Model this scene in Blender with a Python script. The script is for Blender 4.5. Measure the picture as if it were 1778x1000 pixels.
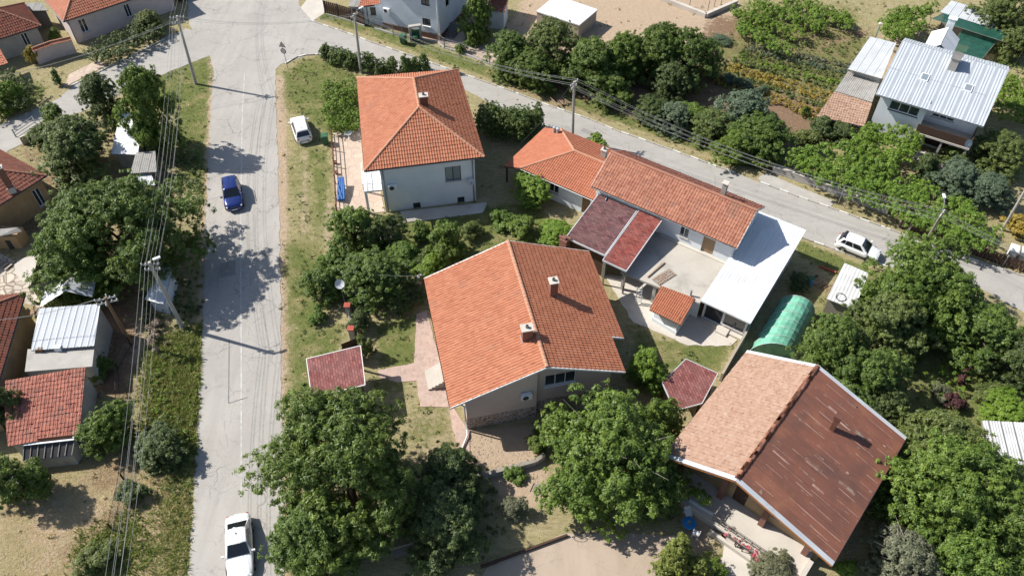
import bpy, bmesh, math, random
import numpy as np
from mathutils import Vector, Matrix
R = math.radians
sc = bpy.context.scene
for o in list(bpy.data.objects): bpy.data.objects.remove(o)
# ---------------------------------------------------------------- camera, sky, sun, exposure
CAM_H, CAM_F, CAM_P = 54.0, 1390.0, R(48)
cam = bpy.data.cameras.new('camera'); co = bpy.data.objects.new('camera', cam); sc.collection.objects.link(co)
co.location = (0, 0, CAM_H); co.rotation_euler = (R(90) - CAM_P, 0, 0)
cam.sensor_width = 36; cam.lens = 36 * CAM_F / 1778; cam.clip_start = 1; cam.clip_end = 3000
sc.camera = co
SUN_EL, SH_AZ = R(43), R(-17.3)                     # elevation; direction in which shadows fall
w = bpy.data.worlds.new('World'); sc.world = w; w.use_nodes = True
nt = w.node_tree; nt.nodes.clear()
sky = nt.nodes.new('ShaderNodeTexSky'); sky.sky_type = 'NISHITA'; sky.sun_disc = False
sky.sun_elevation = SUN_EL
sx, sy = -math.cos(SH_AZ), -math.sin(SH_AZ)          # horizontal direction towards the sun
sky.sun_rotation = math.atan2(sx, sy)
bg = nt.nodes.new('ShaderNodeBackground'); bg.inputs[1].default_value = 0.082
wo = nt.nodes.new('ShaderNodeOutputWorld'); nt.links.new(sky.outputs[0], bg.inputs[0]); nt.links.new(bg.outputs[0], wo.inputs[0])
sl = bpy.data.lights.new('sun', 'SUN'); sl.energy = 4.4; sl.angle = R(0.53); sl.color = (1.0, 0.955, 0.88)
so = bpy.data.objects.new('sun', sl); sc.collection.objects.link(so)
so.rotation_euler = Vector((sx * math.cos(SUN_EL), sy * math.cos(SUN_EL), math.sin(SUN_EL))).to_track_quat('Z', 'Y').to_euler()
so.location = (-60, 60, 80)
sc.view_settings.view_transform = 'Standard'; sc.view_settings.look = 'None'
sc.view_settings.exposure = 0.75; sc.view_settings.gamma = 1.0; sc.view_settings.use_curve_mapping = False
sc.cycles.max_bounces = 6; sc.cycles.diffuse_bounces = 3; sc.cycles.glossy_bounces = 2
sc.cycles.transmission_bounces = 3; sc.cycles.transparent_max_bounces = 8

# ---------------------------------------------------------------- helpers
def P(x, y, z=0.0):
    """survey point: where the sight line through photo position x,y meets height z"""
    u = (x - 889) / CAM_F; v = (y - 500) / CAM_F
    t = (CAM_H - z) / (math.sin(CAM_P) + v * math.cos(CAM_P))
    return Vector((u * t, (math.cos(CAM_P) - v * math.sin(CAM_P)) * t, z))
def V(p, z=None):
    return Vector((p[0], p[1], z if z is not None else (p[2] if len(p) > 2 else 0)))
class Fr:
    """building frame: u along deg, n to its right"""
    def __init__(s, x, y, deg):
        a = R(deg); s.o = Vector((x, y, 0)); s.u = Vector((math.cos(a), math.sin(a), 0)); s.n = Vector((s.u.y, -s.u.x, 0)); s.deg = deg
    def __call__(s, a, b, z=0): return s.o + s.u * a + s.n * b + Vector((0, 0, z))
C = sc.collection
def tag(o, label=None, cat=None, group=None, kind=None):
    if label: o['label'] = label
    if cat: o['category'] = cat
    if group: o['group'] = group
    if kind: o['kind'] = kind
    return o
def thing(name, label, cat, loc=(0, 0, 0), group=None):
    o = bpy.data.objects.new(name, None); C.objects.link(o); o.location = V(loc); o.empty_display_size = .3
    return tag(o, label, cat, group)
def rootloc(o):
    while o.parent: o = o.parent
    return Vector(o.location)
class MB:
    def __init__(s): s.v = []; s.f = []; s.t = []; s.uv = {}
    def poly(s, pts, t=.5):
        i = len(s.v); s.v += [tuple(p) for p in pts]; s.f.append(tuple(range(i, i + len(pts)))); s.t.append(t); return s
    def hexa(s, b, t, tint=.5):
        i = len(s.v); n = len(b); s.v += [tuple(p) for p in b] + [tuple(p) for p in t]
        s.f.append(tuple(range(i + n - 1, i - 1, -1))); s.f.append(tuple(range(i + n, i + 2 * n)))
        for k in range(n): s.f.append((i + k, i + (k + 1) % n, i + n + (k + 1) % n, i + n + k))
        s.t += [tint] * (n + 2); return s
    def prism(s, xy, z0, z1, tint=.5): return s.hexa([V(p, z0) for p in xy], [V(p, z1) for p in xy], tint)
    def box(s, c, sx, sy, sz, rz=0, tint=.5):
        """c = centre of the base"""
        ca, sa = math.cos(rz), math.sin(rz); c = V(c)
        xy = [(c.x + ca * a - sa * b, c.y + sa * a + ca * b) for a, b in ((-sx / 2, -sy / 2), (sx / 2, -sy / 2), (sx / 2, sy / 2), (-sx / 2, sy / 2))]
        return s.prism(xy, c.z, c.z + sz, tint)
    def beam(s, a, b, wd, h, tint=.5, up=None):
        a, b = V(a), V(b); d = (b - a).normalized()
        up = up or (Vector((0, 0, 1)) if abs(d.z) < .95 else Vector((0, 1, 0)))
        sd = d.cross(up).normalized(); up = sd.cross(d).normalized()
        q = [sd * x + up * y for x, y in ((-wd / 2, -h / 2), (wd / 2, -h / 2), (wd / 2, h / 2), (-wd / 2, h / 2))]
        return s.hexa([a + k for k in q], [b + k for k in q], tint)
    def tube(s, a, b, r0, r1=None, n=8, cap=True, tint=.5):
        r1 = r0 if r1 is None else r1; a, b = V(a), V(b); d = (b - a).normalized()
        e = d.orthogonal().normalized(); g = d.cross(e); i = len(s.v)
        for c, r in ((a, r0), (b, r1)):
            s.v += [tuple(c + (e * math.cos(6.28318 * k / n) + g * math.sin(6.28318 * k / n)) * r) for k in range(n)]
        for k in range(n): s.f.append((i + k, i + (k + 1) % n, i + n + (k + 1) % n, i + n + k)); s.t.append(tint)
        if cap: s.f.append(tuple(range(i + n - 1, i - 1, -1))); s.f.append(tuple(range(i + n, i + 2 * n))); s.t += [tint, tint]
        return s
    def path(s, pts, r, n=6, rs=None, tint=.5):
        pts = [V(p) for p in pts]; i0 = len(s.v); m = len(pts)
        for k, p in enumerate(pts):
            d = (pts[min(k + 1, m - 1)] - pts[max(k - 1, 0)]).normalized()
            e = d.cross(Vector((.13, .27, 1))).normalized(); g = d.cross(e); rr = rs[k] if rs else r
            s.v += [tuple(p + (e * math.cos(6.28318 * j / n) + g * math.sin(6.28318 * j / n)) * rr) for j in range(n)]
        for k in range(m - 1):
            for j in range(n):
                a = i0 + k * n; s.f.append((a + j, a + (j + 1) % n, a + n + (j + 1) % n, a + n + j)); s.t.append(tint)
        s.f.append(tuple(range(i0 + n - 1, i0 - 1, -1))); s.f.append(tuple(range(i0 + (m - 1) * n, i0 + m * n))); s.t += [tint, tint]
        return s
    def lathe(s, c, prof, n=12, axis=None, tint=.5):
        """prof = [(r, h)] turned about axis (default up) at c"""
        c = V(c); ax = (axis or Vector((0, 0, 1))).normalized(); e = ax.orthogonal().normalized(); g = ax.cross(e); i0 = len(s.v)
        for r, h in prof: s.v += [tuple(c + ax * h + (e * math.cos(6.28318 * j / n) + g * math.sin(6.28318 * j / n)) * r) for j in range(n)]
        for k in range(len(prof) - 1):
            for j in range(n):
                a = i0 + k * n; s.f.append((a + j, a + (j + 1) % n, a + n + (j + 1) % n, a + n + j)); s.t.append(tint)
        return s
    def build(s, name, mat, parent=None, smooth=False, kind=None, bevel=0):
        off = rootloc(parent) if parent else Vector((0, 0, 0))
        me = bpy.data.meshes.new(name); me.from_pydata([tuple(Vector(p) - off) for p in s.v], [], s.f)
        a = me.attributes.new('tint', 'FLOAT', 'FACE'); a.data.foreach_set('value', np.array(s.t, dtype=np.float32))
        me.materials.append(mat)
        if smooth: me.shade_smooth()
        o = bpy.data.objects.new(name, me); C.objects.link(o); o.parent = parent
        if bevel:
            b = o.modifiers.new('b', 'BEVEL'); b.width = bevel; b.segments = 2; b.limit_method = 'ANGLE'
        if kind: o['kind'] = kind
        return o
def raw(name, verts, faces_n, mat, parent=None, tint=None, kind=None, k=4):
    """fast mesh from numpy: verts (N*k,3), every k verts one face"""
    off = np.array(rootloc(parent) if parent else (0, 0, 0))
    me = bpy.data.meshes.new(name); n = faces_n
    me.vertices.add(n * k); me.vertices.foreach_set('co', (verts - off).astype(np.float32).ravel())
    me.loops.add(n * k); me.loops.foreach_set('vertex_index', np.arange(n * k, dtype=np.int32))
    me.polygons.add(n); me.polygons.foreach_set('loop_start', np.arange(0, n * k, k, dtype=np.int32))
    if tint is not None:
        a = me.attributes.new('tint', 'FLOAT', 'FACE'); a.data.foreach_set('value', tint.astype(np.float32))
    me.materials.append(mat); me.update(calc_edges=True)
    o = bpy.data.objects.new(name, me); C.objects.link(o); o.parent = parent
    if kind: o['kind'] = kind
    return o

# ---------------------------------------------------------------- materials
def nodes(name):
    m = bpy.data.materials.new(name); m.use_nodes = True; t = m.node_tree; b = t.nodes['Principled BSDF']
    return m, t, b, t.nodes.new, t.links.new
def c4(c): return (c[0], c[1], c[2], 1)
def mixc(t, fac, a, b, mode='MIX'):
    n = t.nodes.new('ShaderNodeMix'); n.data_type = 'RGBA'; n.blend_type = mode
    for sk, val in ((n.inputs[0], fac), (n.inputs[6], a), (n.inputs[7], b)):
        if isinstance(val, (int, float)): sk.default_value = val
        elif isinstance(val, tuple): sk.default_value = c4(val)
        else: t.links.new(val, sk)
    return n.outputs[2]
def mth(t, op, a, b=None, clamp=False):
    n = t.nodes.new('ShaderNodeMath'); n.operation = op; n.use_clamp = clamp
    for i, val in enumerate((a, b)):
        if val is None: continue
        if isinstance(val, (int, float)): n.inputs[i].default_value = val
        else: t.links.new(val, n.inputs[i])
    return n.outputs[0]
def ramp(t, fac, lo, hi):
    n = t.nodes.new('ShaderNodeMapRange'); n.inputs[1].default_value = lo; n.inputs[2].default_value = hi; t.links.new(fac, n.inputs[0]); return n.outputs[0]
def noise(t, vec, scale, detail=5, rough=.6, dist=0):
    n = t.nodes.new('ShaderNodeTexNoise'); n.inputs['Scale'].default_value = scale; n.inputs['Detail'].default_value = detail
    n.inputs['Roughness'].default_value = rough; n.inputs['Distortion'].default_value = dist; t.links.new(vec, n.inputs['Vector']); return n.outputs[0]
def wpos(t): return t.nodes.new('ShaderNodeNewGeometry').outputs['Position']
def mapv(t, vec, scale, rot=(0, 0, 0)):
    n = t.nodes.new('ShaderNodeMapping'); n.inputs['Scale'].default_value = scale; n.inputs['Rotation'].default_value = rot; t.links.new(vec, n.inputs[0]); return n.outputs[0]
def attr(t, nm, out='Fac'):
    n = t.nodes.new('ShaderNodeAttribute'); n.attribute_name = nm; return n.outputs[out]
def bump(t, b, h, st=.4, dist=.02):
    n = t.nodes.new('ShaderNodeBump'); n.inputs['Strength'].default_value = st; n.inputs['Distance'].default_value = dist
    t.links.new(h, n.inputs['Height']); t.links.new(n.outputs[0], b.inputs['Normal'])
MT = {}
def M(name, c0, c1=None, rough=.85, scale=1.2, metal=0, spec=.25, bmp=0, bscale=40, tint=0.0, stain=None, sc_stain=.8, st_lo=.55, st_hi=.75, fine=.12):
    """plain weathered surface: broad noise between c0 and c1, fine speckle, optional stain colour, optional per-piece tint"""
    m, t, b, N, L = nodes(name); p = wpos(t); c1 = c1 or tuple(x * .8 for x in c0)
    f = ramp(t, noise(t, p, scale, 6), .3, .7)
    if tint: f = mth(t, 'ADD', mth(t, 'MULTIPLY', f, 1 - tint), mth(t, 'MULTIPLY', attr(t, 'tint'), tint), True)
    col = mixc(t, f, c0, c1)
    if stain: col = mixc(t, ramp(t, noise(t, p, sc_stain, 7, .65), st_lo, st_hi), col, stain)
    fn = noise(t, p, 25, 3)
    col = mixc(t, fine, col, mixc(t, ramp(t, fn, .35, .65), tuple(x * .4 for x in c0), tuple(min(1, x * 1.5) for x in c0)))
    L(col, b.inputs['Base Color']); b.inputs['Roughness'].default_value = rough; b.inputs['Metallic'].default_value = metal
    b.inputs['Specular IOR Level'].default_value = spec
    if bmp: bump(t, b, noise(t, p, bscale, 4), bmp)
    MT[name] = m; return m
M('tile_new', (.43, .165, .095), (.31, .10, .052), tint=.6, stain=(.28, .16, .115), sc_stain=.6, st_lo=.56, st_hi=.88, rough=.7)
M('tile_house', (.45, .187, .105), (.30, .098, .050), tint=.6, stain=(.26, .15, .105), sc_stain=.55, st_lo=.56, st_hi=.9, rough=.7)
M('tile_old', (.40, .185, .12), (.23, .085, .055), tint=.7, stain=(.20, .13, .10), sc_stain=.7, st_lo=.55, st_hi=.8)
M('tile_worn', (.30, .115, .075), (.16, .065, .05), tint=.65, stain=(.13, .085, .065), sc_stain=.6, st_lo=.48, st_hi=.72)
M('tile_dark', (.23, .075, .045), (.11, .04, .03), tint=.6, stain=(.09, .065, .05), sc_stain=.8, st_lo=.5, st_hi=.75)
M('tile_flat', (.39, .26, .19), (.285, .17, .118), tint=.8, stain=(.42, .32, .27), sc_stain=1.6, st_lo=.55, st_hi=.8, scale=.9)
M('ridge_new', (.46, .25, .165), (.38, .18, .11), tint=.4); M('ridge_old', (.38, .18, .12), (.26, .12, .08), tint=.5)
M('mortar', (.42, .31, .25)); M('terrace', (.47, .435, .38), (.38, .35, .305), scale=.5, stain=(.25, .235, .21), sc_stain=.5, st_lo=.55, st_hi=.8); M('tile_shed', (.40, .155, .11), (.20, .075, .058), tint=.75, stain=(.17, .11, .09), sc_stain=.8, st_lo=.52, st_hi=.75); M('white_metal', (.72, .73, .74), (.56, .58, .60), tint=.5, stain=(.50, .48, .45), sc_stain=.5, st_lo=.58, st_hi=.8, rough=.45, spec=.4, scale=.6, fine=.04); M('ribbed_metal', (.43, .46, .50), (.37, .40, .435), rough=.5, spec=.35, scale=.5, fine=.05, stain=(.40, .38, .35), sc_stain=.35, st_lo=.6, st_hi=.8)
M('pale_metal', (.52, .54, .56), (.40, .42, .44), rough=.5, spec=.4, scale=.5, stain=(.36, .30, .25), st_lo=.6, fine=.06)
M('zinc', (.45, .47, .49), (.30, .32, .34), rough=.45, metal=.3, scale=2); M('asbestos', (.33, .32, .30), (.23, .22, .21), scale=1.5, stain=(.18, .16, .14))
M('asbestos_white', (.62, .62, .61), (.42, .42, .42), scale=1.0, stain=(.34, .32, .30), st_lo=.55)
M('plaster_white', (.72, .76, .78), (.64, .67, .69), scale=.6, fine=.05, stain=(.58, .57, .54), sc_stain=.5, st_lo=.62); M('plaster_pink', (.60, .49, .435), (.53, .42, .37), scale=.5, fine=.05, stain=(.38, .30, .27), sc_stain=.4, st_lo=.62)
M('plaster_blue', (.55, .60, .66), (.46, .50, .56), scale=.8, fine=.05, stain=(.40, .41, .42), sc_stain=.6, st_lo=.55); M('plaster_rose', (.62, .53, .51), (.55, .46, .44), scale=.7, fine=.05, stain=(.45, .38, .36))
M('plaster_old', (.42, .30, .17), (.32, .22, .12), scale=1, stain=(.24, .19, .13), bmp=.3); M('plaster_grey', (.40, .39, .36), (.30, .29, .27), stain=(.20, .19, .17), bmp=.3)
M('concrete', (.42, .40, .37), (.32, .305, .28), scale=.7, stain=(.22, .21, .19), sc_stain=.5, st_lo=.55, st_hi=.85, bmp=.2); M('concrete_pale', (.54, .50, .445), (.44, .40, .35), scale=.5, stain=(.34, .31, .27), sc_stain=.6, st_lo=.58)
M('concrete_dark', (.21, .20, .19), (.13, .125, .12), stain=(.08, .08, .07)); M('kerb_white', (.62, .61, .58), (.48, .47, .44), scale=3, stain=(.36, .34, .31), sc_stain=3, st_lo=.55); M('kerb_bare', (.40, .37, .33), (.30, .28, .25), scale=3)
M('wood', (.23, .14, .08), (.15, .09, .05), scale=5); M('wood_dark', (.085, .05, .035), (.05, .03, .022), scale=5); M('wood_grey', (.30, .27, .23), (.20, .18, .15), scale=6); M('wood_orange', (.42, .17, .06), (.32, .12, .045), scale=4)
M('brick', (.24, .12, .09), (.16, .08, .06), scale=6, bmp=.4); M('brick_red', (.42, .10, .07), (.30, .07, .05), scale=4)
M('steel_dark', (.05, .05, .055), (.03, .03, .033), rough=.5, spec=.4); M('steel_grey', (.26, .27, .28), (.19, .20, .21), rough=.5); M('iron_brown', (.15, .065, .045), (.10, .045, .035), rough=.6)
M('white_paint', (.80, .80, .79), (.72, .72, .71), rough=.5, fine=.03); M('white_plastic', (.78, .79, .80), (.74, .75, .76), rough=.35, fine=.02)
M('black_plastic', (.018, .018, .02), (.025, .025, .027), rough=.5); M('rubber', (.02, .02, .02), (.03, .03, .03), rough=.8); M('alloy', (.55, .56, .58), (.45, .46, .48), rough=.3, metal=.8)
M('bin_green', (.035, .10, .05), (.05, .14, .075), rough=.5); M('blue_plastic', (.02, .17, .42), (.03, .22, .5), rough=.4); M('blue_tarp', (.03, .14, .40), (.02, .09, .28), rough=.5)
M('soil', (.26, .18, .125), (.19, .13, .09), scale=2, bmp=.5); M('log', (.30, .22, .15), (.16, .11, .07), scale=4, tint=.6); M('rubble', (.42, .36, .30), (.26, .22, .18), scale=5, tint=.6)
M('flower_red', (.45, .04, .07), (.5, .08, .12)); M('flower_pink', (.6, .25, .35)); M('cloth_pink', (.65, .33, .33)); M('curtain', (.22, .24, .25), (.12, .13, .14))
M('sign_white', (.7, .7, .7)); M('sign_red', (.45, .06, .06)); M('sign_blue', (.05, .1, .35)); M('lamp_glass', (.7, .72, .74), rough=.3); M('porcelain', (.7, .68, .66), rough=.3); M('bark', (.12, .09, .065), (.07, .055, .04), scale=4, bmp=.5); M('bark_grey', (.24, .21, .19), (.15, .13, .12), scale=4)
M('wire', (.30, .30, .30), (.24, .24, .24), rough=.5); M('roof_board', (.10, .075, .06), (.07, .05, .04)); M('verge_white', (.72, .71, .69), (.6, .6, .58), fine=.04); M('greenhouse_rib', (.6, .62, .6))
M('cardboard', (.35, .24, .14)); M('rust_worn', (.30, .24, .19), (.20, .12, .085), scale=3, stain=(.16, .07, .05), sc_stain=3, st_lo=.45, st_hi=.55); M('rust_pale', (.55, .42, .36), (.22, .10, .075), scale=.9, stain=(.20, .085, .06), sc_stain=.7, st_lo=.5, st_hi=.62); M('mud', (.16, .115, .08))
def paint(name, c, metal=0.0, rough=.25, coat=.8):
    m, t, b, N, L = nodes(name); b.inputs['Base Color'].default_value = c4(c); b.inputs['Metallic'].default_value = metal; b.inputs['Roughness'].default_value = rough
    b.inputs['Coat Weight'].default_value = coat; b.inputs['Coat Roughness'].default_value = .05; MT[name] = m
paint('car_white', (.78, .78, .78)); paint('car_blue', (.012, .030, .165), .35); paint('car_dark', (.02, .02, .024)); paint('tail_red', (.4, .01, .015)); paint('chrome', (.6, .6, .62), 1, .15, 0); paint('headlamp', (.65, .68, .7), .3, .1)
def glass(name, c, rough=.06):
    m, t, b, N, L = nodes(name); b.inputs['Base Color'].default_value = c4(c); b.inputs['Roughness'].default_value = rough; b.inputs['Specular IOR Level'].default_value = .8; MT[name] = m
glass('glass', (.03, .04, .05)); glass('glass_car', (.012, .014, .017), .03); glass('glass_pale', (.20, .24, .27), .1)
def shingle():
    for nm, a, b_ in (('shingle_red', (.15, .050, .047), (.27, .105, .095)), ('shingle_dark', (.085, .040, .044), (.185, .088, .088)), ('shingle_rust', (.15, .040, .034), (.30, .085, .065))):
        m, t, b, N, L = nodes(nm); uv = N('ShaderNodeUVMap').outputs[0]
        br = N('ShaderNodeTexBrick'); L(uv, br.inputs['Vector']); br.inputs['Scale'].default_value = 1; br.inputs['Brick Width'].default_value = .46; br.inputs['Row Height'].default_value = .21
        br.inputs['Mortar Size'].default_value = .016; br.inputs['Color1'].default_value = c4(a); br.inputs['Color2'].default_value = c4(b_); br.inputs['Mortar'].default_value = c4(tuple(x * .45 for x in a)); br.inputs['Bias'].default_value = 0
        col = mixc(t, mth(t, 'MULTIPLY', ramp(t, noise(t, wpos(t), .9, 6), .4, .75), .35), br.outputs[0], (.23, .15, .14)); L(col, b.inputs['Base Color']); b.inputs['Roughness'].default_value = .9; b.inputs['Specular IOR Level'].default_value = .2
        bump(t, b, br.outputs['Fac'], .5, -.02); MT[nm] = m
shingle()
def cells(nm, stone, stone2, joint, scale, width=.06, rough=.85):
    m, t, b, N, L = nodes(nm); p = wpos(t)
    v = N('ShaderNodeTexVoronoi'); v.inputs['Scale'].default_value = scale; L(p, v.inputs[0]); e = N('ShaderNodeTexVoronoi'); e.feature = 'DISTANCE_TO_EDGE'; e.inputs['Scale'].default_value = scale; L(p, e.inputs[0])
    sp = N('ShaderNodeSeparateColor'); L(v.outputs['Color'], sp.inputs[0])
    col = mixc(t, ramp(t, e.outputs[0], width * .5, width), joint, mixc(t, sp.outputs[0], stone, stone2)); col = mixc(t, mth(t, 'MULTIPLY', ramp(t, noise(t, p, 1.1, 6), .45, .75), .4), col, joint); L(col, b.inputs['Base Color'])
    b.inputs['Roughness'].default_value = rough; bump(t, b, ramp(t, e.outputs[0], 0, width), .5, .02); MT[nm] = m
cells('stone_plinth', (.34, .22, .17), (.15, .09, .07), (.46, .42, .38), 3.4, .12); cells('paving_pink', (.46, .325, .27), (.36, .25, .205), (.42, .33, .28), 2.6, .07); cells('paving_beige', (.50, .40, .32), (.44, .34, .27), (.36, .28, .22), 1.1, .03); cells('paving_pale', (.55, .48, .40), (.40, .35, .29), (.20, .16, .12), 1.3, .07)
def rust():
    m, t, b, N, L = nodes('rust'); p = wpos(t); a = R(50.2)
    q = mapv(t, p, (1, 1, 1), (0, 0, -a)); st = mapv(t, q, (3.5, .45, .5))
    f = ramp(t, noise(t, st, 1.3, 6, .6), .3, .7); f2 = mth(t, 'ADD', mth(t, 'MULTIPLY', f, .6), mth(t, 'MULTIPLY', attr(t, 'tint'), .4))
    col = mixc(t, f2, (.235, .095, .062), (.130, .062, .046)); col = mixc(t, mth(t, 'MULTIPLY', ramp(t, noise(t, p, .55, 6, .65), .52, .72), .6), col, (.30, .135, .075)); col = mixc(t, ramp(t, noise(t, p, .35, 4), .55, .8), col, (.085, .055, .05))
    col = mixc(t, mth(t, 'MULTIPLY', ramp(t, noise(t, st, 2.4, 5, .7), .645, .70), .8), col, (.42, .36, .33)); L(col, b.inputs['Base Color']); b.inputs['Roughness'].default_value = .55; b.inputs['Specular IOR Level'].default_value = .3; MT['rust'] = m
rust()
def asphalt(nm, c0, c1, crack=1.0, along=(1, .12, 1), rot=0):
    m, t, b, N, L = nodes(nm); p = wpos(t)
    col = mixc(t, ramp(t, noise(t, p, .16, 6, .55), .3, .7), c0, c1)
    col = mixc(t, mth(t, 'MULTIPLY', ramp(t, noise(t, mapv(t, p, along, (0, 0, rot)), 1.1, 5, .6), .45, .75), .5), col, tuple(x * .80 for x in c1))
    col = mixc(t, mth(t, 'MULTIPLY', ramp(t, noise(t, p, 1.3, 8, .7), .58, .72), .45), col, tuple(x * .62 for x in c1))
    dp = N('ShaderNodeVectorMath'); dp.operation = 'ADD'; nz = N('ShaderNodeTexNoise'); nz.inputs['Scale'].default_value = .9; nz.inputs['Detail'].default_value = 5; L(p, nz.inputs['Vector'])
    sc2 = N('ShaderNodeVectorMath'); sc2.operation = 'SCALE'; sc2.inputs[3].default_value = 1.3; L(nz.outputs[1], sc2.inputs[0]); L(p, dp.inputs[0]); L(sc2.outputs[0], dp.inputs[1])
    for s_, wd, am in ((.22, .012, .6), (.55, .018, .42), (1.5, .03, .3)):
        e = N('ShaderNodeTexVoronoi'); e.feature = 'DISTANCE_TO_EDGE'; e.inputs['Scale'].default_value = s_; L(dp.outputs[0], e.inputs[0])
        ln = mth(t, 'SUBTRACT', 1.0, ramp(t, e.outputs[0], wd * .3, wd)); ln = mth(t, 'MULTIPLY', ln, mth(t, 'MULTIPLY', ramp(t, noise(t, p, .35, 3), .42, .6), am * crack))
        col = mixc(t, ln, col, tuple(x * .35 for x in c1))
    col = mixc(t, .12, col, mixc(t, ramp(t, noise(t, p, 30, 2), .3, .7), tuple(x * .5 for x in c0), tuple(x * 1.6 for x in c0)))
    L(col, b.inputs['Base Color']); b.inputs['Roughness'].default_value = .9; b.inputs['Specular IOR Level'].default_value = .2; bump(t, b, noise(t, p, 22, 4), .15); MT[nm] = m
asphalt('asphalt', (.385, .365, .335), (.325, .305, .28)); asphalt('asphalt_side', (.375, .358, .33), (.315, .298, .272), .7, (.35, 1, 1), R(-35)); asphalt('asphalt_dark', (.29, .275, .255), (.24, .228, .21)); asphalt('asphalt_pale', (.41, .335, .265), (.34, .27, .205), .4)
def marking():
    m, t, b, N, L = nodes('marking'); p = wpos(t); col = mixc(t, ramp(t, noise(t, p, 1.6, 6, .7), .35, .62), (.52, .51, .49), (.33, .32, .30)); L(col, b.inputs['Base Color']); b.inputs['Roughness'].default_value = .8; MT['marking'] = m
marking()
def leafmat(nm, dark, light, trans=.30, rough=.5):
    m = bpy.data.materials.new(nm); m.use_nodes = True; t = m.node_tree; b = t.nodes['Principled BSDF']; tn = attr(t, 'tint')
    oi = t.nodes.new('ShaderNodeObjectInfo').outputs['Random']; col = mixc(t, tn, tuple(x * 1.35 for x in dark), tuple(x * 1.4 for x in light)); col = mixc(t, mth(t, 'MULTIPLY', oi, .55), col, mixc(t, tn, (dark[0] * 1.5, dark[1] * 1.25, dark[2]), (light[0] * 1.5, light[1] * 1.3, light[2] * 1.1))); t.links.new(col, b.inputs['Base Color']); b.inputs['Roughness'].default_value = rough; b.inputs['Specular IOR Level'].default_value = .38
    tr = t.nodes.new('ShaderNodeBsdfTranslucent'); t.links.new(mixc(t, .5, col, (.14, .20, .02)), tr.inputs[0]); mx = t.nodes.new('ShaderNodeMixShader'); mx.inputs[0].default_value = trans
    t.links.new(b.outputs[0], mx.inputs[1]); t.links.new(tr.outputs[0], mx.inputs[2]); t.links.new(mx.outputs[0], t.nodes['Material Output'].inputs[0]); MT[nm] = m
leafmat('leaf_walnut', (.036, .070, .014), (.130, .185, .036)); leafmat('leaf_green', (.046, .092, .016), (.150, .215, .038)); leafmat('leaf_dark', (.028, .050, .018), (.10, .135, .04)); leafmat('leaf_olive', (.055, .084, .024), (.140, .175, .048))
leafmat('leaf_bright', (.075, .14, .018), (.17, .26, .035)); leafmat('leaf_thuja', (.038, .070, .016), (.10, .145, .028), .12); leafmat('leaf_thuja_gold', (.06, .085, .018), (.17, .19, .035), .12); leafmat('leaf_grey', (.075, .09, .055), (.16, .17, .11)); leafmat('leaf_yellow', (.16, .13, .025), (.36, .27, .05))
leafmat('leaf_purple', (.045, .018, .022), (.10, .04, .04)); leafmat('grass_green', (.10, .135, .03), (.22, .25, .07), .4); leafmat('grass_dry', (.32, .25, .13), (.55, .44, .26), .4); leafmat('flower', (.35, .03, .06), (.6, .25, .3)); leafmat('dry_twig', (.16, .12, .09), (.28, .22, .17)); leafmat('leaf_blue', (.05, .085, .055), (.12, .16, .10))
def net(nm, c, alpha):
    m = bpy.data.materials.new(nm); m.use_nodes = True; t = m.node_tree; b = t.nodes['Principled BSDF']; p = wpos(t)
    col = mixc(t, ramp(t, noise(t, p, 1.2, 4), .35, .7), c, tuple(x * 1.8 for x in c)); t.links.new(col, b.inputs['Base Color']); b.inputs['Roughness'].default_value = .5; b.inputs['Alpha'].default_value = alpha; MT[nm] = m
net('net_green', (.012, .062, .045), .84); net('film_green', (.13, .34, .24), .9); net('fence_mesh', (.12, .12, .12), .22)
def screen_glass():
    pass
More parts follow.
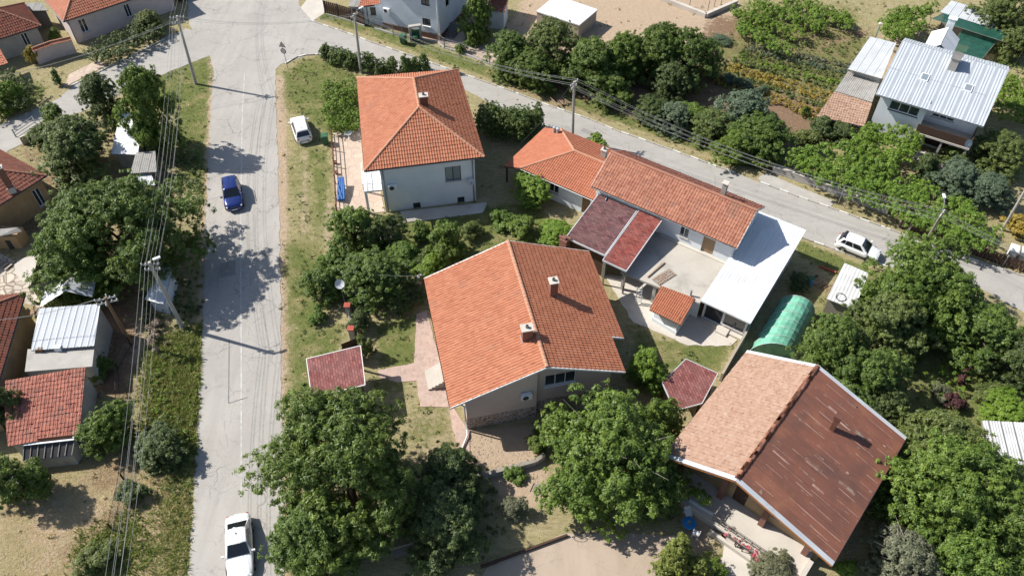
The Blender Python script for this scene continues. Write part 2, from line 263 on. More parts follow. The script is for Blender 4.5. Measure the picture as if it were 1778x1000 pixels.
# ---------------------------------------------------------------- ground and roads
def pix(*pts): return [P(x, y).xy for x, y in pts]
def inside(poly, X, Y):
    r = np.zeros(X.shape, bool); n = len(poly); j = n - 1
    for i in range(n):
        xi, yi = poly[i]; xj, yj = poly[j]
        c = ((yi > Y) != (yj > Y)) & (X < (xj - xi) * (Y - yi) / (yj - yi + 1e-12) + xi); r ^= c; j = i
    return r
def sdist(poly, X, Y):
    d = np.full(X.shape, 1e9); n = len(poly)
    for i in range(n):
        a = np.array(poly[i]); b = np.array(poly[(i + 1) % n]); e = b - a
        t = np.clip(((X - a[0]) * e[0] + (Y - a[1]) * e[1]) / (e @ e + 1e-9), 0, 1)
        d = np.minimum(d, np.hypot(X - a[0] - t * e[0], Y - a[1] - t * e[1]))
    return np.where(inside(poly, X, Y), d, -d)
ZONES = {0: [  # green grass
    (pix((250, 155), (300, 112), (360, 97), (369, 120), (362, 200), (354, 350), (325, 330), (305, 270), (300, 200)), .95, 1.0),
    (pix((487, 130), (520, 104), (560, 97), (650, 140), (620, 235), (575, 245), (520, 205), (495, 190)), .85, 1.2), (pix((525, 250), (575, 260), (575, 380), (545, 400), (535, 300)), .85, 1.2), (pix((495, 270), (518, 270), (520, 350), (500, 360)), .6, .8),
    (pix((490, 420), (560, 420), (560, 560), (530, 600), (497, 560)), .9, 1.2), (pix((497, 570), (600, 560), (600, 640), (530, 760), (497, 790)), .8, 1.2), (pix((500, 200), (575, 240), (575, 420), (500, 430)), .5, 1.2), (pix((690, 690), (790, 690), (800, 800), (700, 790)), .55, 1.0), (pix((640, 650), (720, 650), (700, 700), (640, 690)), .6, .8), (pix((1085, 560), (1130, 560), (1170, 640), (1160, 700), (1090, 690)), .6, .8), (pix((1290, 130), (1460, 60), (1530, 60), (1450, 190)), .6, 1.5), (pix((0, 200), (120, 200), (140, 260), (100, 300), (0, 230)), .55, 1.5), (pix((645, 560), (725, 540), (735, 640), (660, 645)), .85, .8),
    (pix((690, 375), (930, 350), (975, 420), (880, 440), (690, 480)), 1.1, 1.0), (pix((1100, 590), (1280, 585), (1250, 650), (1160, 645), (1095, 645)), .8, .8), (pix((548, 30), (780, 112), (1000, 188), (1320, 300), (1325, 285), (1000, 168), (790, 92), (560, 12)), .85, .5),
    (pix((1385, 415), (1560, 485), (1530, 515), (1380, 445)), .9, .5), (pix((1400, 500), (1778, 560), (1778, 1000), (1500, 1000), (1560, 760), (1400, 600)), .7, 2), (pix((250, 600), (346, 560), (343, 780), (300, 800), (262, 740)), .95, .8), (pix((300, 780), (342, 780), (333, 1000), (300, 1000)), .55, .8), (pix((145, 930), (230, 900), (250, 1000), (150, 1000)), .6, 1.0),
    (pix((1225, 55), (1500, 60), (1440, 190), (1235, 160)), .55, 2), (pix((1270, 0), (1520, 0), (1490, 110), (1300, 60)), .5, 2), (pix((0, 120), (90, 150), (60, 190), (0, 200)), .8, 1), (pix((760, 780), (850, 800), (900, 900), (800, 960), (700, 900)), .4, 1.5)],
  1: [  # bare brown soil; also paints in the shade under the orchard trees
    (pix((1230, 25), (1520, 50), (1450, 230), (1350, 230), (1180, 150)), .75, 1.5), (pix((840, 130), (1250, 150), (1390, 250), (1330, 295), (900, 160)), .85, 1.5), (pix((100, 950), (180, 880), (260, 850), (240, 930), (130, 1000)), .75, 1.5),
    (pix((140, 800), (210, 790), (215, 850), (150, 880)), .6, 1), (pix((150, 480), (240, 470), (245, 690), (150, 700)), .7, 1), (pix((1420, 470), (1500, 480), (1500, 560), (1410, 560)), .5, 1), (pix((1330, 170), (1420, 190), (1400, 240), (1330, 230)), 1, .8), (pix((0, 230), (90, 230), (330, 300), (330, 480), (90, 480), (0, 430)), .45, 2), (pix((1040, 470), (1130, 590), (1280, 600), (1330, 520)), .4, 1.5)],
  2: [  # pale trodden earth
    (pix((870, 70), (925, -20), (1290, -20), (1275, 30), (1240, 115), (1100, 115), (900, 105)), 1.1, 1.5), (pix((695, 700), (795, 700), (805, 830), (705, 800)), .6, 1), (pix((790, 745), (945, 740), (950, 830), (800, 830)), 1.1, .6), (pix((476, 130), (496, 130), (505, 1000), (486, 1000)), 1, .5), (pix((525, 250), (533, 250), (536, 400), (520, 420)), .9, .35),
    (pix((358, 105), (376, 105), (352, 560), (342, 560)), 1, .4), (pix((555, 355), (580, 350), (570, 390), (600, 520), (575, 470)), 1, .5), (pix((0, 830), (300, 800), (300, 1000), (0, 1000)), .62, 3), (pix((838, 800), (942, 800), (945, 880), (880, 900)), 1, .8), (pix((1540, 30), (1600, 60), (1500, 200), (1440, 190)), .6, 1), (pix((1190, 820), (1250, 900), (1260, 960), (1180, 960)), .7, 1), (pix((1255, 640), (1300, 650), (1280, 700)), .5, .6), (pix((205, 560), (245, 560), (245, 640), (205, 650)), 1, .6)]}
def zones(X, Y):
    out = []
    for k in range(3):
        wv = np.zeros(X.shape)
        for poly, amt, soft in ZONES[k]:
            wv = np.maximum(wv, amt * np.clip(.5 + sdist([tuple(p) for p in poly], X, Y) / (2 * soft), 0, 1))
        out.append(wv)
    return out
def ground():
    xs = np.concatenate([np.linspace(-900, -85, 10), np.arange(-82, 82.1, .5), np.linspace(85, 900, 10)])
    ys = np.concatenate([np.linspace(-500, 5, 8), np.arange(8, 112, .5), np.linspace(116, 1200, 12)])
    X, Y = np.meshgrid(xs, ys); nx, ny = len(xs), len(ys); rng = np.random.default_rng(3)
    Z = -.011 + .004 * np.sin(X * .9 + 1.3 * np.sin(Y * .5)) * np.sin(Y * .8 + np.sin(X * .6)) + rng.uniform(-.004, .003, X.shape)
    zs = zones(X, Y)
    me = bpy.data.meshes.new('ground'); me.vertices.add(nx * ny); me.vertices.foreach_set('co', np.stack([X, Y, Z], -1).astype(np.float32).ravel())
    i = np.arange(nx * ny).reshape(ny, nx); q = np.stack([i[:-1, :-1], i[:-1, 1:], i[1:, 1:], i[1:, :-1]], -1).reshape(-1, 4); n = len(q)
    me.loops.add(n * 4); me.loops.foreach_set('vertex_index', q.astype(np.int32).ravel()); me.polygons.add(n); me.polygons.foreach_set('loop_start', np.arange(0, n * 4, 4, dtype=np.int32))
    a = me.attributes.new('zone', 'FLOAT_COLOR', 'POINT'); a.data.foreach_set('color', np.stack([zs[0], zs[1], zs[2], np.ones_like(X)], -1).astype(np.float32).ravel()); me.update(calc_edges=True); me.shade_smooth()
    m, t, b, N, L = nodes('earth'); p = wpos(t); z = N('ShaderNodeSeparateColor'); L(attr(t, 'zone', 'Color'), z.inputs[0])
    n1, n2, n3 = noise(t, p, .45, 7, .65), noise(t, p, 2.2, 6, .7), noise(t, p, 11, 4, .7); sk = noise(t, mapv(t, p, (.5, 2.6, 1), (0, 0, R(-32))), 2.0, 6, .7)
    dry = mixc(t, ramp(t, n2, .35, .68), (.315, .27, .15), (.24, .215, .105)); dry = mixc(t, mth(t, 'MULTIPLY', ramp(t, n1, .52, .68), .75), dry, (.36, .29, .19)); dry = mixc(t, mth(t, 'MULTIPLY', ramp(t, n3, .52, .7), .4), dry, (.20, .175, .08)); dry = mixc(t, mth(t, 'MULTIPLY', ramp(t, sk, .50, .64), .6), dry, (.43, .36, .225)); dry = mixc(t, mth(t, 'MULTIPLY', ramp(t, sk, .46, .36), .5), dry, (.17, .15, .07))
    grn = mixc(t, ramp(t, n2, .35, .65), (.10, .125, .036), (.165, .175, .060)); grn = mixc(t, mth(t, 'MULTIPLY', ramp(t, n3, .5, .68), .5), grn, (.05, .072, .02)); grn = mixc(t, mth(t, 'MULTIPLY', ramp(t, n1, .50, .64), .7), grn, (.27, .225, .115))
    soil = mixc(t, ramp(t, n2, .35, .65), (.235, .155, .10), (.165, .108, .072)); pale = mixc(t, ramp(t, n2, .3, .7), (.44, .34, .25), (.37, .28, .195)); pale = mixc(t, mth(t, 'MULTIPLY', ramp(t, n3, .55, .75), .35), pale, (.24, .18, .10))
    jit = mth(t, 'MULTIPLY', mth(t, 'SUBTRACT', mth(t, 'ADD', mth(t, 'MULTIPLY', n1, .6), mth(t, 'MULTIPLY', n2, .4)), .5), 2.2)
    col = dry
    for ch, c in ((2, pale), (1, soil), (0, grn)): col = mixc(t, ramp(t, mth(t, 'ADD', z.outputs[ch], jit), .35, .65), col, c)
    L(col, b.inputs['Base Color']); b.inputs['Roughness'].default_value = .95; b.inputs['Specular IOR Level'].default_value = .1; bump(t, b, mth(t, 'ADD', n3, n2), .9, .08)
    me.materials.append(m); o = bpy.data.objects.new('ground', me); C.objects.link(o); tag(o, kind='structure')
ground()
EXCL = []                                             # footprints where no grass grows
def sheet(name, pts, z, mat, kind='structure', rag=0, seed=1, label=None):
    """flat surface with an irregular edge; pts are photo positions on the ground"""
    q = [P(*a) for a in pts]; rng = random.Random(seed); out = []
    for i, a in enumerate(q):
        b = q[(i + 1) % len(q)]; n = max(1, int((b - a).length / .6)) if rag else 1
        for k in range(n):
            c = a.lerp(b, k / n)
            if rag and k: c += Vector((rng.uniform(-rag, rag), rng.uniform(-rag, rag), 0))
            out.append((c.x, c.y))
    EXCL.append(out); mb = MB(); mb.prism(out, -.12, z)
    return tag(mb.build(name, MT[mat]), kind=kind)
ROAD_L = [(326, 1010), (334, 900), (341, 780), (346, 690), (352, 560), (356, 420), (361, 300), (366, 200), (371, 120), (365, 98)]
ROAD_R = [(478, 122), (480, 200), (483, 300), (486, 420), (488, 560), (488, 700), (490, 850), (494, 1010)]
sheet('main_road', ROAD_L + [(340, 70), (325, 30), (330, -30), (512, -30), (520, 10), (545, 38), (531, 97), (505, 106), (488, 112)] + ROAD_R, .012, 'asphalt', rag=.10)
KERB_N = [(544, 38), (570, 47), (602, 58), (642, 73), (680, 86), (713, 97), (766, 116), (845, 144), (893, 161), (956, 185), (1022, 207), (1072, 228), (1108, 240), (1209, 276.6), (1242, 289), (1285, 303)]
KERB_N2 = [(1328, 320), (1378, 339), (1450, 364), (1546, 399), (1594, 417), (1692, 452), (1790, 484)]
sheet('side_road', [(505, 106), (531, 97), (556, 96), (640, 118), (740, 128), (815, 160), (900, 205), (955, 235), (1010, 262), (1080, 285), (1200, 325), (1335, 375), (1394, 412), (1454, 437), (1560, 468), (1702, 500), (1800, 556), (1800, 488)] + KERB_N2[::-1][1:] + KERB_N[::-1] + [(520, 20), (495, 60)], .008, 'asphalt_side', rag=.06)
sheet('village_lane', [(372, 112), (364, 97), (330, 110), (260, 139), (212, 162), (126, 202), (38, 250), (-60, 300), (-60, 250), (15, 210), (101, 172), (129, 148), (187, 119), (278, 73), (322, 50), (360, 60), (400, 90)], .006, 'asphalt_side', rag=.08)
sheet('driveway', [(522, 14), (548, -20), (562, 0), (563, 24), (543, 37)], .016, 'concrete_pale')
def strip(name, pts, wd, z, mat, gap=None):
    q = [P(*a) for a in pts]; mb = MB()
    for a, b in zip(q[:-1], q[1:]):
        d = (b - a); L_ = d.length; d.normalize(); n = Vector((-d.y, d.x, 0)) * wd / 2; s_ = 0
        while s_ < L_:
            e = min(L_, s_ + (gap[0] if gap else L_)); c, f = a + d * s_, a + d * e; up = Vector((0, 0, z)); mb.poly([c - n + up, f - n + up, f + n + up, c + n + up]); s_ = e + (gap[1] if gap else 1e9)
    return tag(mb.build(name, MT[mat]), kind='structure')
strip('road_marking', [(425, 126), (421, 190), (419, 300), (418, 420), (419, 620), (419, 760), (419, 880)], .11, .017, 'marking')
strip('road_patch', [(452, 560), (450, 660), (452, 740)], .9, .0165, 'asphalt_side'); strip('road_patch', [(385, 640), (384, 690)], 1.1, .0168, 'asphalt_side'); strip('road_patch', [(395, 455), (396, 480)], 1.4, .0166, 'asphalt_dark'); strip('road_patch', [(455, 810), (456, 850)], .8, .0164, 'asphalt_dark'); strip('road_patch', [(1010, 225), (1030, 233)], .7, .0132, 'asphalt_dark'); strip('road_patch', [(440, 60), (470, 66)], 1.2, .0167, 'asphalt_side'); strip('road_patch', [(398, 590), (397, 700), (430, 690)], .08, .0170, 'concrete_dark')
def kerbs(name, pts, n0, seed):
    rt = bpy.data.objects.new(name, None); C.objects.link(rt); tag(rt, kind='structure'); rng = random.Random(seed)
    q = [P(*a) for a in pts]; mats = ('kerb_white', 'kerb_bare'); me = {}
    for m_ in mats:
        o = MB().box((0, 0, -.1), .96, .17, .22).build('kerb_stone', MT[m_], rt, bevel=.02); me[m_] = o.data; bpy.data.objects.remove(o)
    s_ = 0; k = 0
    for a, b in zip(q[:-1], q[1:]):
        L_ = (b - a).length; d = (b - a).normalized()
        while s_ < L_:
            p = a + d * s_; m_ = mats[0] if (k // 1) % 2 == 0 and rng.random() > .1 else mats[1]
            o = bpy.data.objects.new('kerb_stone', me[m_]); C.objects.link(o); o.parent = rt; o.location = (p.x, p.y, rng.uniform(-.03, .02)); o.rotation_euler = (rng.uniform(-.05, .05), 0, math.atan2(d.y, d.x) + rng.uniform(-.03, .03)); s_ += 1.02; k += 1
        s_ -= L_
kerbs('kerb', KERB_N, 60, 1); kerbs('kerb_stretch', [(1385, 410), (1440, 430), (1500, 452), (1545, 464)], 9, 2); kerbs('verge_kerb', [(501, 108), (515, 100), (531, 96), (556, 95)], 4, 3); kerbs('lane_kerb', [(129, 147), (150, 137), (187, 118), (232, 96), (278, 73), (296, 62)], 14, 4); kerbs('garden_kerb', KERB_N2, 9, 5)
# paved yards
sheet('house_path', [(723, 545), (741, 540), (783, 700), (813, 745), (816, 786), (801, 792), (785, 742), (779, 707), (730, 706), (723, 661), (690, 664), (660, 656), (655, 643), (719, 630)], .03, 'paving_pink', rag=.05); sheet('yard_concrete', [(1050, 478), (1090, 480), (1150, 500), (1200, 540), (1280, 590), (1270, 600), (1195, 600), (1100, 560), (1075, 520)], .03, 'concrete_pale', rag=.1); sheet('lower_yard', [(830, 1020), (845, 985), (900, 960), (985, 925), (1100, 925), (1180, 930), (1210, 990), (1220, 1020)], .02, 'asphalt_pale', rag=.08)
sheet('front_terrace', [(578, 232), (640, 225), (668, 368), (620, 372), (585, 360)], .03, 'paving_beige'); sheet('garden_path', [(695, 368), (845, 352), (845, 358), (838, 370), (700, 388)], .06, 'concrete_pale'); sheet('porch_yard', [(1255, 965), (1262, 930), (1350, 975), (1375, 1020), (1210, 1020)], .03, 'concrete_pale', rag=.08)
sheet('left_yard', [(30, 452), (72, 440), (92, 470), (82, 505), (60, 505), (25, 475)], .02, 'concrete_pale', rag=.05); sheet('left_stone_yard', [(0, 440), (28, 455), (60, 505), (90, 505), (70, 535), (0, 510)], .015, 'paving_pale', rag=.05); sheet('pavement', [(112, 152), (187, 113), (170, 105), (120, 130)], .03, 'paving_beige'); sheet('blue_house_yard', [(640, 40), (660, 45), (765, 75), (850, 112), (870, 100), (820, 60), (700, 30)], .02, 'paving_beige'); sheet('shed_yard', [(1315, 310), (1330, 300), (1380, 322), (1450, 350), (1440, 362), (1378, 338), (1330, 322)], .02, 'concrete'); sheet('right_yard', [(1590, 258), (1680, 285), (1660, 300), (1580, 275)], .02, 'concrete_pale')

# ---------------------------------------------------------------- building helpers
def wall(parent, p0, p1, z0, z1, ops=(), mat='plaster_white', name='wall', top=None, inn=None, depth=.14):
    """wall face between two ground points with real openings (s0,s1,za,zb); top = extra gable outline [(s,z)...]"""
    p0, p1 = V(p0, 0), V(p1, 0); L_ = (p1 - p0).length; d = (p1 - p0) / L_
    n = Vector((-d.y, d.x, 0)); n = n if (inn is None or (V(inn, 0) - p0).dot(n) > 0) else -n
    ss = sorted({0, L_, *[o[0] for o in ops], *[o[1] for o in ops]}); zz = sorted({z0, z1, *[o[2] for o in ops], *[o[3] for o in ops]}); mb = MB()
    at = lambda s_, z, k=0: p0 + d * s_ + n * k + Vector((0, 0, z))
    for a, b in zip(ss[:-1], ss[1:]):
        for c, e in zip(zz[:-1], zz[1:]):
            if any(o[0] <= (a + b) / 2 <= o[1] and o[2] <= (c + e) / 2 <= o[3] for o in ops): continue
            mb.poly([at(a, c), at(b, c), at(b, e), at(a, e)])
    for a, b, c, e in [o[:4] for o in ops]:
        for q in (((a, c), (b, c)), ((b, c), (b, e)), ((b, e), (a, e)), ((a, e), (a, c))): mb.poly([at(*q[0]), at(*q[1]), at(*q[1], depth), at(*q[0], depth)])
    if top: mb.poly([at(s_, z) for s_, z in top])
    return mb.build(name, MT[mat], parent), (p0, d, n)
def window(parent, fr, o, panes=2, frame='white_plastic', sill='concrete_pale', glass_='glass', name='window', mid=False):
    p0, d, n = fr; a, b, c, e = o; at = lambda s_, z, k: p0 + d * s_ + n * k + Vector((0, 0, z)); k = .08; f = .06; mb = MB()
    for q0, q1 in (((a, c + f / 2), (b, c + f / 2)), ((a, e - f / 2), (b, e - f / 2))): mb.beam(at(*q0, k), at(*q1, k), f, f)
    xs = [a + f / 2 + (b - a - f) * i / panes for i in range(panes + 1)]
    for x in xs: mb.beam(at(x, c + f, k), at(x, e - f, k), f, f)
    wn = mb.build(name, MT[frame], parent)
    for x0, x1 in zip(xs[:-1], xs[1:]):
        MB().poly([at(x0 + f / 2, c + f, k + .02), at(x1 - f / 2, c + f, k + .02), at(x1 - f / 2, e - f, k + .02), at(x0 + f / 2, e - f, k + .02)]).build('pane', MT[glass_], wn)
    if sill: MB().beam(at(a - .06, c - .03, -.02), at(b + .06, c - .03, -.02), .22, .05).build('sill', MT[sill], wn)
    return wn
def door(parent, fr, o, mat='wood', name='door'):
    p0, d, n = fr; a, b, c, e = o; at = lambda s_, z, k: p0 + d * s_ + n * k + Vector((0, 0, z)); mb = MB()
    mb.hexa([at(a, c, .06), at(b, c, .06), at(b, c, .11), at(a, c, .11)], [at(a, e, .06), at(b, e, .06), at(b, e, .11), at(a, e, .11)])
    dr = mb.build(name, MT[mat], parent); MB().beam(at(b - .12, c + 1.0, .03), at(b - .12, c + 1.16, .03), .04, .04).build('handle', MT['steel_grey'], dr); return dr
def frame_of(poly):
    p = [V(a) for a in poly]; u = (p[1] - p[0]).normalized(); n = Vector((0, 0, 0))
    for i in range(len(p)):
        a, b = p[i], p[(i + 1) % len(p)]; n += a.cross(b)
    n.normalize(); n = n if n.z > 0 else -n; v = n.cross(u).normalized()
    if v.dot(p[2] - p[0]) < 0: v = -v
    u = v.cross(n).normalized()
    if u.dot(p[1] - p[0]) < 0: u = -u
    return p[0], u, v, n, [((a - p[0]).dot(u), (a - p[0]).dot(v)) for a in p]
def slab(poly, th, mat, parent, name='roof_deck', uv=False, drop=0.0):
    o, u, v, n, q = frame_of(poly); mb = MB(); pt = [V(a) - n * drop for a in poly]; mb.hexa([a - n * th for a in pt], pt); ob = mb.build(name, MT[mat], parent)
    if uv:
        me = ob.data; lay = me.uv_layers.new(name='UVMap'); off = rootloc(parent)
        for lp in me.loops:
            c = Vector(me.vertices[lp.vertex_index].co) + off - o; lay.data[lp.index].uv = (c.dot(u), c.dot(v))
    return ob
def clip(bm, poly2, o, u, v):
    cx = sum(a[0] for a in poly2) / len(poly2); cy = sum(a[1] for a in poly2) / len(poly2)
    for i in range(len(poly2)):
        a, b = poly2[i], poly2[(i + 1) % len(poly2)]; ex, ey = b[0] - a[0], b[1] - a[1]; nx, ny = ey, -ex
        if nx * (cx - a[0]) + ny * (cy - a[1]) > 0: nx, ny = -nx, -ny
        bmesh.ops.bisect_plane(bm, geom=bm.verts[:] + bm.edges[:] + bm.faces[:], dist=1e-5, plane_co=o + u * a[0] + v * a[1], plane_no=(u * nx + v * ny).normalized(), clear_outer=True)
def tiles(poly, parent, mat, cw=.25, ch=.37, amp=.045, step=.035, jit=.005, seed=1, prof=None, name='roof_tiles', outlier=0.0):
    """overlapping roof tiles, every tile its own little shell, trimmed to the slope's outline; poly[0]-poly[1] is the eave"""
    o, u, v, n, q = frame_of(poly); rng = np.random.default_rng(seed); off = rootloc(parent)
    x0, x1 = min(a[0] for a in q), max(a[0] for a in q); y1 = max(a[1] for a in q)
    nc = max(1, round((x1 - x0) / cw)); cw = (x1 - x0) / nc; nr = max(1, math.ceil(y1 / ch - .05)); ch = y1 / nr if len(q) == 4 else ch
    prof = prof or [(0, .0), (.14, .7), (.30, 1), (.48, .75), (.60, .06), (1.0, 0)]
    m = len(prof); px = np.array([a for a, _ in prof]) * cw; ph = np.array([b for _, b in prof]) * amp
    I, J = np.meshgrid(np.arange(nc), np.arange(nr)); I = I.ravel(); J = J.ravel(); T = len(I)
    j1, j2, j3 = (rng.normal(0, jit, T) for _ in range(3))
    rows = []
    for yy, hh in ((0, -.015), (0, step), (ch * 1.04, 0)):
        X = x0 + I[:, None] * cw + px[None] + j1[:, None]; Y = (J * ch + yy)[:, None] + j2[:, None] + 0 * X; Hh = ph[None] + hh + .012 + j3[:, None]
        rows.append(np.array(o)[None, None] + X[..., None] * np.array(u) + Y[..., None] * np.array(v) + Hh[..., None] * np.array(n))
    VV = np.stack(rows, 1)                                # T,3,m,3
    base = (np.arange(T) * 3 * m)[:, None, None]; r = np.arange(2)[None, :, None] * m; k = np.arange(m - 1)[None, None]
    a = base + r + k; Fq = np.stack([a, a + 1, a + m + 1, a + m], -1).reshape(-1, 4)
    tn = rng.beta(2, 2, T); tn = np.where(rng.random(T) < outlier, rng.choice([0, 1], T) * 1.0, tn)
    me = bpy.data.meshes.new(name); VV = VV.reshape(-1, 3) - np.array(off)
    me.vertices.add(len(VV)); me.vertices.foreach_set('co', VV.astype(np.float32).ravel()); me.loops.add(Fq.size); me.loops.foreach_set('vertex_index', Fq.astype(np.int32).ravel()); me.polygons.add(len(Fq)); me.polygons.foreach_set('loop_start', np.arange(0, Fq.size, 4, dtype=np.int32))
    at_ = me.attributes.new('tint', 'FLOAT', 'FACE'); at_.data.foreach_set('value', np.repeat(tn, 2 * (m - 1)).astype(np.float32)); me.update(calc_edges=True)
    bm = bmesh.new(); bm.from_mesh(me); clip(bm, q, o - off, u, v); bm.to_mesh(me); bm.free(); me.shade_flat(); me.materials.append(MT[mat])
    ob = bpy.data.objects.new(name, me); C.objects.link(ob); ob.parent = parent; ob['kind'] = 'stuff'; return ob
def sheets(poly, parent, mat, sw=.9, pitch=.15, amp=.02, seed=1, name='metal_sheet', trap=False, rows=1, lift=.02):
    """corrugated sheets laid side by side from eave to ridge, each sheet an object"""
    o, u, v, n, q = frame_of(poly); rng = random.Random(seed); off = rootloc(parent); x0, x1 = min(a[0] for a in q), max(a[0] for a in q); y1 = max(a[1] for a in q); ns = max(1, round((x1 - x0) / sw)); sw = (x1 - x0) / ns
    for r_ in range(rows):
        for i in range(ns):
            m = max(2, int(sw / pitch) * 4); a0 = x0 + i * sw; ya, yb = y1 * r_ / rows - (.08 if r_ else 0), y1 * (r_ + 1) / rows; dz = lift + rng.uniform(0, .012) + (.012 if (i + r_) % 2 else 0) + .02 * r_; bm = bmesh.new(); pr = []
            for k in range(m + 1):
                f = k / m; ph = f * (sw / pitch); h = amp * (math.cos(6.28318 * ph) if not trap else max(-1, min(1, 2.2 * math.cos(6.28318 * ph) + .9)))
                pr.append([bm.verts.new(o + u * (a0 + sw * f) + v * y + n * (h + dz + amp) - off) for y in (ya, yb)])
            lay = bm.faces.layers.float.new('tint'); tv = rng.random()
            for k in range(m): fc = bm.faces.new((pr[k][0], pr[k + 1][0], pr[k + 1][1], pr[k][1])); fc[lay] = tv; fc.smooth = not trap
            clip(bm, q, o - off, u, v)
            if not bm.faces: bm.free(); continue
            me = bpy.data.meshes.new(name); bm.to_mesh(me); bm.free(); me.materials.append(MT[mat]); ob = bpy.data.objects.new(name, me); C.objects.link(ob); ob.parent = parent
RIDGE = {}
def ridge(parent, a, b, mat='ridge_new', step=.38, r=.13, name='ridge_tile', seed=0):
    if (mat, r) not in RIDGE:
        mb = MB(); n = 7
        for x, rr in ((0, r), (step * 1.12, r * .86)): mb.v += [(x, math.cos(math.pi * k / n) * rr, math.sin(math.pi * k / n) * rr * .8) for k in range(n + 1)]
        for k in range(n): mb.f.append((k, k + 1, n + 2 + k, n + 1 + k)); mb.t.append(.5)
        o = mb.build(name, MT[mat], None, smooth=True); RIDGE[(mat, r)] = o.data; bpy.data.objects.remove(o)
    a, b = V(a), V(b); d = b - a; n = max(1, round(d.length / step)); rng = random.Random(seed + int(d.length * 100)); off = rootloc(parent)
    for i in range(n):
        o = bpy.data.objects.new(name, RIDGE[(mat, r)]); C.objects.link(o); o.parent = parent; o.location = a + d * (i / n) - off + Vector((0, 0, .01 + rng.uniform(0, .012)))
        o.rotation_euler = (rng.uniform(-.06, .06), -math.asin(d.z / d.length), math.atan2(d.y, d.x) + rng.uniform(-.03, .03))
def gutter(parent, a, b, drop=.08, r=.065, mat='steel_grey', name='gutter'):
    mb = MB(); a, b = V(a), V(b); d = (b - a).normalized(); sd = Vector((-d.y, d.x, 0)).normalized(); k0 = len(mb.v); n = 6; dn = Vector((0, 0, -drop))
    for c in (a, b): mb.v += [tuple(c + dn + sd * math.cos(math.pi + math.pi * k / n) * r + Vector((0, 0, math.sin(math.pi + math.pi * k / n) * r))) for k in range(n + 1)]
    for k in range(n): mb.f.append((k, k + 1, n + 2 + k, n + 1 + k)); mb.t.append(.5)
    return mb.build(name, MT[mat], parent)
def verge(parent, a, b, h=.18, wd=.06, mat='verge_white', name='verge_board', dz=-.05):
    return MB().beam(V(a) + Vector((0, 0, dz)), V(b) + Vector((0, 0, dz)), wd, h).build(name, MT[mat], parent)
def pipe(parent, pts, r=.05, mat='steel_grey', name='downpipe'): return MB().path(pts, r, 8).build(name, MT[mat], parent, smooth=True)
def chimney(parent, p, sx, sy, z0, z1, rz, mat='brick', cap='concrete_pale', pot=True):
    c = V(p, z0); ch = MB().box(c, sx, sy, z1 - z0, rz).build('chimney', MT[mat], parent, bevel=.01); MB().box(V(p, z1 + .002), sx + .16, sy + .16, .09, rz).build('chimney_cap', MT[cap], ch, bevel=.015)
    if pot: MB().lathe(V(p, z1 + .09), [(.0, 0), (.13, 0), (.13, .22), (.09, .22), (.09, .05), (0, .05)], 8).build('chimney_pot', MT['concrete_dark'], ch)
    MB().box(V(p, z0 + .0), sx + .1, sy + .1, max(.1, (z1 - z0) * .22), rz).build('flashing', MT['zinc'], ch); return ch
def aircon(parent, fr, s_, z):
    p0, d, n = fr; at = lambda a, b, k: p0 + d * a + n * k + Vector((0, 0, b)); mb = MB(); mb.hexa([at(s_, z, -.38), at(s_ + .85, z, -.38), at(s_ + .85, z, -.06), at(s_, z, -.06)], [at(s_, z + .6, -.38), at(s_ + .85, z + .6, -.38), at(s_ + .85, z + .6, -.06), at(s_, z + .6, -.06)])
    ac = mb.build('air_conditioner', MT['white_plastic'], parent, bevel=.02); MB().lathe(at(s_ + .35, z + .3, -.385), [(0, 0), (.22, 0), (.24, .015), (.24, -.01)], 14, axis=-n).build('fan_grille', MT['steel_dark'], ac)
    MB().beam(at(s_ + .15, z - .04, -.36), at(s_ + .15, z - .04, .0), .04, .05).build('bracket', MT['steel_grey'], ac); MB().beam(at(s_ + .7, z - .04, -.36), at(s_ + .7, z - .04, .0), .04, .05).build('bracket', MT['steel_grey'], ac); return ac
def dish(parent, c, aim, r=.42, arm=None):
    aim = V(aim).normalized(); prof = [(r * k / 6, .28 * r * (k / 6) ** 2) for k in range(7)]; o = MB().lathe(c, prof, 18, axis=aim).build('dish', MT['pale_metal'] if parent else MT['white_paint'], parent, smooth=True)
    MB().path([V(c) - Vector((0, 0, r * .8)), V(c) + aim * r * .9 - Vector((0, 0, r * .2))], .018, 6).lathe(V(c) + aim * r * .9 - Vector((0, 0, r * .2)), [(0, 0), (.05, 0), (.05, -.12), (0, -.12)], 8, axis=aim).build('feed_arm', MT['steel_grey'], o)
    if arm: MB().path([c, arm], .03, 6).build('bracket', MT['steel_grey'], o)
    return o
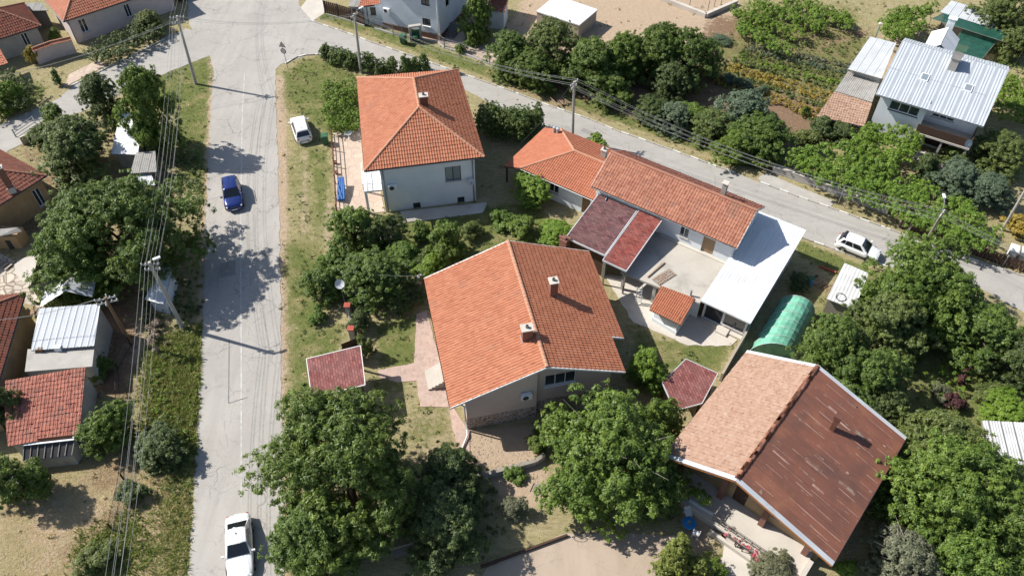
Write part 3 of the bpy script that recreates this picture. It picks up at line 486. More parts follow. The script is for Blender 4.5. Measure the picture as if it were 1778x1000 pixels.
# ---------------------------------------------------------------- buildings
UP = Vector((0, 0, 1))
def hit(px, py, a, b):
    """(s, z) where the sight line through a photo position meets the wall above a-b"""
    a, b = V(a, 0), V(b, 0); d = (b - a).normalized(); n = Vector((d.y, -d.x, 0)); q = P(px, py, 0) - Vector((0, 0, CAM_H)); t = a.dot(n) / q.dot(n); q = q * t; return (q - a).dot(d), CAM_H + q.z
def op(a, b, c0, c1):
    """opening in wall a-b from two opposite photo corners (top-left, bottom-right) -> (s0,s1,z0,z1)"""
    s0, z1 = hit(*c0, a, b); s1, z0 = hit(*c1, a, b); return (min(s0, s1), max(s0, s1), min(z0, z1), max(z0, z1))
def foot(*pts): EXCL.append([(p[0], p[1]) for p in pts])
def lerp(a, b, t): return V(a).lerp(V(b), t)
def roof4(root, BL, BR, TR, TL, r0, r1, mat, hip=True, cw=.25, ch=.37, amp=.045, seed=1, rmat='ridge_new', deck='roof_board', gut=True, jit=.004, outlier=0, step=.03):
    """four-cornered tiled roof; r0, r1 = ridge ends on the left and right"""
    BL, BR, TR, TL, r0, r1 = (V(a) for a in (BL, BR, TR, TL, r0, r1)); fs = [[BL, BR, r1, r0], [TR, TL, r0, r1]]
    if hip: fs += [[TL, BL, r0], [BR, TR, r1]]
    for i, f in enumerate(fs): slab(f, .12, deck, root, drop=.005); tiles(f, root, mat, cw, ch, amp, step=step, seed=seed + i, jit=jit, outlier=outlier)
    ridge(root, r0, r1, rmat)
    if hip:
        for a, b in ((BL, r0), (TL, r0), (BR, r1), (TR, r1)): ridge(root, a, b, rmat)
    else:
        for a, b in ((BL, r0), (r0, TL), (BR, r1), (r1, TR)): verge(root, a, b)
    if gut: gutter(root, BL, BR); gutter(root, TR, TL)
    if gut and hip: gutter(root, TL, BL); gutter(root, BR, TR)
def walls4(root, BL, BR, TR, TL, ins, z, mat, ops=None, z0=-.1, gable=None):
    """walls inset from the eave corners; ops = {side: [openings]} sides 0 front 1 right 2 back 3 left; returns wall frames and corner points"""
    c = [V(a, 0) for a in (BL, BR, TR, TL)]; ctr = sum(c, Vector()) / 4; k = []
    for i in range(4):
        a, b, d = c[i], c[(i + 1) % 4], c[i - 1]; k.append(a + (b - a).normalized() * ins + (d - a).normalized() * ins)
    foot(*k); fr = []
    for i in range(4):
        a, b = k[i], k[(i + 1) % 4]; top = None
        if gable and i in gable: top = [(0, z), ((b - a).length, z), ((b - a).length / 2, gable[i])]
        fr.append(wall(root, a, b, z0, z, (ops or {}).get(i, ()), mat, top=top, inn=ctr)[1])
    return fr, k
# --- A: the house in the middle
FA = Fr(1.11, 41.16, 102.5)
hA = thing('house', 'one-storey pink plastered house with wide orange gable roof and two chimneys, centre', 'house', FA(0, 0))
a0, a1, b0, b1 = FA(-6.67, -7.31, 4.0), FA(6.67, -7.31, 4.0), FA(-6.67, 0, 6.91), FA(6.67, 0, 6.91)
c1_, cn, dn_, d0 = FA(6.67, 7.23, 4.09), FA(-3.2, 7.23, 4.09), FA(-3.2, 6.2, 4.492), FA(-6.67, 6.2, 4.492); rn = FA(-3.2, 0, 6.91)
slab([a0, a1, b1, b0], .14, 'roof_board', hA, drop=.005); slab([c1_, cn, rn, b1], .14, 'roof_board', hA, drop=.005); slab([dn_, d0, b0, rn], .14, 'roof_board', hA, drop=.005)
tiles([a0, a1, b1, b0], hA, 'tile_house', seed=11); tiles([c1_, cn, rn, b1], hA, 'tile_house', seed=12); tiles([dn_, d0, b0, rn], hA, 'tile_house', seed=13); ridge(hA, b0, b1, 'ridge_new', r=.17)
for a, b in ((a0, b0), (b0, d0), (a1, b1), (b1, c1_), (cn, dn_)): verge(hA, a, b, .16, .09)
gutter(hA, a0, a1, mat='steel_dark'); gutter(hA, cn, c1_, mat='white_paint'); gutter(hA, d0, dn_, mat='white_paint')
k0, k1, k2, k3, k4, k5 = FA(-6.2, -6.07), FA(-6.2, -.57), FA(-5.7, -.57), FA(-5.7, 5.5), FA(6.2, 5.5), FA(6.2, -6.07); mid = FA(0, 0); foot(k0, k1, k3, k4, k5)
zr = lambda t: 6.91 - abs(t) * .398 - .16
f1 = wall(hA, k0, k1, -.1, zr(-6.07), (), 'plaster_pink', top=[(0, zr(-6.07)), (5.5, zr(-6.07)), (5.5, zr(-.57))], inn=mid)[1]
o1 = op(k2, k3, (946, 657), (996, 668)); o1 = (o1[0], o1[1] + .1, 3.05, 4.45)
f2 = wall(hA, k2, k3, -.1, 4.5, [o1], 'plaster_pink', top=[(0, 4.5), (6.07, 4.5), (.57, zr(0)), (0, zr(-.57))], inn=mid)[1]; wall(hA, k1, k2, -.1, 6.5, (), 'plaster_pink')
f3 = wall(hA, k5, k0, -.1, zr(-6.07), [(6.9, 7.8, 1.35, 3.5), (2.2, 3.6, 2.3, 3.6), (9.3, 10.7, 2.3, 3.6)], 'plaster_pink', inn=mid)[1]; f4 = wall(hA, k3, k4, -.1, 4.6, [(3, 4.4, 2.4, 3.7)], 'plaster_pink', inn=mid)[1]; wall(hA, k4, k5, -.1, 4.4, (), 'plaster_pink', inn=mid, top=[(0, 4.4), (11.57, 4.4), (5.5, zr(0))])
window(hA, f2, o1, 3, sill='white_paint', glass_='glass'); window(hA, f3, (2.2, 3.6, 2.3, 3.6)); window(hA, f3, (9.3, 10.7, 2.3, 3.6)); door(hA, f3, (6.9, 7.8, 1.35, 3.5)); window(hA, f4, (3, 4.4, 2.4, 3.7)); aircon(hA, f1, 4.2, 3.0)
for a, b in ((k0, k1), (k2, k3), (k5, k0), (k3, k4)):
    d = (b - a).normalized(); n = Vector((d.y, -d.x, 0)) * .04; n = n if n.dot(a - mid) > 0 else -n; MB().hexa([a - n + UP * -.1, b - n + UP * -.1, b + n + UP * -.1, a + n + UP * -.1], [a - n + UP * 1.35, b - n + UP * 1.35, b + n + UP * 1.35, a + n + UP * 1.35]).build('plinth', MT['stone_plinth'], hA)
pipe(hA, [FA(-6.5, -7.3, 3.9), FA(-6.3, -6.5, 3.7), FA(-6.3, -6.2, 3.3), FA(-6.3, -6.2, .3), FA(-6.9, -6.2, .2), FA(-8.6, -7.2, .12)], .07, 'white_paint'); pipe(hA, [FA(-5.8, -.66, 6.3), FA(-5.8, -.66, .2)], .04)
chimney(hA, FA(.9, 2.42), .62, .62, 5.5, 7.55, R(12.5)); chimney(hA, FA(-3.45, -.75), .8, .62, 6.2, 7.75, R(12.5))
st = MB()
for i in range(8): st.hexa([FA(x, y, 0) for x, y in ((-.05, -8.54 + .3 * i), (-1.95, -8.54 + .3 * i), (-1.95, -6.08), (-.05, -6.08))], [FA(x, y, .17 * (i + 1)) for x, y in ((-.05, -8.54 + .3 * i), (-1.95, -8.54 + .3 * i), (-1.95, -6.08), (-.05, -6.08))]) if 0 else None
steps = thing('front_steps', 'pale stone steps rising to the side of the central pink house', 'steps', FA(-1, -7.3))
for i in range(8):
    ya = -8.54 + .3 * i; q = ((-.05, ya), (-1.95, ya), (-1.95, ya + .298), (-.05, ya + .298)); MB().hexa([FA(x, y, 0) for x, y in q], [FA(x, y, .168 * (i + 1)) for x, y in q]).build('step', MT['concrete'], steps); q = ((-.02, ya - .03), (-1.98, ya - .03), (-1.98, ya + .297), (-.02, ya + .297)); MB().hexa([FA(x, y, .168 * (i + 1) + .002) for x, y in q], [FA(x, y, .168 * (i + 1) + .035) for x, y in q]).build('tread', MT['concrete_pale'], steps)  # darker risers paint in the shading between the pale treads
# --- B: white hip-roofed house
BL, BR, TR, TL = Vector((-13.7, 57.8, 6)), Vector((-2.6, 59.9, 6)), Vector((-5.8, 74.6, 6)), Vector((-16.4, 73.1, 6)); r0, r1 = Vector((-8.9, 64.2, 8.6)), Vector((-9.8, 69.0, 8.6))
hB = thing('house', 'two-storey white house with large orange hip roof and one chimney', 'house', (-9.5, 66, 0))
for i, f in enumerate(([BL, BR, r0], [BR, TR, r1, r0], [TR, TL, r1], [TL, BL, r0, r1])): slab(f, .14, 'roof_board', hB, drop=.005); tiles(f, hB, 'tile_house', cw=.25, ch=.40, seed=21 + i)
for a, b in ((BL, r0), (BR, r0), (TR, r1), (TL, r1), (r0, r1)): ridge(hB, a, b, 'ridge_new', r=.15)
for a, b in ((BL, BR), (BR, TR), (TR, TL), (TL, BL)): gutter(hB, a, b)
w0, w1, w2, w3 = Vector((-12.5, 58.75, 0)), Vector((-3.6, 60.45, 0)), Vector((-6.6, 73.7, 0)), Vector((-15.4, 72.4, 0)); foot(w0, w1, w2, w3); ctr = Vector((-9.5, 66, 0))
ow = [op(w0, w1, (772, 291), (801, 312)), op(w0, w1, (717, 353), (731, 362)), op(w0, w1, (794, 343), (807, 352))]
fB = wall(hB, w0, w1, -.1, 6, ow, inn=ctr)[1]; window(hB, fB, ow[0], 2, frame='wood_dark', glass_='glass_pale'); window(hB, fB, ow[1], 1, frame='steel_dark', name='basement_window'); window(hB, fB, ow[2], 1, frame='steel_dark', name='basement_window')
wall(hB, w1, w2, -.1, 6, (), inn=ctr); wall(hB, w2, w3, -.1, 6, (), inn=ctr); fl = wall(hB, w3, w0, -.1, 6, [(8.5, 9.5, 2.9, 5.1), (3, 4.5, 3.8, 5.2)], inn=ctr)[1]; door(hB, fl, (8.5, 9.5, 2.9, 5.1), 'wood'); window(hB, fl, (3, 4.5, 3.8, 5.2))
aircon(hB, fB, hit(673, 320, w0, w1)[0], hit(673, 328, w0, w1)[1]); s_, z_ = hit(816, 312, w0, w1); p_ = fB[0] + fB[1] * s_ - fB[2] * .35 + UP * z_; dish(hB, p_, (.5, -.8, .5), .38, p_ + fB[2] * .4)
pipe(hB, [w0 - fB[2] * .08 + fB[1] * .25 + UP * 5.8, w0 - fB[2] * .08 + fB[1] * .25 + UP * .1], .06); pipe(hB, [w1 - fB[2] * .08 - fB[1] * .2 + UP * 5.8, w1 - fB[2] * .08 - fB[1] * .2 + UP * .1], .06)
chimney(hB, P(737, 186, 8.1), .75, .6, 7.4, 9.4, R(10), 'iron_brown'); MB().box(P(745, 186, 8.1) + Vector((0, 0, -.2)), .35, .35, .12, .2).build('roof_hatch', MT['blue_plastic'], hB)
bc = [w0 + Vector((-1.75, -.3, 0)), w0 + Vector((-.02, -.02, 0)), w0 + Vector((-.62, 3.1, 0)), w0 + Vector((-2.3, 2.8, 0))]; bal = MB().prism(bc, 2.75, 2.93).build('balcony', MT['white_paint'], hB); ra = MB(); 
for a, b in ((bc[1], bc[0]), (bc[0], bc[3]), (bc[3], bc[2])):
    ra.beam(V(a, 3.85), V(b, 3.85), .06, .06); ra.beam(V(a, 3.35), V(b, 3.35), .03, .03); n = int((V(b) - V(a)).length / .3)
    for i in range(n + 1): c = lerp(a, b, i / n); ra.beam(V(c, 2.93), V(c, 3.85), .03, .03)
ra.build('railing', MT['white_paint'], bal)
for c in (bc[0], bc[3]): MB().box(V(c, 0) + Vector((.12, .12, 0)), .22, .22, 2.75).build('balcony_post', MT['plaster_white'], bal)
# --- C: low hip outbuilding beside it
FC = Fr(.8, 62.1, -34.1)
hC = thing('outbuilding', 'low outbuilding with clean orange hip roof between the white house and long shed', 'outbuilding', FC(4, -3))
fs = [[FC(0, 0, 2.8), FC(9.4, 0, 2.8), FC(9.4, -3.85, 4.2), FC(3.9, -3.85, 4.2)], [FC(-2, -7.7, 2.1), FC(-2, 0, 2.1), FC(0, 0, 2.8), FC(3.9, -3.85, 4.2), FC(0, -7.7, 2.8)], [FC(9.4, -7.7, 2.8), FC(0, -7.7, 2.8), FC(3.9, -3.85, 4.2), FC(9.4, -3.85, 4.2)]]
for i, f in enumerate(fs): slab(f, .12, 'roof_board', hC, drop=.005); tiles(f, hC, 'tile_new', cw=.24, seed=31 + i)
for a, b in ((FC(0, 0, 2.8), FC(3.9, -3.85, 4.2)), (FC(0, -7.7, 2.8), FC(3.9, -3.85, 4.2)), (FC(3.9, -3.85, 4.2), FC(9.4, -3.85, 4.2))): ridge(hC, a, b, 'ridge_new', r=.14)
gutter(hC, FC(0, 0, 2.8), FC(9.4, 0, 2.8), mat='white_paint'); gutter(hC, FC(-2, 0, 2.1), FC(-2, -7.7, 2.1), mat='steel_grey')
q = [FC(.6, -.6), FC(9.2, -.6), FC(9.2, -7.1), FC(.6, -7.1)]; foot(FC(-2, 0), *q[1:3], FC(-2, -7.7)); cc = FC(5, -4); od = (6.3, 7.2, 0, 2.1); f_ = wall(hC, q[0], q[1], -.1, 2.75, [od, (2.5, 3.6, 1, 2)], inn=cc)[1]; door(hC, f_, od, 'wood'); window(hC, f_, (2.5, 3.6, 1, 2))
for i in (1, 2, 3): wall(hC, q[i], q[(i + 1) % 4], -.1, 2.75, (), inn=cc)
for t in (-.3, -4, -7.4): MB().box(FC(-1.8, t), .14, .14, 2.1, R(-34)).build('post', MT['steel_dark'], hC)
for x in (0, .42): ch = MB().lathe(FC(-.3 + x, -6.9, 2.6), [(0, 0), (.17, 0), (.17, .75), (.11, .75), (.11, .4), (0, .4)], 10).build('chimney', MT['concrete'], hC); MB().lathe(FC(-.3 + x, -6.9, 3.35), [(.22, 0), (.22, .08), (0, .16)], 10).build('chimney_cap', MT['zinc'], ch)
chimney(hC, P(1049, 266, 4.3), .5, .45, 3.4, 4.7, R(-34), 'concrete')
# --- D: long two-storey outbuilding with old tiles
FD = Fr(15.3, 55.71, 145.9)
hD = thing('long_house', 'long narrow house with weathered orange tile gable roof along the side road', 'house', FD(0, 0))
e0, e1, g0, g1, t0, t1 = FD(7.27, -3.42, 4.9), FD(-7.27, -3.42, 4.9), FD(7.27, 0, 6.72), FD(-7.27, 0, 6.72), FD(7.27, 2.82, 5.02), FD(-7.27, 2.82, 5.02)
for i, (f, m_) in enumerate((([e0, e1, g1, g0], 'tile_old'), ([t1, t0, g0, g1], 'tile_worn'))): slab(f, .14, 'roof_board', hD, drop=.005); tiles(f, hD, m_, cw=.27, ch=.40, amp=.035, seed=41 + i, jit=.009, outlier=.12)
ridge(hD, g0, g1, 'ridge_old', r=.17); gutter(hD, e0, e1, mat='zinc'); gutter(hD, t0, t1, mat='zinc')
for a, b in ((e0, g0), (g0, t0), (e1, g1), (g1, t1)): verge(hD, a, b, .14, .07, 'concrete_pale')
q = [FD(6.9, -2.95), FD(-6.9, -2.95), FD(-6.9, 2.4), FD(6.9, 2.4)]; foot(*q); cc = FD(0, 0); od = op(q[0], q[1], (1221, 414), (1238, 438)); od = (od[0], od[1], 2.42, 4.5)
f_ = wall(hD, q[0], q[1], -.1, 4.95, [od, (8.7, 9.6, 3.2, 4.3)], inn=cc)[1]; MB().hexa([f_[0] + f_[1] * s_ + f_[2] * k + UP * 2.42 for s_, k in ((od[0], .1), (od[1], .1), (od[1], .16), (od[0], .16))], [f_[0] + f_[1] * s_ + f_[2] * k + UP * 4.5 for s_, k in ((od[0], .1), (od[1], .1), (od[1], .16), (od[0], .16))]).build('brick_infill', MT['cardboard'], hD); window(hD, f_, (8.7, 9.6, 3.2, 4.3), 2)
wall(hD, q[1], q[2], -.1, 5.0, (), inn=cc, top=[(0, 5), (5.35, 5), (2.95, 6.55)]); wall(hD, q[2], q[3], -.1, 5, [(3, 4, 3, 4.2), (8, 9, 3, 4.2)], inn=cc); wall(hD, q[3], q[0], -.1, 5, (), inn=cc, top=[(0, 5), (5.35, 5), (2.4, 6.55)])
chimney(hD, P(1256, 336, 6.4), .42, .42, 5.6, 7.6, R(-34), 'concrete', pot=False); pipe(hD, [FD(5.6, -3.4, 4.75), FD(5.6, -3.2, 4.3), FD(5.5, -3.7, 4.2)], .06, 'zinc'); pipe(hD, [FD(-7.0, -3.4, 4.75), FD(-7.0, -3.1, 4.4), FD(-7.0, -3.1, 3.4)], .06, 'zinc')
# concrete terrace on the annex
tr = thing('terrace_annex', 'flat-roofed concrete annex with bare grey terrace in front of the long tile-roofed house', 'annex', FD(-3, -6)); foot(FD(.6, -9.3), FD(-6.7, -8.6), FD(-6.7, -3), FD(.6, -3))
MB().prism([FD(.6, -9.3), FD(-6.75, -8.7), FD(-6.75, -2.97), FD(.6, -2.97)], 2.2, 2.4).build('terrace_slab', MT['terrace'], tr); MB().prism([FD(-.1, -3.3), FD(-6.74, -3.3), FD(-6.74, -2.975), FD(-.1, -2.975)], 2.402, 2.5).build('kerb_step', MT['concrete_pale'], tr)
for s_, t_ in ((.35, -9.0), (.35, -6), (-2.6, -8.8)): MB().box(FD(s_, t_), .25, .25, 2.2, R(145.9)).build('pillar', MT['concrete'], tr)
f_ = wall(tr, FD(-3.2, -8.3), FD(-6.7, -8.3), -.1, 2.2, (), 'plaster_white')[1]; wall(tr, FD(-3.2, -8.3), FD(-3.2, -3), -.1, 2.2, (), 'plaster_grey'); MB().prism([FD(.5, -3.4), FD(-3.1, -3.4), FD(-3.1, -3.2), FD(.5, -3.2)], 0, 2.2).build('shade_backing', MT['concrete_dark'], tr)  # dark concrete at the back paints in the void shaded by the slab
# dark red shingle lean-tos
def leanto(label, s0, s1, ta, tb, za, zb, mat, sides=True):
    r = thing('lean_to', label, 'lean-to', FD((s0 + s1) / 2, (ta + tb) / 2), 'lean-to roofs against the long house'); q = [FD(s0, tb, zb), FD(s1, tb, zb), FD(s1, ta, za), FD(s0, ta, za)]; slab(q, .10, mat, r, name='shingle_roof', uv=True); foot(*q)
    for a, b in ((q[0], q[1]), (q[1], q[2]), (q[3], q[0])): MB().beam(V(a) + UP * -.06, V(b) + UP * -.06, .07, .17).build('edge_trim', MT['pale_metal'], r)
    for s_ in (s0 - .15 * (1 if s0 > s1 else -1), s1 + .15 * (1 if s0 > s1 else -1)): MB().box(FD(s_, tb + .3), .13, .13, zb - .12, R(145.9)).build('post', MT['wood_grey'], r)
    MB().beam(FD(s0, tb + .25, zb - .16), FD(s1, tb + .25, zb - .16), .1, .12).build('beam', MT['wood_grey'], r); return r
r = leanto('wide dark plum shingle lean-to roof beside the outbuilding', 6.5, 2.45, -3.2, -9.0, 4.2, 3.2, 'shingle_dark'); leanto('narrow brick-red shingle lean-to roof beside the concrete terrace', 2.25, -.1, -3.25, -9.75, 4.35, 3.35, 'shingle_rust')
wall(r, FD(6.3, -8.6), FD(2.6, -8.6), -.1, 2.9, (), 'wood_dark', name='boarding'); wall(r, FD(6.3, -3.3), FD(6.3, -6), -.1, 3.4, (), 'plaster_grey')
bp = thing('barbecue_chimney', 'squat red brick barbecue chimney at the corner of the plum lean-to', 'chimney', P(980, 428, 2))
for i in range(9): MB().box(P(980, 428, 2.2).xy.to_3d() + UP * (.36 * i), .75 - (i % 2) * .02, .75 - (i % 2) * .02, .352, R(55)).build('brick_course', MT['brick'], bp)
for dx in (-.22, .22): MB().box(P(980, 428, 2.2).xy.to_3d() + UP * 3.24 + Vector((dx, 0, 0)), .2, .7, .18, R(55)).build('coping', MT['brick'], bp)
# --- E: white metal roofed garage
hE = thing('garage', 'garage with bright white sheet metal roof sloping from the side road', 'garage', FD(-9, -2.5)); q = [FD(-6.75, -8.66, 2.7), FD(-11.25, -8.66, 2.7), FD(-11.25, 3.5, 3.7), FD(-6.75, 3.5, 3.7)]; slab(q, .1, 'steel_grey', hE); sheets(q, hE, 'white_metal', 1.13, .30, .012, trap=True, lift=.01)
for a, b in ((q[0], q[1]), (q[1], q[2])): MB().beam(V(a) + UP * -.03, V(b) + UP * -.03, .05, .16).build('edge_trim', MT['white_metal'], hE)
k = [FD(-7.0, -8.0), FD(-10.95, -8.0), FD(-10.95, 3.2), FD(-7.0, 3.2)]; foot(*k); cc = FD(-9, -2); o1, o2 = (.15, 1.75, 0, 2.3), (1.95, 3.8, .5, 2.3); f_ = wall(hE, k[0], k[1], -.1, 2.65, [o1, o2], inn=cc, depth=.3)[1]; wall(hE, k[1], k[2], -.1, 2.75, (), inn=cc); wall(hE, k[2], k[3], -.1, 3.6, (), inn=cc); wall(hE, k[3], k[0], -.1, 2.6, (), inn=cc)
window(hE, f_, o2, 2, frame='steel_grey', name='workshop_window'); MB().prism([FD(-7.15, -7.75), FD(-8.8, -7.75), FD(-8.8, -7.7), FD(-7.15, -7.7)], 0, 2.3).build('bay_shade_sheet', MT['steel_dark'], hE); MB().prism([FD(-8.7, -8.9), FD(-9.7, -8.9), FD(-9.7, -8.05), FD(-8.7, -8.05)], 0, .22).build('doorstep', MT['concrete_pale'], hE); MB().prism([FD(-7.0, -8.45), FD(-11.0, -8.45), FD(-11.0, -8.02), FD(-7.0, -8.02)], -.05, .12).build('apron', MT['concrete_pale'], hE)  # dark sheet stands in for the shade inside the open garage bay
# --- small tiled shed
hS = thing('small_shed', 'tiny white shed with single orange tiled slope in front of the terrace', 'shed', P(1155, 565)); q = [P(1127.5, 538, 1.9), P(1182.5, 564.5, 1.9), P(1206.5, 517.7, 2.5), P(1147, 496, 2.5)]; slab(q, .1, 'wood', hS, drop=.005); tiles(q, hS, 'tile_new', cw=.2, ch=.33, seed=51, jit=.006)
k = [P(1133, 557), P(1172, 581), P(1196, 545), P(1152, 524)]; k = [V(a, 0) for a in k]; foot(*k); cc = sum(k, Vector()) / 4
for i in range(4): wall(hS, k[i], k[(i + 1) % 4], -.1, (1.85, 2.1, 2.35, 2.1)[i], (), inn=cc)
ll = MB().hexa([a + (a - cc).normalized() * .12 + UP * -.05 for a in k], [a + (a - cc).normalized() * .12 + UP * .5 for a in k]).build('base_ledge', MT['plaster_white'], hS); MB().lathe(P(1199, 512, 2.5), [(0, 0), (.1, 0), (.1, .6), (0, .6)], 8).build('flue', MT['zinc'], hS)
# --- F: barn-like house
FF = Fr(18.48, 30.28, 50.2)
hF = thing('barn_house', 'barn-like house, half pale clay tiles and half rusty brown sheet metal roof', 'house', FF(0, 0)); l0, l1, m0, m1, n0, n1 = FF(-5.93, -5.17, 4.2), FF(5.93, -5.17, 4.2), FF(-5.93, 0, 6.75), FF(5.93, 0, 6.75), FF(-5.93, 7.41, 4.56), FF(5.93, 7.41, 4.56)
slab([l0, l1, m1, m0], .16, 'roof_board', hF, drop=.005); tiles([l0, l1, m1, m0], hF, 'tile_flat', cw=.30, ch=.18, amp=.012, step=.026, seed=61, jit=.010, outlier=.12, prof=[(0, -.6), (.05, .8), (.5, 1), (.95, .8), (1, -.6)])
slab([n1, n0, m0, m1], .12, 'roof_board', hF, drop=.005); sheets([n1, n0, m0, m1], hF, 'rust', .82, .137, .018, seed=4, rows=1)
rng = random.Random(8); sl = lambda s_, t_: FF(s_, t_, 6.75 - (6.75 - 4.56) / 7.41 * t_ + .092)
for i in range(1, 15):
    s_ = -5.93 + 11.86 * i / 15
    for k in range(2):
        t_ = rng.uniform(.3, 3.2) + 3.4 * k; MB().beam(sl(s_, t_), sl(s_ + rng.uniform(-.02, .02), min(7.3, t_ + rng.uniform(1.2, 3.0))), .03, .012).build('sheet_seam', MT['rust_pale'], hF)
for i in range(26):
    s_, t_ = rng.uniform(-5.7, 5.6), rng.uniform(.25, 7.0); MB().beam(sl(s_, t_), sl(s_ + rng.uniform(-.02, .02), min(7.3, t_ + rng.choice((.2, .4, .9, 1.3)))), rng.choice((.05, .09, .16, .26)), .012).build('paint_patch', MT[rng.choice(('rust_worn', 'rust_worn', 'rust_pale'))], hF); ridge(hF, m0, m1, 'ridge_old', r=.2, step=.38)
for a, b in ((l0, m0), (m0, n0)):
    MB().beam(V(a) + UP * .05, V(b) + UP * .05, .34, .05).build('verge_flashing', MT['pale_metal'], hF); MB().beam(V(a) + UP * -.1 - FF.u * .12, V(b) + UP * -.1 - FF.u * .12, .04, .24).build('bargeboard', MT['wood_orange'], hF)
for a, b in ((l1, m1), (m1, n1)): MB().beam(V(a) + UP * .05, V(b) + UP * .05, .3, .05).build('verge_flashing', MT['pale_metal'], hF)
gutter(hF, n0, n1, mat='pale_metal'); gutter(hF, l0, l1, mat='zinc')
k = [FF(-3.8, 6.6), FF(5.3, 6.6), FF(5.3, -4.4), FF(-3.8, -4.4)]; foot(FF(-6.3, 6.2), *k[1:3], FF(-6.3, -4.4)); cc = FF(0, 1)
ops_ = [(1.2, 2.4, 1.9, 3.1), (4.2, 5.2, .8, 2.9), (7.2, 8.6, 1.9, 3.1)]; f_ = wall(hF, k[3], k[0], -.1, 4.45, ops_, 'plaster_old', inn=cc, top=[(0, 4.45), (11, 4.7), (4.4, 6.5)])[1]; window(hF, f_, ops_[0], 2, 'wood_dark'); door(hF, f_, ops_[1], 'wood_dark'); window(hF, f_, ops_[2], 2, 'wood_dark')
wall(hF, k[0], k[1], -.1, 4.7, (), 'plaster_old', inn=cc); wall(hF, k[1], k[2], -.1, 4.5, (), 'plaster_old', inn=cc, top=[(0, 4.5), (11, 4.4), (6.6, 6.5)]); wall(hF, k[2], k[3], -.1, 4.4, (), 'plaster_old', inn=cc)
pv = MB().prism([FF(-6.3, -4.4), FF(-3.82, -4.4), FF(-3.82, 6.2), FF(-6.3, 6.2)], 0, .8).build('porch', MT['concrete_pale'], hF)
for t_ in (-4.2, -.9, 2.4, 5.7): MB().box(FF(-4.25, t_, .8), .42, .42, 3.5, R(50.2)).build('porch_pillar', MT['brick'], pv)
for t0_, t1_ in ((-.4, 4.4),):
    rl = MB()
    for z_ in (1.15, 1.55): rl.beam(FF(-6.2, t0_, z_), FF(-6.2, t1_, z_), .05, .05)
    for i in range(9): c = t0_ + (t1_ - t0_) * i / 8; rl.beam(FF(-6.2, c, .8), FF(-6.2, c, 1.55), .04, .04)
    for z_ in (1.15, 1.55): rl.beam(FF(-6.2, t0_, z_), FF(-5.3, t0_, z_), .05, .05)
    rl.build('railing', MT['wood_grey'], pv)
    fb = MB().prism([FF(-6.55, t0_ + .2), FF(-6.3, t0_ + .2), FF(-6.3, t1_), FF(-6.55, t1_)], .85, 1.05).build('flower_box', MT['concrete_pale'], pv)
for i in range(5): MB().prism([FF(-6.3 - .3 * i - .3, 4.6), FF(-6.301 - .3 * i, 4.6), FF(-6.301 - .3 * i, 6.1), FF(-6.3 - .3 * i - .3, 6.1)], 0, .8 - .15 * (i + 1)).build('stair', MT['wood_grey'], pv)
MB().prism([FF(-6.9, 6.15), FF(-4.6, 6.15), FF(-4.6, 6.5), FF(-6.9, 6.5)], 0, 1.1).build('stair_wall', MT['concrete_pale'], pv); MB().prism([FF(-6.9, -.2), FF(-6.65, -.2), FF(-6.65, 4.4), FF(-6.9, 4.4)], -.05, .45).build('low_wall', MT['concrete_pale'], pv)
p_ = P(1443, 748, 5.6); cf = MB().box(V(p_, 5.0), .34, .34, 2.2, R(50)).build('stove_chimney', MT['iron_brown'], hF); MB().box(V(p_, 7.203), .5, .5, .34, R(50)).build('chimney_hood', MT['iron_brown'], cf)
# --- shingle canopies
def canopy(name, label, cat, pts, zs, mat, trim='verge_white', posts=True):
    q = [P(x, y, z) for (x, y), z in zip(pts, zs)]; r = thing(name, label, cat, V(sum(q, Vector()) / len(q), 0)); slab(q, .09, mat, r, name='shingle_roof', uv=True)
    for i in range(len(q)): a, b = q[i], q[(i + 1) % len(q)]; MB().beam(a + UP * -.05, b + UP * -.05, .06, .15).build('edge_trim', MT[trim], r)
    if posts:
        c = sum(q, Vector()) / len(q)
        for a in q: b = a.lerp(c, .12); MB().box(V(b, 0), .14, .14, b.z - .1, .3).build('post', MT['wood_dark'], r)
    return r
gc = canopy('gate_canopy', 'small dark red shingle roof over the street gate beside the walnut tree', 'gate canopy', [(541, 690), (532, 623), (626, 600), (634, 668)], [2.5, 2.5, 2.95, 2.95], 'shingle_red'); canopy('garden_shed', 'angled dark red shingle shed roof next to the barn-like house', 'shed', [(1172, 713), (1150, 664), (1191, 623), (1246.5, 648), (1219, 700)], [2.3, 2.4, 2.6, 2.6, 2.4], 'shingle_red', 'pale_metal')
wall(gc, P(600, 628), P(625, 618), -.05, 2.4, (), 'wood_dark', name='gate_leaf')
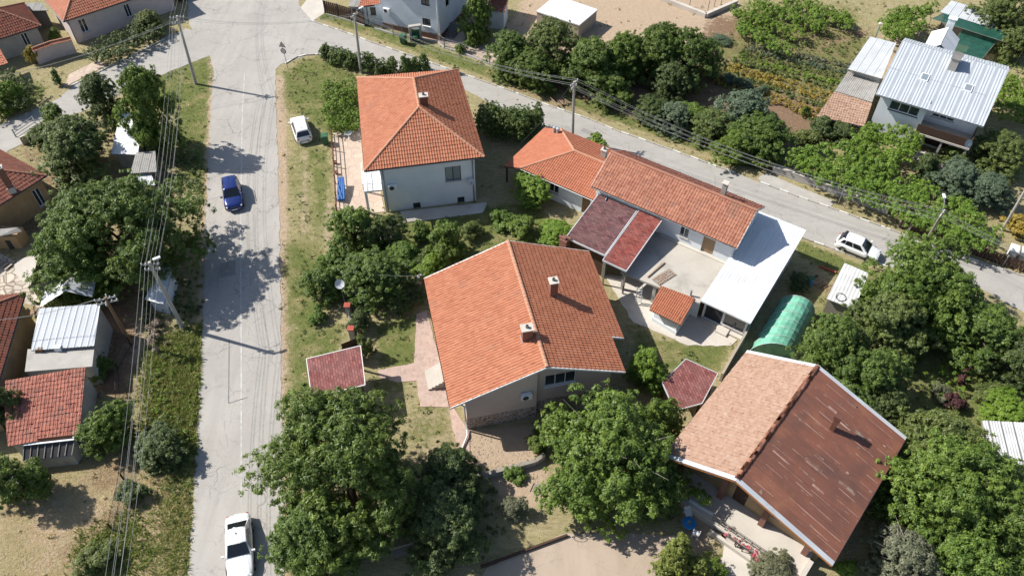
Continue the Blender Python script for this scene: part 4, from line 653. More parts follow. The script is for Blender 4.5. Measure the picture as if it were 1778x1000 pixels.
# --- H: house top right with white metal roof
FH = Fr(37.9, 70.8, -31.7)
hH = thing('house', 'white house with pale ribbed metal roof, two skylights and recessed balcony', 'house', FH(5, -4)); h0_, h1_, h2_, h3_ = FH(0, 0, 5.5), FH(10.6, 0, 5.5), FH(10.8, -8.1, 7.5), FH(0, -8.1, 7.5)
q = [h0_, h1_, h2_, h3_]; slab(q, .16, 'pale_metal', hH); sheets(q, hH, 'ribbed_metal', 1.07, .30, .02, trap=True, seed=7, rows=2, name='roof_sheet'); q2 = [FH(10.8, -11, 6.4), FH(0, -11, 6.4), h3_, h2_]; slab(q2, .16, 'pale_metal', hH); sheets(q2, hH, 'ribbed_metal', 1.07, .30, .02, trap=True, seed=8, name='roof_sheet')
k = [FH(.5, -.8), FH(5.2, -.8), FH(5.2, -2.3), FH(10.2, -2.3), FH(10.2, -10.4), FH(.5, -10.4)]; foot(*k); cc = FH(5, -6); ow = op(k[0], k[1], (1547, 176), (1592, 204)); ow = (ow[0], ow[1], max(3.4, ow[2]), 4.9); f_ = wall(hH, k[0], k[1], -.1, 5.6, [ow], inn=cc)[1]; window(hH, f_, ow, 3, frame='white_plastic', sill='wood_dark')
wall(hH, k[1], k[2], -.1, 5.9, (), inn=cc); f_ = wall(hH, k[2], k[3], -.1, 6, [(.6, 2.8, 3.6, 4.9), (3.4, 4.3, 2.9, 4.9), (1, 3.4, .2, 2.2)], inn=cc)[1]; window(hH, f_, (.6, 2.8, 3.6, 4.9), 3); door(hH, f_, (3.4, 4.3, 2.9, 4.9), 'white_paint'); MB().hexa([f_[0] + f_[1] * s_ + f_[2] * .2 + UP * .2 for s_ in (1, 3.4)] + [f_[0] + f_[1] * s_ + f_[2] * .25 + UP * .2 for s_ in (3.4, 1)], [f_[0] + f_[1] * s_ + f_[2] * .2 + UP * 2.2 for s_ in (1, 3.4)] + [f_[0] + f_[1] * s_ + f_[2] * .25 + UP * 2.2 for s_ in (3.4, 1)]).build('cellar_door', MT['wood_dark'], hH)
wall(hH, k[3], k[4], -.1, 5.9, (), inn=cc, top=[(0, 5.9), (8.1, 5.9), (5.8, 7.3)]); wall(hH, k[4], k[5], -.1, 6.3, (), inn=cc); wall(hH, k[5], k[0], -.1, 5.5, (), inn=cc, top=[(0, 5.5), (9.6, 5.5), (2.3, 7.3)])
bl = MB().prism([FH(4.9, .3), FH(10.4, .3), FH(10.4, -2.28), FH(5.22, -2.28)], 2.65, 2.85).build('balcony', MT['concrete_pale'], hH); MB().beam(FH(5, .2, 3.35), FH(10.3, .2, 3.35), .06, .95).beam(FH(10.3, .15, 3.35), FH(10.3, -2.2, 3.35), .06, .95).build('balcony_panel', MT['wood_dark'], bl)
for s_ in (5.2, 7.8, 10.2): MB().box(FH(s_, .1), .2, .2, 2.65, R(-31.7)).build('balcony_pillar', MT['concrete'], bl)
chimney(hH, FH(5.7, -6.6), .8, 1.5, 6.3, 8.3, R(-31.7), 'concrete', 'concrete_dark', False)
for s_, t_ in ((3.65, -3.95), (7.9, -4.2)):
    z_ = 5.5 + .247 * -t_; sk = MB().hexa([FH(s_ - .4, t_ + .5, z_ - .12), FH(s_ + .4, t_ + .5, z_ - .12), FH(s_ + .4, t_ - .5, z_ + .13), FH(s_ - .4, t_ - .5, z_ + .13)], [FH(s_ - .4, t_ + .5, z_ + .06), FH(s_ + .4, t_ + .5, z_ + .06), FH(s_ + .4, t_ - .5, z_ + .30), FH(s_ - .4, t_ - .5, z_ + .30)]).build('skylight', MT['white_plastic'], hH); MB().poly([FH(s_ - .32, t_ + .42, z_ + .085), FH(s_ + .32, t_ + .42, z_ + .085), FH(s_ + .32, t_ - .42, z_ + .29), FH(s_ - .32, t_ - .42, z_ + .29)]).build('pane', MT['glass_pale'], sk)
dish(hH, FH(10.0, .6, 3.6), (.2, -.9, .5), .42, FH(10.2, .1, 3.4))
q = [P(1560, 70, 6.4), P(1595, 88, 6.4)]
dm = thing('metal_dormer_shed', 'small white gabled metal roof just behind the ribbed metal house', 'shed', FH(3.3, -13)); d_ = [FH(2.2, -11.2, 5.6), FH(2.2, -15.5, 5.6), FH(3.7, -15.5, 6.6), FH(3.7, -11.2, 6.6), FH(5.2, -15.5, 5.6), FH(5.2, -11.2, 5.6)]; sheets([d_[0], d_[1], d_[2], d_[3]], dm, 'white_metal', 1.1, .27, .02, trap=True); sheets([d_[4], d_[5], d_[3], d_[2]], dm, 'white_metal', 1.1, .27, .02, trap=True)
k = [FH(2.5, -11.3), FH(4.9, -11.3), FH(4.9, -15.2), FH(2.5, -15.2)]; foot(*k)
for i in range(4): wall(dm, k[i], k[(i + 1) % 4], -.1, 5.6, (), 'plaster_white', top=[(0, 5.6), (2.4, 5.6), (1.2, 6.45)] if i % 2 == 0 else None)
chimney(dm, FH(3.7, -16.2), .8, .6, 0, 7.4, R(-31.7), 'plaster_white', 'white_paint', False)
def shedroof(name, label, cat, pts, zs, mat, sw=.9, pitch=.17, amp=.025, wallmat='plaster_grey', trap=False, tile=False, ins=.18, group=None, seed=3, rows=1, wz=None):
    q = [P(x, y, z) for (x, y), z in zip(pts, zs)]; r = thing(name, label, cat, V(sum(q, Vector()) / len(q), 0), group); slab(q, .06, 'wood_grey', r, drop=.004)
    if tile: tiles(q, r, mat, cw=sw, ch=pitch, amp=amp, seed=seed, jit=.012, outlier=.15)
    else: sheets(q, r, mat, sw, pitch, amp, seed=seed, trap=trap, rows=rows)
    c = sum(q, Vector()) / len(q); k = [a.lerp(c, ins) for a in q]; foot(*k)
    if wallmat:
        for i in range(len(k)):
            a, b = k[i], k[(i + 1) % len(k)]; d = (b - a).length; za, zb = a.z - .08, b.z - .08; zm = min(za, zb); wall(r, a, b, -.1, zm, (), wallmat, top=[(0, zm), (V(b, 0) - V(a, 0)).length and ((V(b, 0) - V(a, 0)).length, zm), (0, za) if za > zb else ((V(b, 0) - V(a, 0)).length, zb)] if abs(za - zb) > .03 else None)
    return r
r = shedroof('metal_annex', 'grey-white sheet metal roofed annex left of the ribbed metal house', 'annex', [(1472, 121), (1530.5, 137), (1556, 76), (1511, 64)], [3.9, 4.1, 4.7, 4.6], 'pale_metal', 1.0, .2, .02, 'plaster_grey'); MB().tube(P(1519, 68, 4.2), P(1519, 68, 4.2) + UP * 1.9, .08).build('flue', MT['steel_grey'], r); MB().lathe(P(1519, 68, 4.2) + UP * 1.9, [(.22, 0), (.22, .1), (0, .18)], 10).build('flue_cap', MT['concrete_pale'], r)
shedroof('asbestos_annex', 'grey-brown corrugated roof annex beside the ribbed metal house', 'annex', [(1449, 159), (1514, 178), (1529, 139), (1472, 124)], [2.7, 2.9, 3.3, 3.2], 'asbestos', 1.0, .2, .03, 'plaster_grey', seed=9); shedroof('worn_tile_lean_to', 'lean-to with patchy pinkish old tiles below the grey-brown corrugated roof', 'lean-to', [(1418, 203), (1500, 222), (1514, 180), (1448, 161)], [1.9, 2.0, 2.8, 2.6], 'tile_flat', .26, .36, .03, 'plaster_old', tile=True)
# green netting frames
def netting(label, pts, z):
    q = [P(x, y, z) for x, y in pts]; r = thing('shade_netting', label, 'netting', V(sum(q, Vector()) / len(q), 0)); MB().poly(q).build('net', MT['net_green'], r); mb = MB()
    for a in q: mb.tube(V(a, 0), a, .04, n=6)
    mb.build('post_set', MT['wood_grey'], r) if 0 else None
    for a in q: MB().tube(V(a, 0), a, .04, n=6).build('post', MT['wood_grey'], r)
    for a, b in zip(q, q[1:] + q[:1]): MB().tube(a, b, .02, n=5).build('cord', MT['wood_grey'], r)
netting('long dark green shade net stretched beyond the ribbed metal house', [(1617, 33), (1642, 22), (1778, 66), (1778, 84)], 2.3); netting('square dark green shade net over seedling rows behind the ribbed metal house', [(1650, 86), (1672, 50), (1733, 70), (1704, 104)], 1.6)
shedroof('tin_shed', 'long tin-roofed shed beyond the green shade nets', 'shed', [(1632, 22), (1722, 50), (1740, 30), (1652, 2)], [2.3, 2.3, 2.6, 2.6], 'pale_metal', 1.1, .2, .02, 'wood_grey')
# ---------------------------------------------------------------- the other houses and sheds
def rect(c, toward, ln, dep, z, side=1):
    """rectangle from corner photo position c along the direction to 'toward'; depth to the far side"""
    a = P(*c, z); d = (P(*toward, z) - a); d.z = 0; d.normalize(); n = Vector((-d.y, d.x, 0)) * side; b = a + d * ln; return a, b, b + n * dep, a + n * dep
def hiphouse(name, label, c, toward, ln, dep, ze, zr_, mat, wmat, side, ops_px=(), chim=None, rmat='ridge_old', ins=.5, cw=.27, ch=.38, seed=1, frame='white_plastic', jit=.006):
    a, b, e, f = rect(c, toward, ln, dep, ze, side); u = (b - a).normalized(); n = (f - a).normalized(); r0 = V(a + u * dep / 2 + n * dep / 2, zr_); r1 = V(b - u * dep / 2 + n * dep / 2, zr_)
    r = thing(name, label, 'house', V((a + e) / 2, 0)); roof4(r, a, b, e, f, r0, r1, mat, True, cw, ch, .033, seed, rmat, jit=jit, outlier=.1); ops = {}
    k = [V(x, 0) for x in (a, b, e, f)]; kk = [k[i] + (k[(i + 1) % 4] - k[i]).normalized() * ins + (k[i - 1] - k[i]).normalized() * ins for i in range(4)]; lst = []
    for sd, c0, c1 in ops_px:
        o = op(kk[sd], kk[(sd + 1) % 4], c0, c1); ops.setdefault(sd, []).append(o); lst.append((sd, o))
    fr, kk = walls4(r, a, b, e, f, ins, ze, wmat, ops)
    for sd, o in lst: window(r, fr[sd], o, 2, frame)
    if chim: chimney(r, P(*chim, zr_ - .5), .5, .5, ze + .2, zr_ + .9, .5)
    return r, fr, kk
hJ, frJ, kJ = hiphouse('house', 'pinkish house with red hip roof above the shaded hedge at the upper left', (110, 38), (225, 0), 14, 8, 3.4, 5.8, 'tile_new', 'plaster_rose', 1, [(0, (134, 36), (156, 54)), (0, (213, 10), (231, 28))], seed=71, rmat='ridge_new'); pipe(hJ, [kJ[0] + Vector((.1, -.1, 3.3)), kJ[0] + Vector((.1, -.1, .1))], .06)
hK, frK, kK = hiphouse('house', 'ochre plastered house with worn red hip roof at the left edge', (81, 305), (0, 356), 11, 8.5, 3.5, 5.7, 'tile_worn', 'plaster_old', -1, [(0, (54, 333), (82, 352))], (10, 312), seed=72)
hQ, frQ, kQ = hiphouse('cottage', 'small cottage with brown-grey hip roof in the upper left corner', (72, 45), (12, 64), 9, 7, 2.9, 4.8, 'tile_dark', 'plaster_grey', -1, [(0, (34, 60), (56, 78))], seed=73)
hM, frM, kM = hiphouse('house', 'house corner with dark red tiles at the left margin below the lane', (44, 508), (2, 648), 12, 9, 3.4, 5.6, 'tile_dark', 'plaster_old', -1, (), seed=74)
shedroof('tile_porch', 'red tiled porch corner at the left margin above the shaded bushes', 'porch', [(-30, 125), (14, 110), (0, 85), (-40, 100)], [2.2, 2.2, 2.6, 2.6], 'tile_new', .24, .36, .03, None, tile=True)
shedroof('grey_shed', 'grey felt-roofed shed squeezed between the two upper left houses', 'shed', [(40, 20), (84, 19), (70, 5), (34, 8)], [2.3, 2.3, 2.5, 2.5], 'asbestos', 1, .2, .02, 'wood_grey')
# left-hand yard sheds
r = shedroof('tiled_shed', 'low shed with faded red tile slope at the lower left', 'shed', [(14, 775), (138, 753), (149, 637), (4, 662)], [2.2, 2.2, 3.1, 3.1], 'tile_shed', .27, .40, .04, 'plaster_grey', tile=True, ins=.08, seed=81)
cf = thing('cold_frame', 'dark glazed lean-to frame with rusty sheet below the faded tiled shed', 'lean-to', P(85, 790))
q = [P(40, 800, 1.3), P(125, 790, 1.3), P(130, 762, 2.0), P(42, 772, 2.0)]; MB().poly(q).build('dark_sheet', MT['steel_dark'], cf)
for i in range(8): MB().beam(q[0].lerp(q[1], i / 7) + UP * .03, q[3].lerp(q[2], i / 7) + UP * .03, .06, .05).build('glazing_bar', MT['wood_grey'], cf)
MB().beam(q[3].lerp(q[2], .3) + UP * .09, q[3].lerp(q[2], .97) + UP * .09, .04, .7, up=Vector((0, .4, 1))).build('rusty_sheet', MT['rust'], cf); MB().beam(q[3] + UP * .1, q[2] + UP * .1, .3, .06).build('ledge', MT['plaster_white'], cf); MB().hexa([V(q[0], 0), V(q[1], 0), V(q[2], 0), V(q[3], 0)], [V(a, a.z - .1) for a in q]).build('side', MT['plaster_grey'], cf)
fl_ = thing('flat_roof_store', 'grey flat concrete roofed store between white corrugated roof and faded tiled shed', 'store', P(100, 640)); q = [P(43, 645, 2.5), P(160, 636, 2.5), P(164, 601, 2.5), P(48, 606, 2.5)]; MB().prism([a.xy for a in q], 2.3, 2.5).build('roof_slab', MT['concrete'], fl_); c = sum(q, Vector()) / 4; MB().prism([a.lerp(c, .03).xy for a in q], -.1, 2.3).build('wall', MT['plaster_grey'], fl_); foot(*q)
MB().box(P(102, 606, 2.6) - UP * .1, .55, .35, .45).build('vent_box', MT['white_plastic'], fl_); MB().box(P(70, 608, 2.6) - UP * .1, .5, .3, .35).build('vent_box', MT['wood'], fl_)
shedroof('corrugated_shed', 'shed with bright white corrugated roof in the left yard', 'shed', [(54, 609), (164, 601), (175, 528), (68, 536)], [2.75, 2.75, 3.25, 3.25], 'ribbed_metal', .55, .28, .035, 'plaster_grey', ins=.06, seed=82)
gs = thing('gabled_tin_shed', 'white gabled tin shed half under the big left walnut', 'shed', P(115, 515)); r0, r1 = P(112, 506, 3.7), P(128, 462, 3.7); sheets([P(70, 534, 2.9), P(86, 470, 2.9), r1, r0], gs, 'white_metal', 1.0, .22, .02); sheets([P(172, 470, 2.9), P(160, 516, 2.9), r0, r1], gs, 'pale_metal', 1.0, .22, .02); k = [V(P(78, 535), 0), V(P(152, 528), 0), V(P(160, 480), 0), V(P(92, 478), 0)]; foot(*k)
for i in range(4): wall(gs, k[i], k[(i + 1) % 4], -.1, 2.9, (), 'plaster_grey', top=[(0, 2.9), ((k[(i + 1) % 4] - k[i]).length, 2.9), ((k[(i + 1) % 4] - k[i]).length / 2, 3.55)] if i % 2 == 0 else None)
shedroof('tin_roof_shed', 'white tin-roofed shed beside the tall poplar', 'shed', [(193, 268), (240, 270), (247, 214), (211, 189)], [2.2, 2.2, 2.5, 2.5], 'white_metal', 1.0, .3, .015, 'plaster_grey'); shedroof('rusty_tin_shed', 'shed with grey-brown tin roof under the left roadside cables', 'shed', [(226, 302), (272, 299), (270, 263), (236, 266)], [2.0, 2.0, 2.3, 2.3], 'asbestos', .9, .2, .02, 'wood_grey')
shedroof('white_hut', 'narrow white hut partly hidden by the left walnut and lamp pole', 'shed', [(252, 520), (285, 530), (300, 462), (280, 455)], [1.8, 1.8, 2.1, 2.1], 'white_metal', .8, .3, .012, 'plaster_white'); shedroof('tin_lean_to', 'small pale tin lean-to above the dark car bonnet scrap by the tree', 'lean-to', [(238, 325), (270, 322), (262, 300), (240, 302)], [1.5, 1.5, 1.7, 1.7], 'pale_metal', .8, .2, .015, 'wood_grey')
ov = thing('garden_oven', 'little stone oven hut with grey slab roof beside the ochre house', 'oven', P(15, 425)); q = [P(0, 410, 2.0), P(38, 402, 2.0), P(30, 395, 2.3), P(-5, 398, 2.3)]; slab(q, .15, 'concrete', ov); MB().prism([P(0, 432).xy, P(40, 432).xy, P(52, 415).xy, P(5, 412).xy], 0, 1.6).build('body', MT['plaster_old'], ov); MB().box(P(28, 430), 1.0, .3, 1.1, .2).build('oven_mouth', MT['steel_dark'], ov)
# right-hand small shed, tunnel, far roofs
shedroof('tool_shed', 'small tool shed with pale sheet roof beside the parked white hatchback', 'shed', [(1435, 519), (1483, 538), (1508, 475), (1466, 457)], [1.9, 1.9, 2.2, 2.2], 'asbestos_white', .62, .30, .012, 'wood_grey', trap=True, ins=.12, seed=91)
shedroof('back_shed', 'pale corrugated roof glimpsed behind the big tree at the right margin', 'shed', [(1710, 800), (1800, 810), (1800, 735), (1705, 730)], [2.2, 2.2, 2.6, 2.6], 'asbestos_white', .9, .2, .03, 'wood_grey')
def tunnel():
    a0_, a1_ = P(1298, 615), P(1350, 528); b0_, b1_ = P(1378, 622), P(1413, 547); c0, c1 = (a0_ + b0_) / 2, (a1_ + b1_) / 2; w0_, w1_ = (b0_ - a0_) / 2, (b1_ - a1_) / 2; r = thing('polytunnel', 'green film polytunnel greenhouse between the white roof garage and the barn-like house', 'greenhouse', (c0 + c1) / 2); foot(a0_, b0_, b1_, a1_)
    n, m = 12, 30; rng = random.Random(5); vs = []; mb = MB()
    for i in range(m + 1):
        f = i / m; c = c0.lerp(c1, f); wv = w0_.lerp(w1_, f); sag = 1 - .035 * abs(math.sin(math.pi * f * 6))
        vs.append([c + wv * math.cos(math.pi * k / n) * sag + UP * (1.75 * math.sin(math.pi * k / n) * sag + rng.uniform(-.02, .02)) for k in range(n + 1)])
    for i in range(m):
        for k in range(n): mb.poly([vs[i][k], vs[i + 1][k], vs[i + 1][k + 1], vs[i][k + 1]])
    mb.poly(vs[0]); mb.poly(vs[-1]); mb.build('film', MT['film_green'], r)
    for j in range(7):
        f = j / 6; c = c0.lerp(c1, f); wv = w0_.lerp(w1_, f); MB().path([c + wv * math.cos(math.pi * k / n) * 1.012 + UP * 1.775 * math.sin(math.pi * k / n) for k in range(n + 1)], .02, 5).build('hoop', MT['greenhouse_rib'], r)
tunnel()
pw = thing('white_roof_store', 'low brick store with blank white flat roof in the tan field', 'store', P(985, 40)); q = [P(931, 20, 2.0), P(1006, 44, 2.0), P(1038, 17, 2.0), P(965, -8, 2.0)]; MB().prism([a.xy for a in q], 1.86, 2.0).build('flat_roof', MT['white_metal'], pw); c = sum(q, Vector()) / 4; MB().prism([a.lerp(c, .03).xy for a in q], -.1, 1.86).build('wall', MT['rubble'], pw); foot(*q)
fw = thing('foundation_wall', 'low pale concrete foundation wall round the bare upper plot', 'wall', P(1225, 33)); pts = [P(1120, -10), P(1225, 31), P(1278, 8)]
for a, b in zip(pts[:-1], pts[1:]): MB().beam(a + UP * .3, b + UP * .3, .45, .6).build('wall_run', MT['concrete_pale'], fw)
for x, y in ((1150, 1), (1197, 12), (1228, 24), (1240, 12), (1252, 8)): MB().tube(P(x, y), P(x, y) + UP * 1.8, .035, n=6).build('fence_post', MT['steel_dark'], fw)
# --- I: pale blue house at the top
a, b = P(666, 48), P(765, 71.5); d = (b - a).normalized(); n = Vector((-d.y, d.x, 0)); k = [a, b, b + n * 9, a + n * 9]; foot(*k); cc = a + d * 5 + n * 4
hI = thing('house', 'tall pale blue rendered house with brown plinth at the top edge', 'house', cc); wn = [op(a, b, (733, 31), (748, 47)), op(a, b, (730, -8), (746, 12)), op(a, b, (738, 59), (757, 66))]; f_ = wall(hI, a, b, -.1, 8, wn, 'plaster_blue', inn=cc)[1]; window(hI, f_, wn[0], 2, 'wood_dark', 'white_paint'); window(hI, f_, wn[1], 2, 'wood_dark', 'white_paint'); window(hI, f_, wn[2], 1, 'steel_dark', None, name='cellar_window'); wall(hI, k[1], k[2], -.1, 8, [(2, 3, 3.5, 5)], 'plaster_blue', inn=cc); wall(hI, k[2], k[3], -.1, 8, (), 'plaster_blue', inn=cc); wall(hI, k[3], k[0], -.1, 8, (), 'plaster_blue', inn=cc)
for p_, q_ in ((k[0], k[1]), (k[1], k[2])):
    e = (q_ - p_).normalized(); w_ = Vector((e.y, -e.x, 0)) * .03; MB().hexa([p_ - w_ - UP * .1, q_ - w_ - UP * .1, q_ + w_ - UP * .1, p_ + w_ - UP * .1], [p_ - w_ + UP * .75, q_ - w_ + UP * .75, q_ + w_ + UP * .75, p_ + w_ + UP * .75]).build('plinth', MT['iron_brown'], hI)
c = (k[0] + k[2]) / 2; kk = [x + (x - c).normalized() * .7 for x in k]; roof4(hI, *[V(x, 8) for x in kk], V(c - d * 1.5, 10.4), V(c + d * 1.5, 10.4), 'tile_new', True, .27, .4, .03, 91)
pipe(hI, [k[1] + Vector((-.15, -.12, 7.9)), k[1] + Vector((-.15, -.12, .1))], .06, 'white_paint'); s_, z_ = hit(668, 20, a, b); aircon(hI, f_, s_, z_); 
st_ = thing('side_stairs', 'shaded stone stairs beside the pale blue house', 'steps', P(775, 62))
for i in range(6): MB().hexa([k[1] + n * (1 + .35 * i) + d * .06, k[1] + n * (1 + .35 * i) + d * 1.3, k[1] + n * (1.345 + .35 * i) + d * 1.3, k[1] + n * (1.345 + .35 * i) + d * .06], [k[1] + n * (1 + .35 * i) + d * .06 + UP * .17 * (i + 1), k[1] + n * (1 + .35 * i) + d * 1.3 + UP * .17 * (i + 1), k[1] + n * (1.345 + .35 * i) + d * 1.3 + UP * .17 * (i + 1), k[1] + n * (1.345 + .35 * i) + d * .06 + UP * .17 * (i + 1)]).build('step', MT['concrete_dark'], st_)
# porch beside it
pr = thing('porch', 'white porch with small orange tiled roof left of the pale blue house', 'porch', P(645, 42)); q = [P(622, 13, 2.6), P(663, 8, 2.6), P(668, -14, 3.2), P(634, -14, 3.2)]; slab(q, .12, 'wood_dark', pr, drop=.005); tiles(q, pr, 'tile_new', .25, .37, seed=93); f_ = wall(pr, P(630, 42), P(665, 42), -.1, 2.7, [(1.2, 1.9, 1.2, 2.3), (3.4, 4.6, 0, 2.2)], inn=P(650, 20))[1]; window(pr, f_, (1.2, 1.9, 1.2, 2.3), 1, 'wood_dark'); door(pr, f_, (3.4, 4.6, 0, 2.2), 'wood_dark')
for x in (641, 634): MB().tube(P(x, 46), P(x, 46) + UP * 2.6, .06).build('post', MT['steel_dark'], pr)
shedroof('grey_roof_shed', 'grey flat sheet roofed shed behind the dark plank fence', 'shed', [(605, 12), (628, 14), (640, -8), (612, -10)], [2.3, 2.3, 2.5, 2.5], 'asbestos', 1, .2, .02, 'plaster_grey'); shedroof('dark_tile_annex', 'annex with dark red tiles right of the tree by the pale blue house', 'annex', [(845, 18), (877, 22), (885, -8), (850, -8)], [2.6, 2.6, 3.1, 3.1], 'tile_dark', .27, .38, .03, 'plaster_white', tile=True)
# ---------------------------------------------------------------- fences, walls
def fence(name, label, pts, h, mat, postmat, kind='panel', cat='fence', rail=True, base=.0):
    q = [P(x, y) for x, y in pts]; r = thing(name, label, cat, V(q[0], 0))
    for p_ in q: MB().box(p_ + UP * -.1, .1, .1, h + .2).build('post', MT[postmat], r)
    for a, b in zip(q[:-1], q[1:]):
        e = (b - a).normalized(); a_, b_ = a + e * .06, b - e * .06
        if kind == 'panel':
            n = max(2, int((b_ - a_).length / .16))
            mb = MB()
            for i in range(n): mb.beam(a_.lerp(b_, (i + .04) / n) + UP * (h / 2 + .03), a_.lerp(b_, (i + .96) / n) + UP * (h / 2 + .03 + (i % 2) * .01), .03, h - .06)
            mb.build('plank_panel', MT[mat], r)
        elif kind == 'mesh':
            MB().poly([a_ + UP * .05, b_ + UP * .05, b_ + UP * h, a_ + UP * h]).build('mesh_panel', MT['fence_mesh'], r)
            for z_ in (.05, h): MB().tube(a_ + UP * z_, b_ + UP * z_, .018, n=5).build('rail', MT[postmat], r)
        else:
            for z_ in np.linspace(h * .25, h, 3): MB().beam(a_ + UP * z_, b_ + UP * z_, .05, .07).build('rail', MT[mat], r)
        if base: MB().beam(a_ + UP * (base / 2 - .05), b_ + UP * (base / 2 - .05), .22, base + .1).build('footing', MT['concrete'], r)
    return r
fence('plank_fence', 'dark brown vertical plank fence left of the pale blue house', [(565, 25), (588, 31), (611, 38), (634, 46)], 1.9, 'wood_dark', 'steel_dark', base=.15); fence('wire_fence', 'low wire mesh fence with thin posts along the upper verge', [(650, 50), (683, 60), (699, 63), (760, 74), (772, 84), (800, 92), (850, 112), (890, 126)], 1.3, 'steel_dark', 'steel_grey', 'mesh', base=.18)
fence('railing_fence', 'reddish brown metal railing fence in front of the white house', [(576, 234), (579, 262), (581, 290), (583, 320), (585, 350), (586, 372)], 1.2, 'iron_brown', 'iron_brown', 'rail'); fence('mesh_fence', 'black mesh fence with red-capped pillars by the street yard', [(598, 470), (602, 508), (607, 548), (613, 587)], 1.2, 'steel_dark', 'steel_dark', 'mesh', base=.3)
for i, (x, y, lb) in enumerate(((607, 548, 'upper'), (613, 588, 'lower'))):
    pl = thing('fence_pillar', f'{lb} of two red-capped square pillars on the black mesh fence', 'pillar', P(x, y), 'red-capped fence pillars'); MB().box(P(x, y) + UP * -.05, .42, .42, 1.4).build('shaft', MT['concrete'], pl); MB().box(P(x, y) + UP * 1.352, .56, .56, .12).build('cap', MT['brick_red'], pl, bevel=.02)
def wallrun(name, label, pts, h, th, mat, cap=None, tilecap=False, cat='wall'):
    q = [P(x, y) for x, y in pts]; r = thing(name, label, cat, V(q[0], 0))
    for a, b in zip(q[:-1], q[1:]):
        MB().beam(a + UP * (h / 2 - .1), b + UP * (h / 2 - .1), th, h + .2).build('wall_run', MT[mat], r)
        if cap: MB().beam(a + UP * (h + .035), b + UP * (h + .035), th + .08, .06).build('coping', MT[cap], r)
        if tilecap:
            d = (b - a).normalized(); n = Vector((-d.y, d.x, 0))
            for sg in (1, -1):
                f = [a + n * sg * .38 + UP * h, b + n * sg * .38 + UP * h, b + UP * (h + .22), a + UP * (h + .22)]; tiles(f, r, 'tile_new', .22, .4, .03, seed=7)
            ridge(r, a + UP * (h + .24), b + UP * (h + .24), 'ridge_new', r=.13)
    return r
wallrun('garden_wall', 'low grey concrete garden wall between the street yard and the pink house', [(612, 520), (640, 525), (718, 508), (732, 490)], 1.1, .2, 'concrete', 'concrete_pale'); wallrun('tile_capped_wall', 'pinkish garden wall capped with red tiles at the upper left', [(68, 112), (100, 100), (134, 92)], 1.9, .25, 'plaster_rose', None, True); wallrun('boundary_wall', 'low stone boundary wall with planks below the front yard of the pink house', [(800, 840), (870, 822), (930, 806), (945, 795)], .55, .22, 'concrete', 'wood_grey'); wallrun('rubble_wall', 'thin rubble-topped wall between the yard and the green polytunnel', [(1250, 662), (1268, 630), (1290, 592), (1300, 570)], 1.1, .18, 'rubble'); wallrun('lower_kerb_wall', 'low dark edging wall beside the paved lower yard', [(835, 985), (890, 965), (985, 930)], .25, .15, 'wood_dark', None, cat='edging'); wallrun('street_wall', 'low grey wall and pipes along the vine-covered garden at the side road', [(1340, 300), (1362, 306), (1450, 338), (1540, 372)], .8, .2, 'concrete', 'concrete_pale'); wallrun('lane_wall', 'grey boundary wall along the lane above the worn red hip roof', [(40, 252), (75, 236), (100, 222)], 1.0, .2, 'concrete_pale')
wallrun('terrace_wall', 'low white wall in front of the vines at the barn-like porch', [(1180, 868), (1215, 890), (1235, 902)], .9, .18, 'plaster_white')
fence('vine_fence', 'dark timber fence with posts below the vines at the far right road', [(1560, 395), (1620, 418), (1680, 440), (1740, 462), (1790, 478)], 1.3, 'wood_dark', 'wood_grey', 'panel'); fence('upper_lane_rail', 'thin metal rail across the lane mouth at the upper left', [(28, 238), (62, 215), (70, 230)], .9, 'steel_grey', 'steel_grey', 'rail', cat='railing')
fence('wire_fence', 'rusty wire fence with thin posts in the lower left straw', [(196, 920), (215, 832), (205, 640), (228, 600)], 1.0, 'steel_grey', 'wood_dark', 'mesh')
gp = thing('gate_portal', 'stone gate portal with slab lintel by the green bins', 'gate', P(722, 66)); 
for x, y in ((714, 72), (731, 69)): MB().box(P(x, y), .3, .3, 1.9, .2).build('gatepost', MT['plaster_grey'], gp)
MB().beam(P(712, 72) + UP * 2.0, P(733, 69) + UP * 2.0, .5, .16).build('lintel', MT['concrete'], gp); MB().beam(P(716, 71.5) + UP * .75, P(729, 69.5) + UP * .75, .05, 1.4).build('gate_leaf', MT['bin_green'], gp)
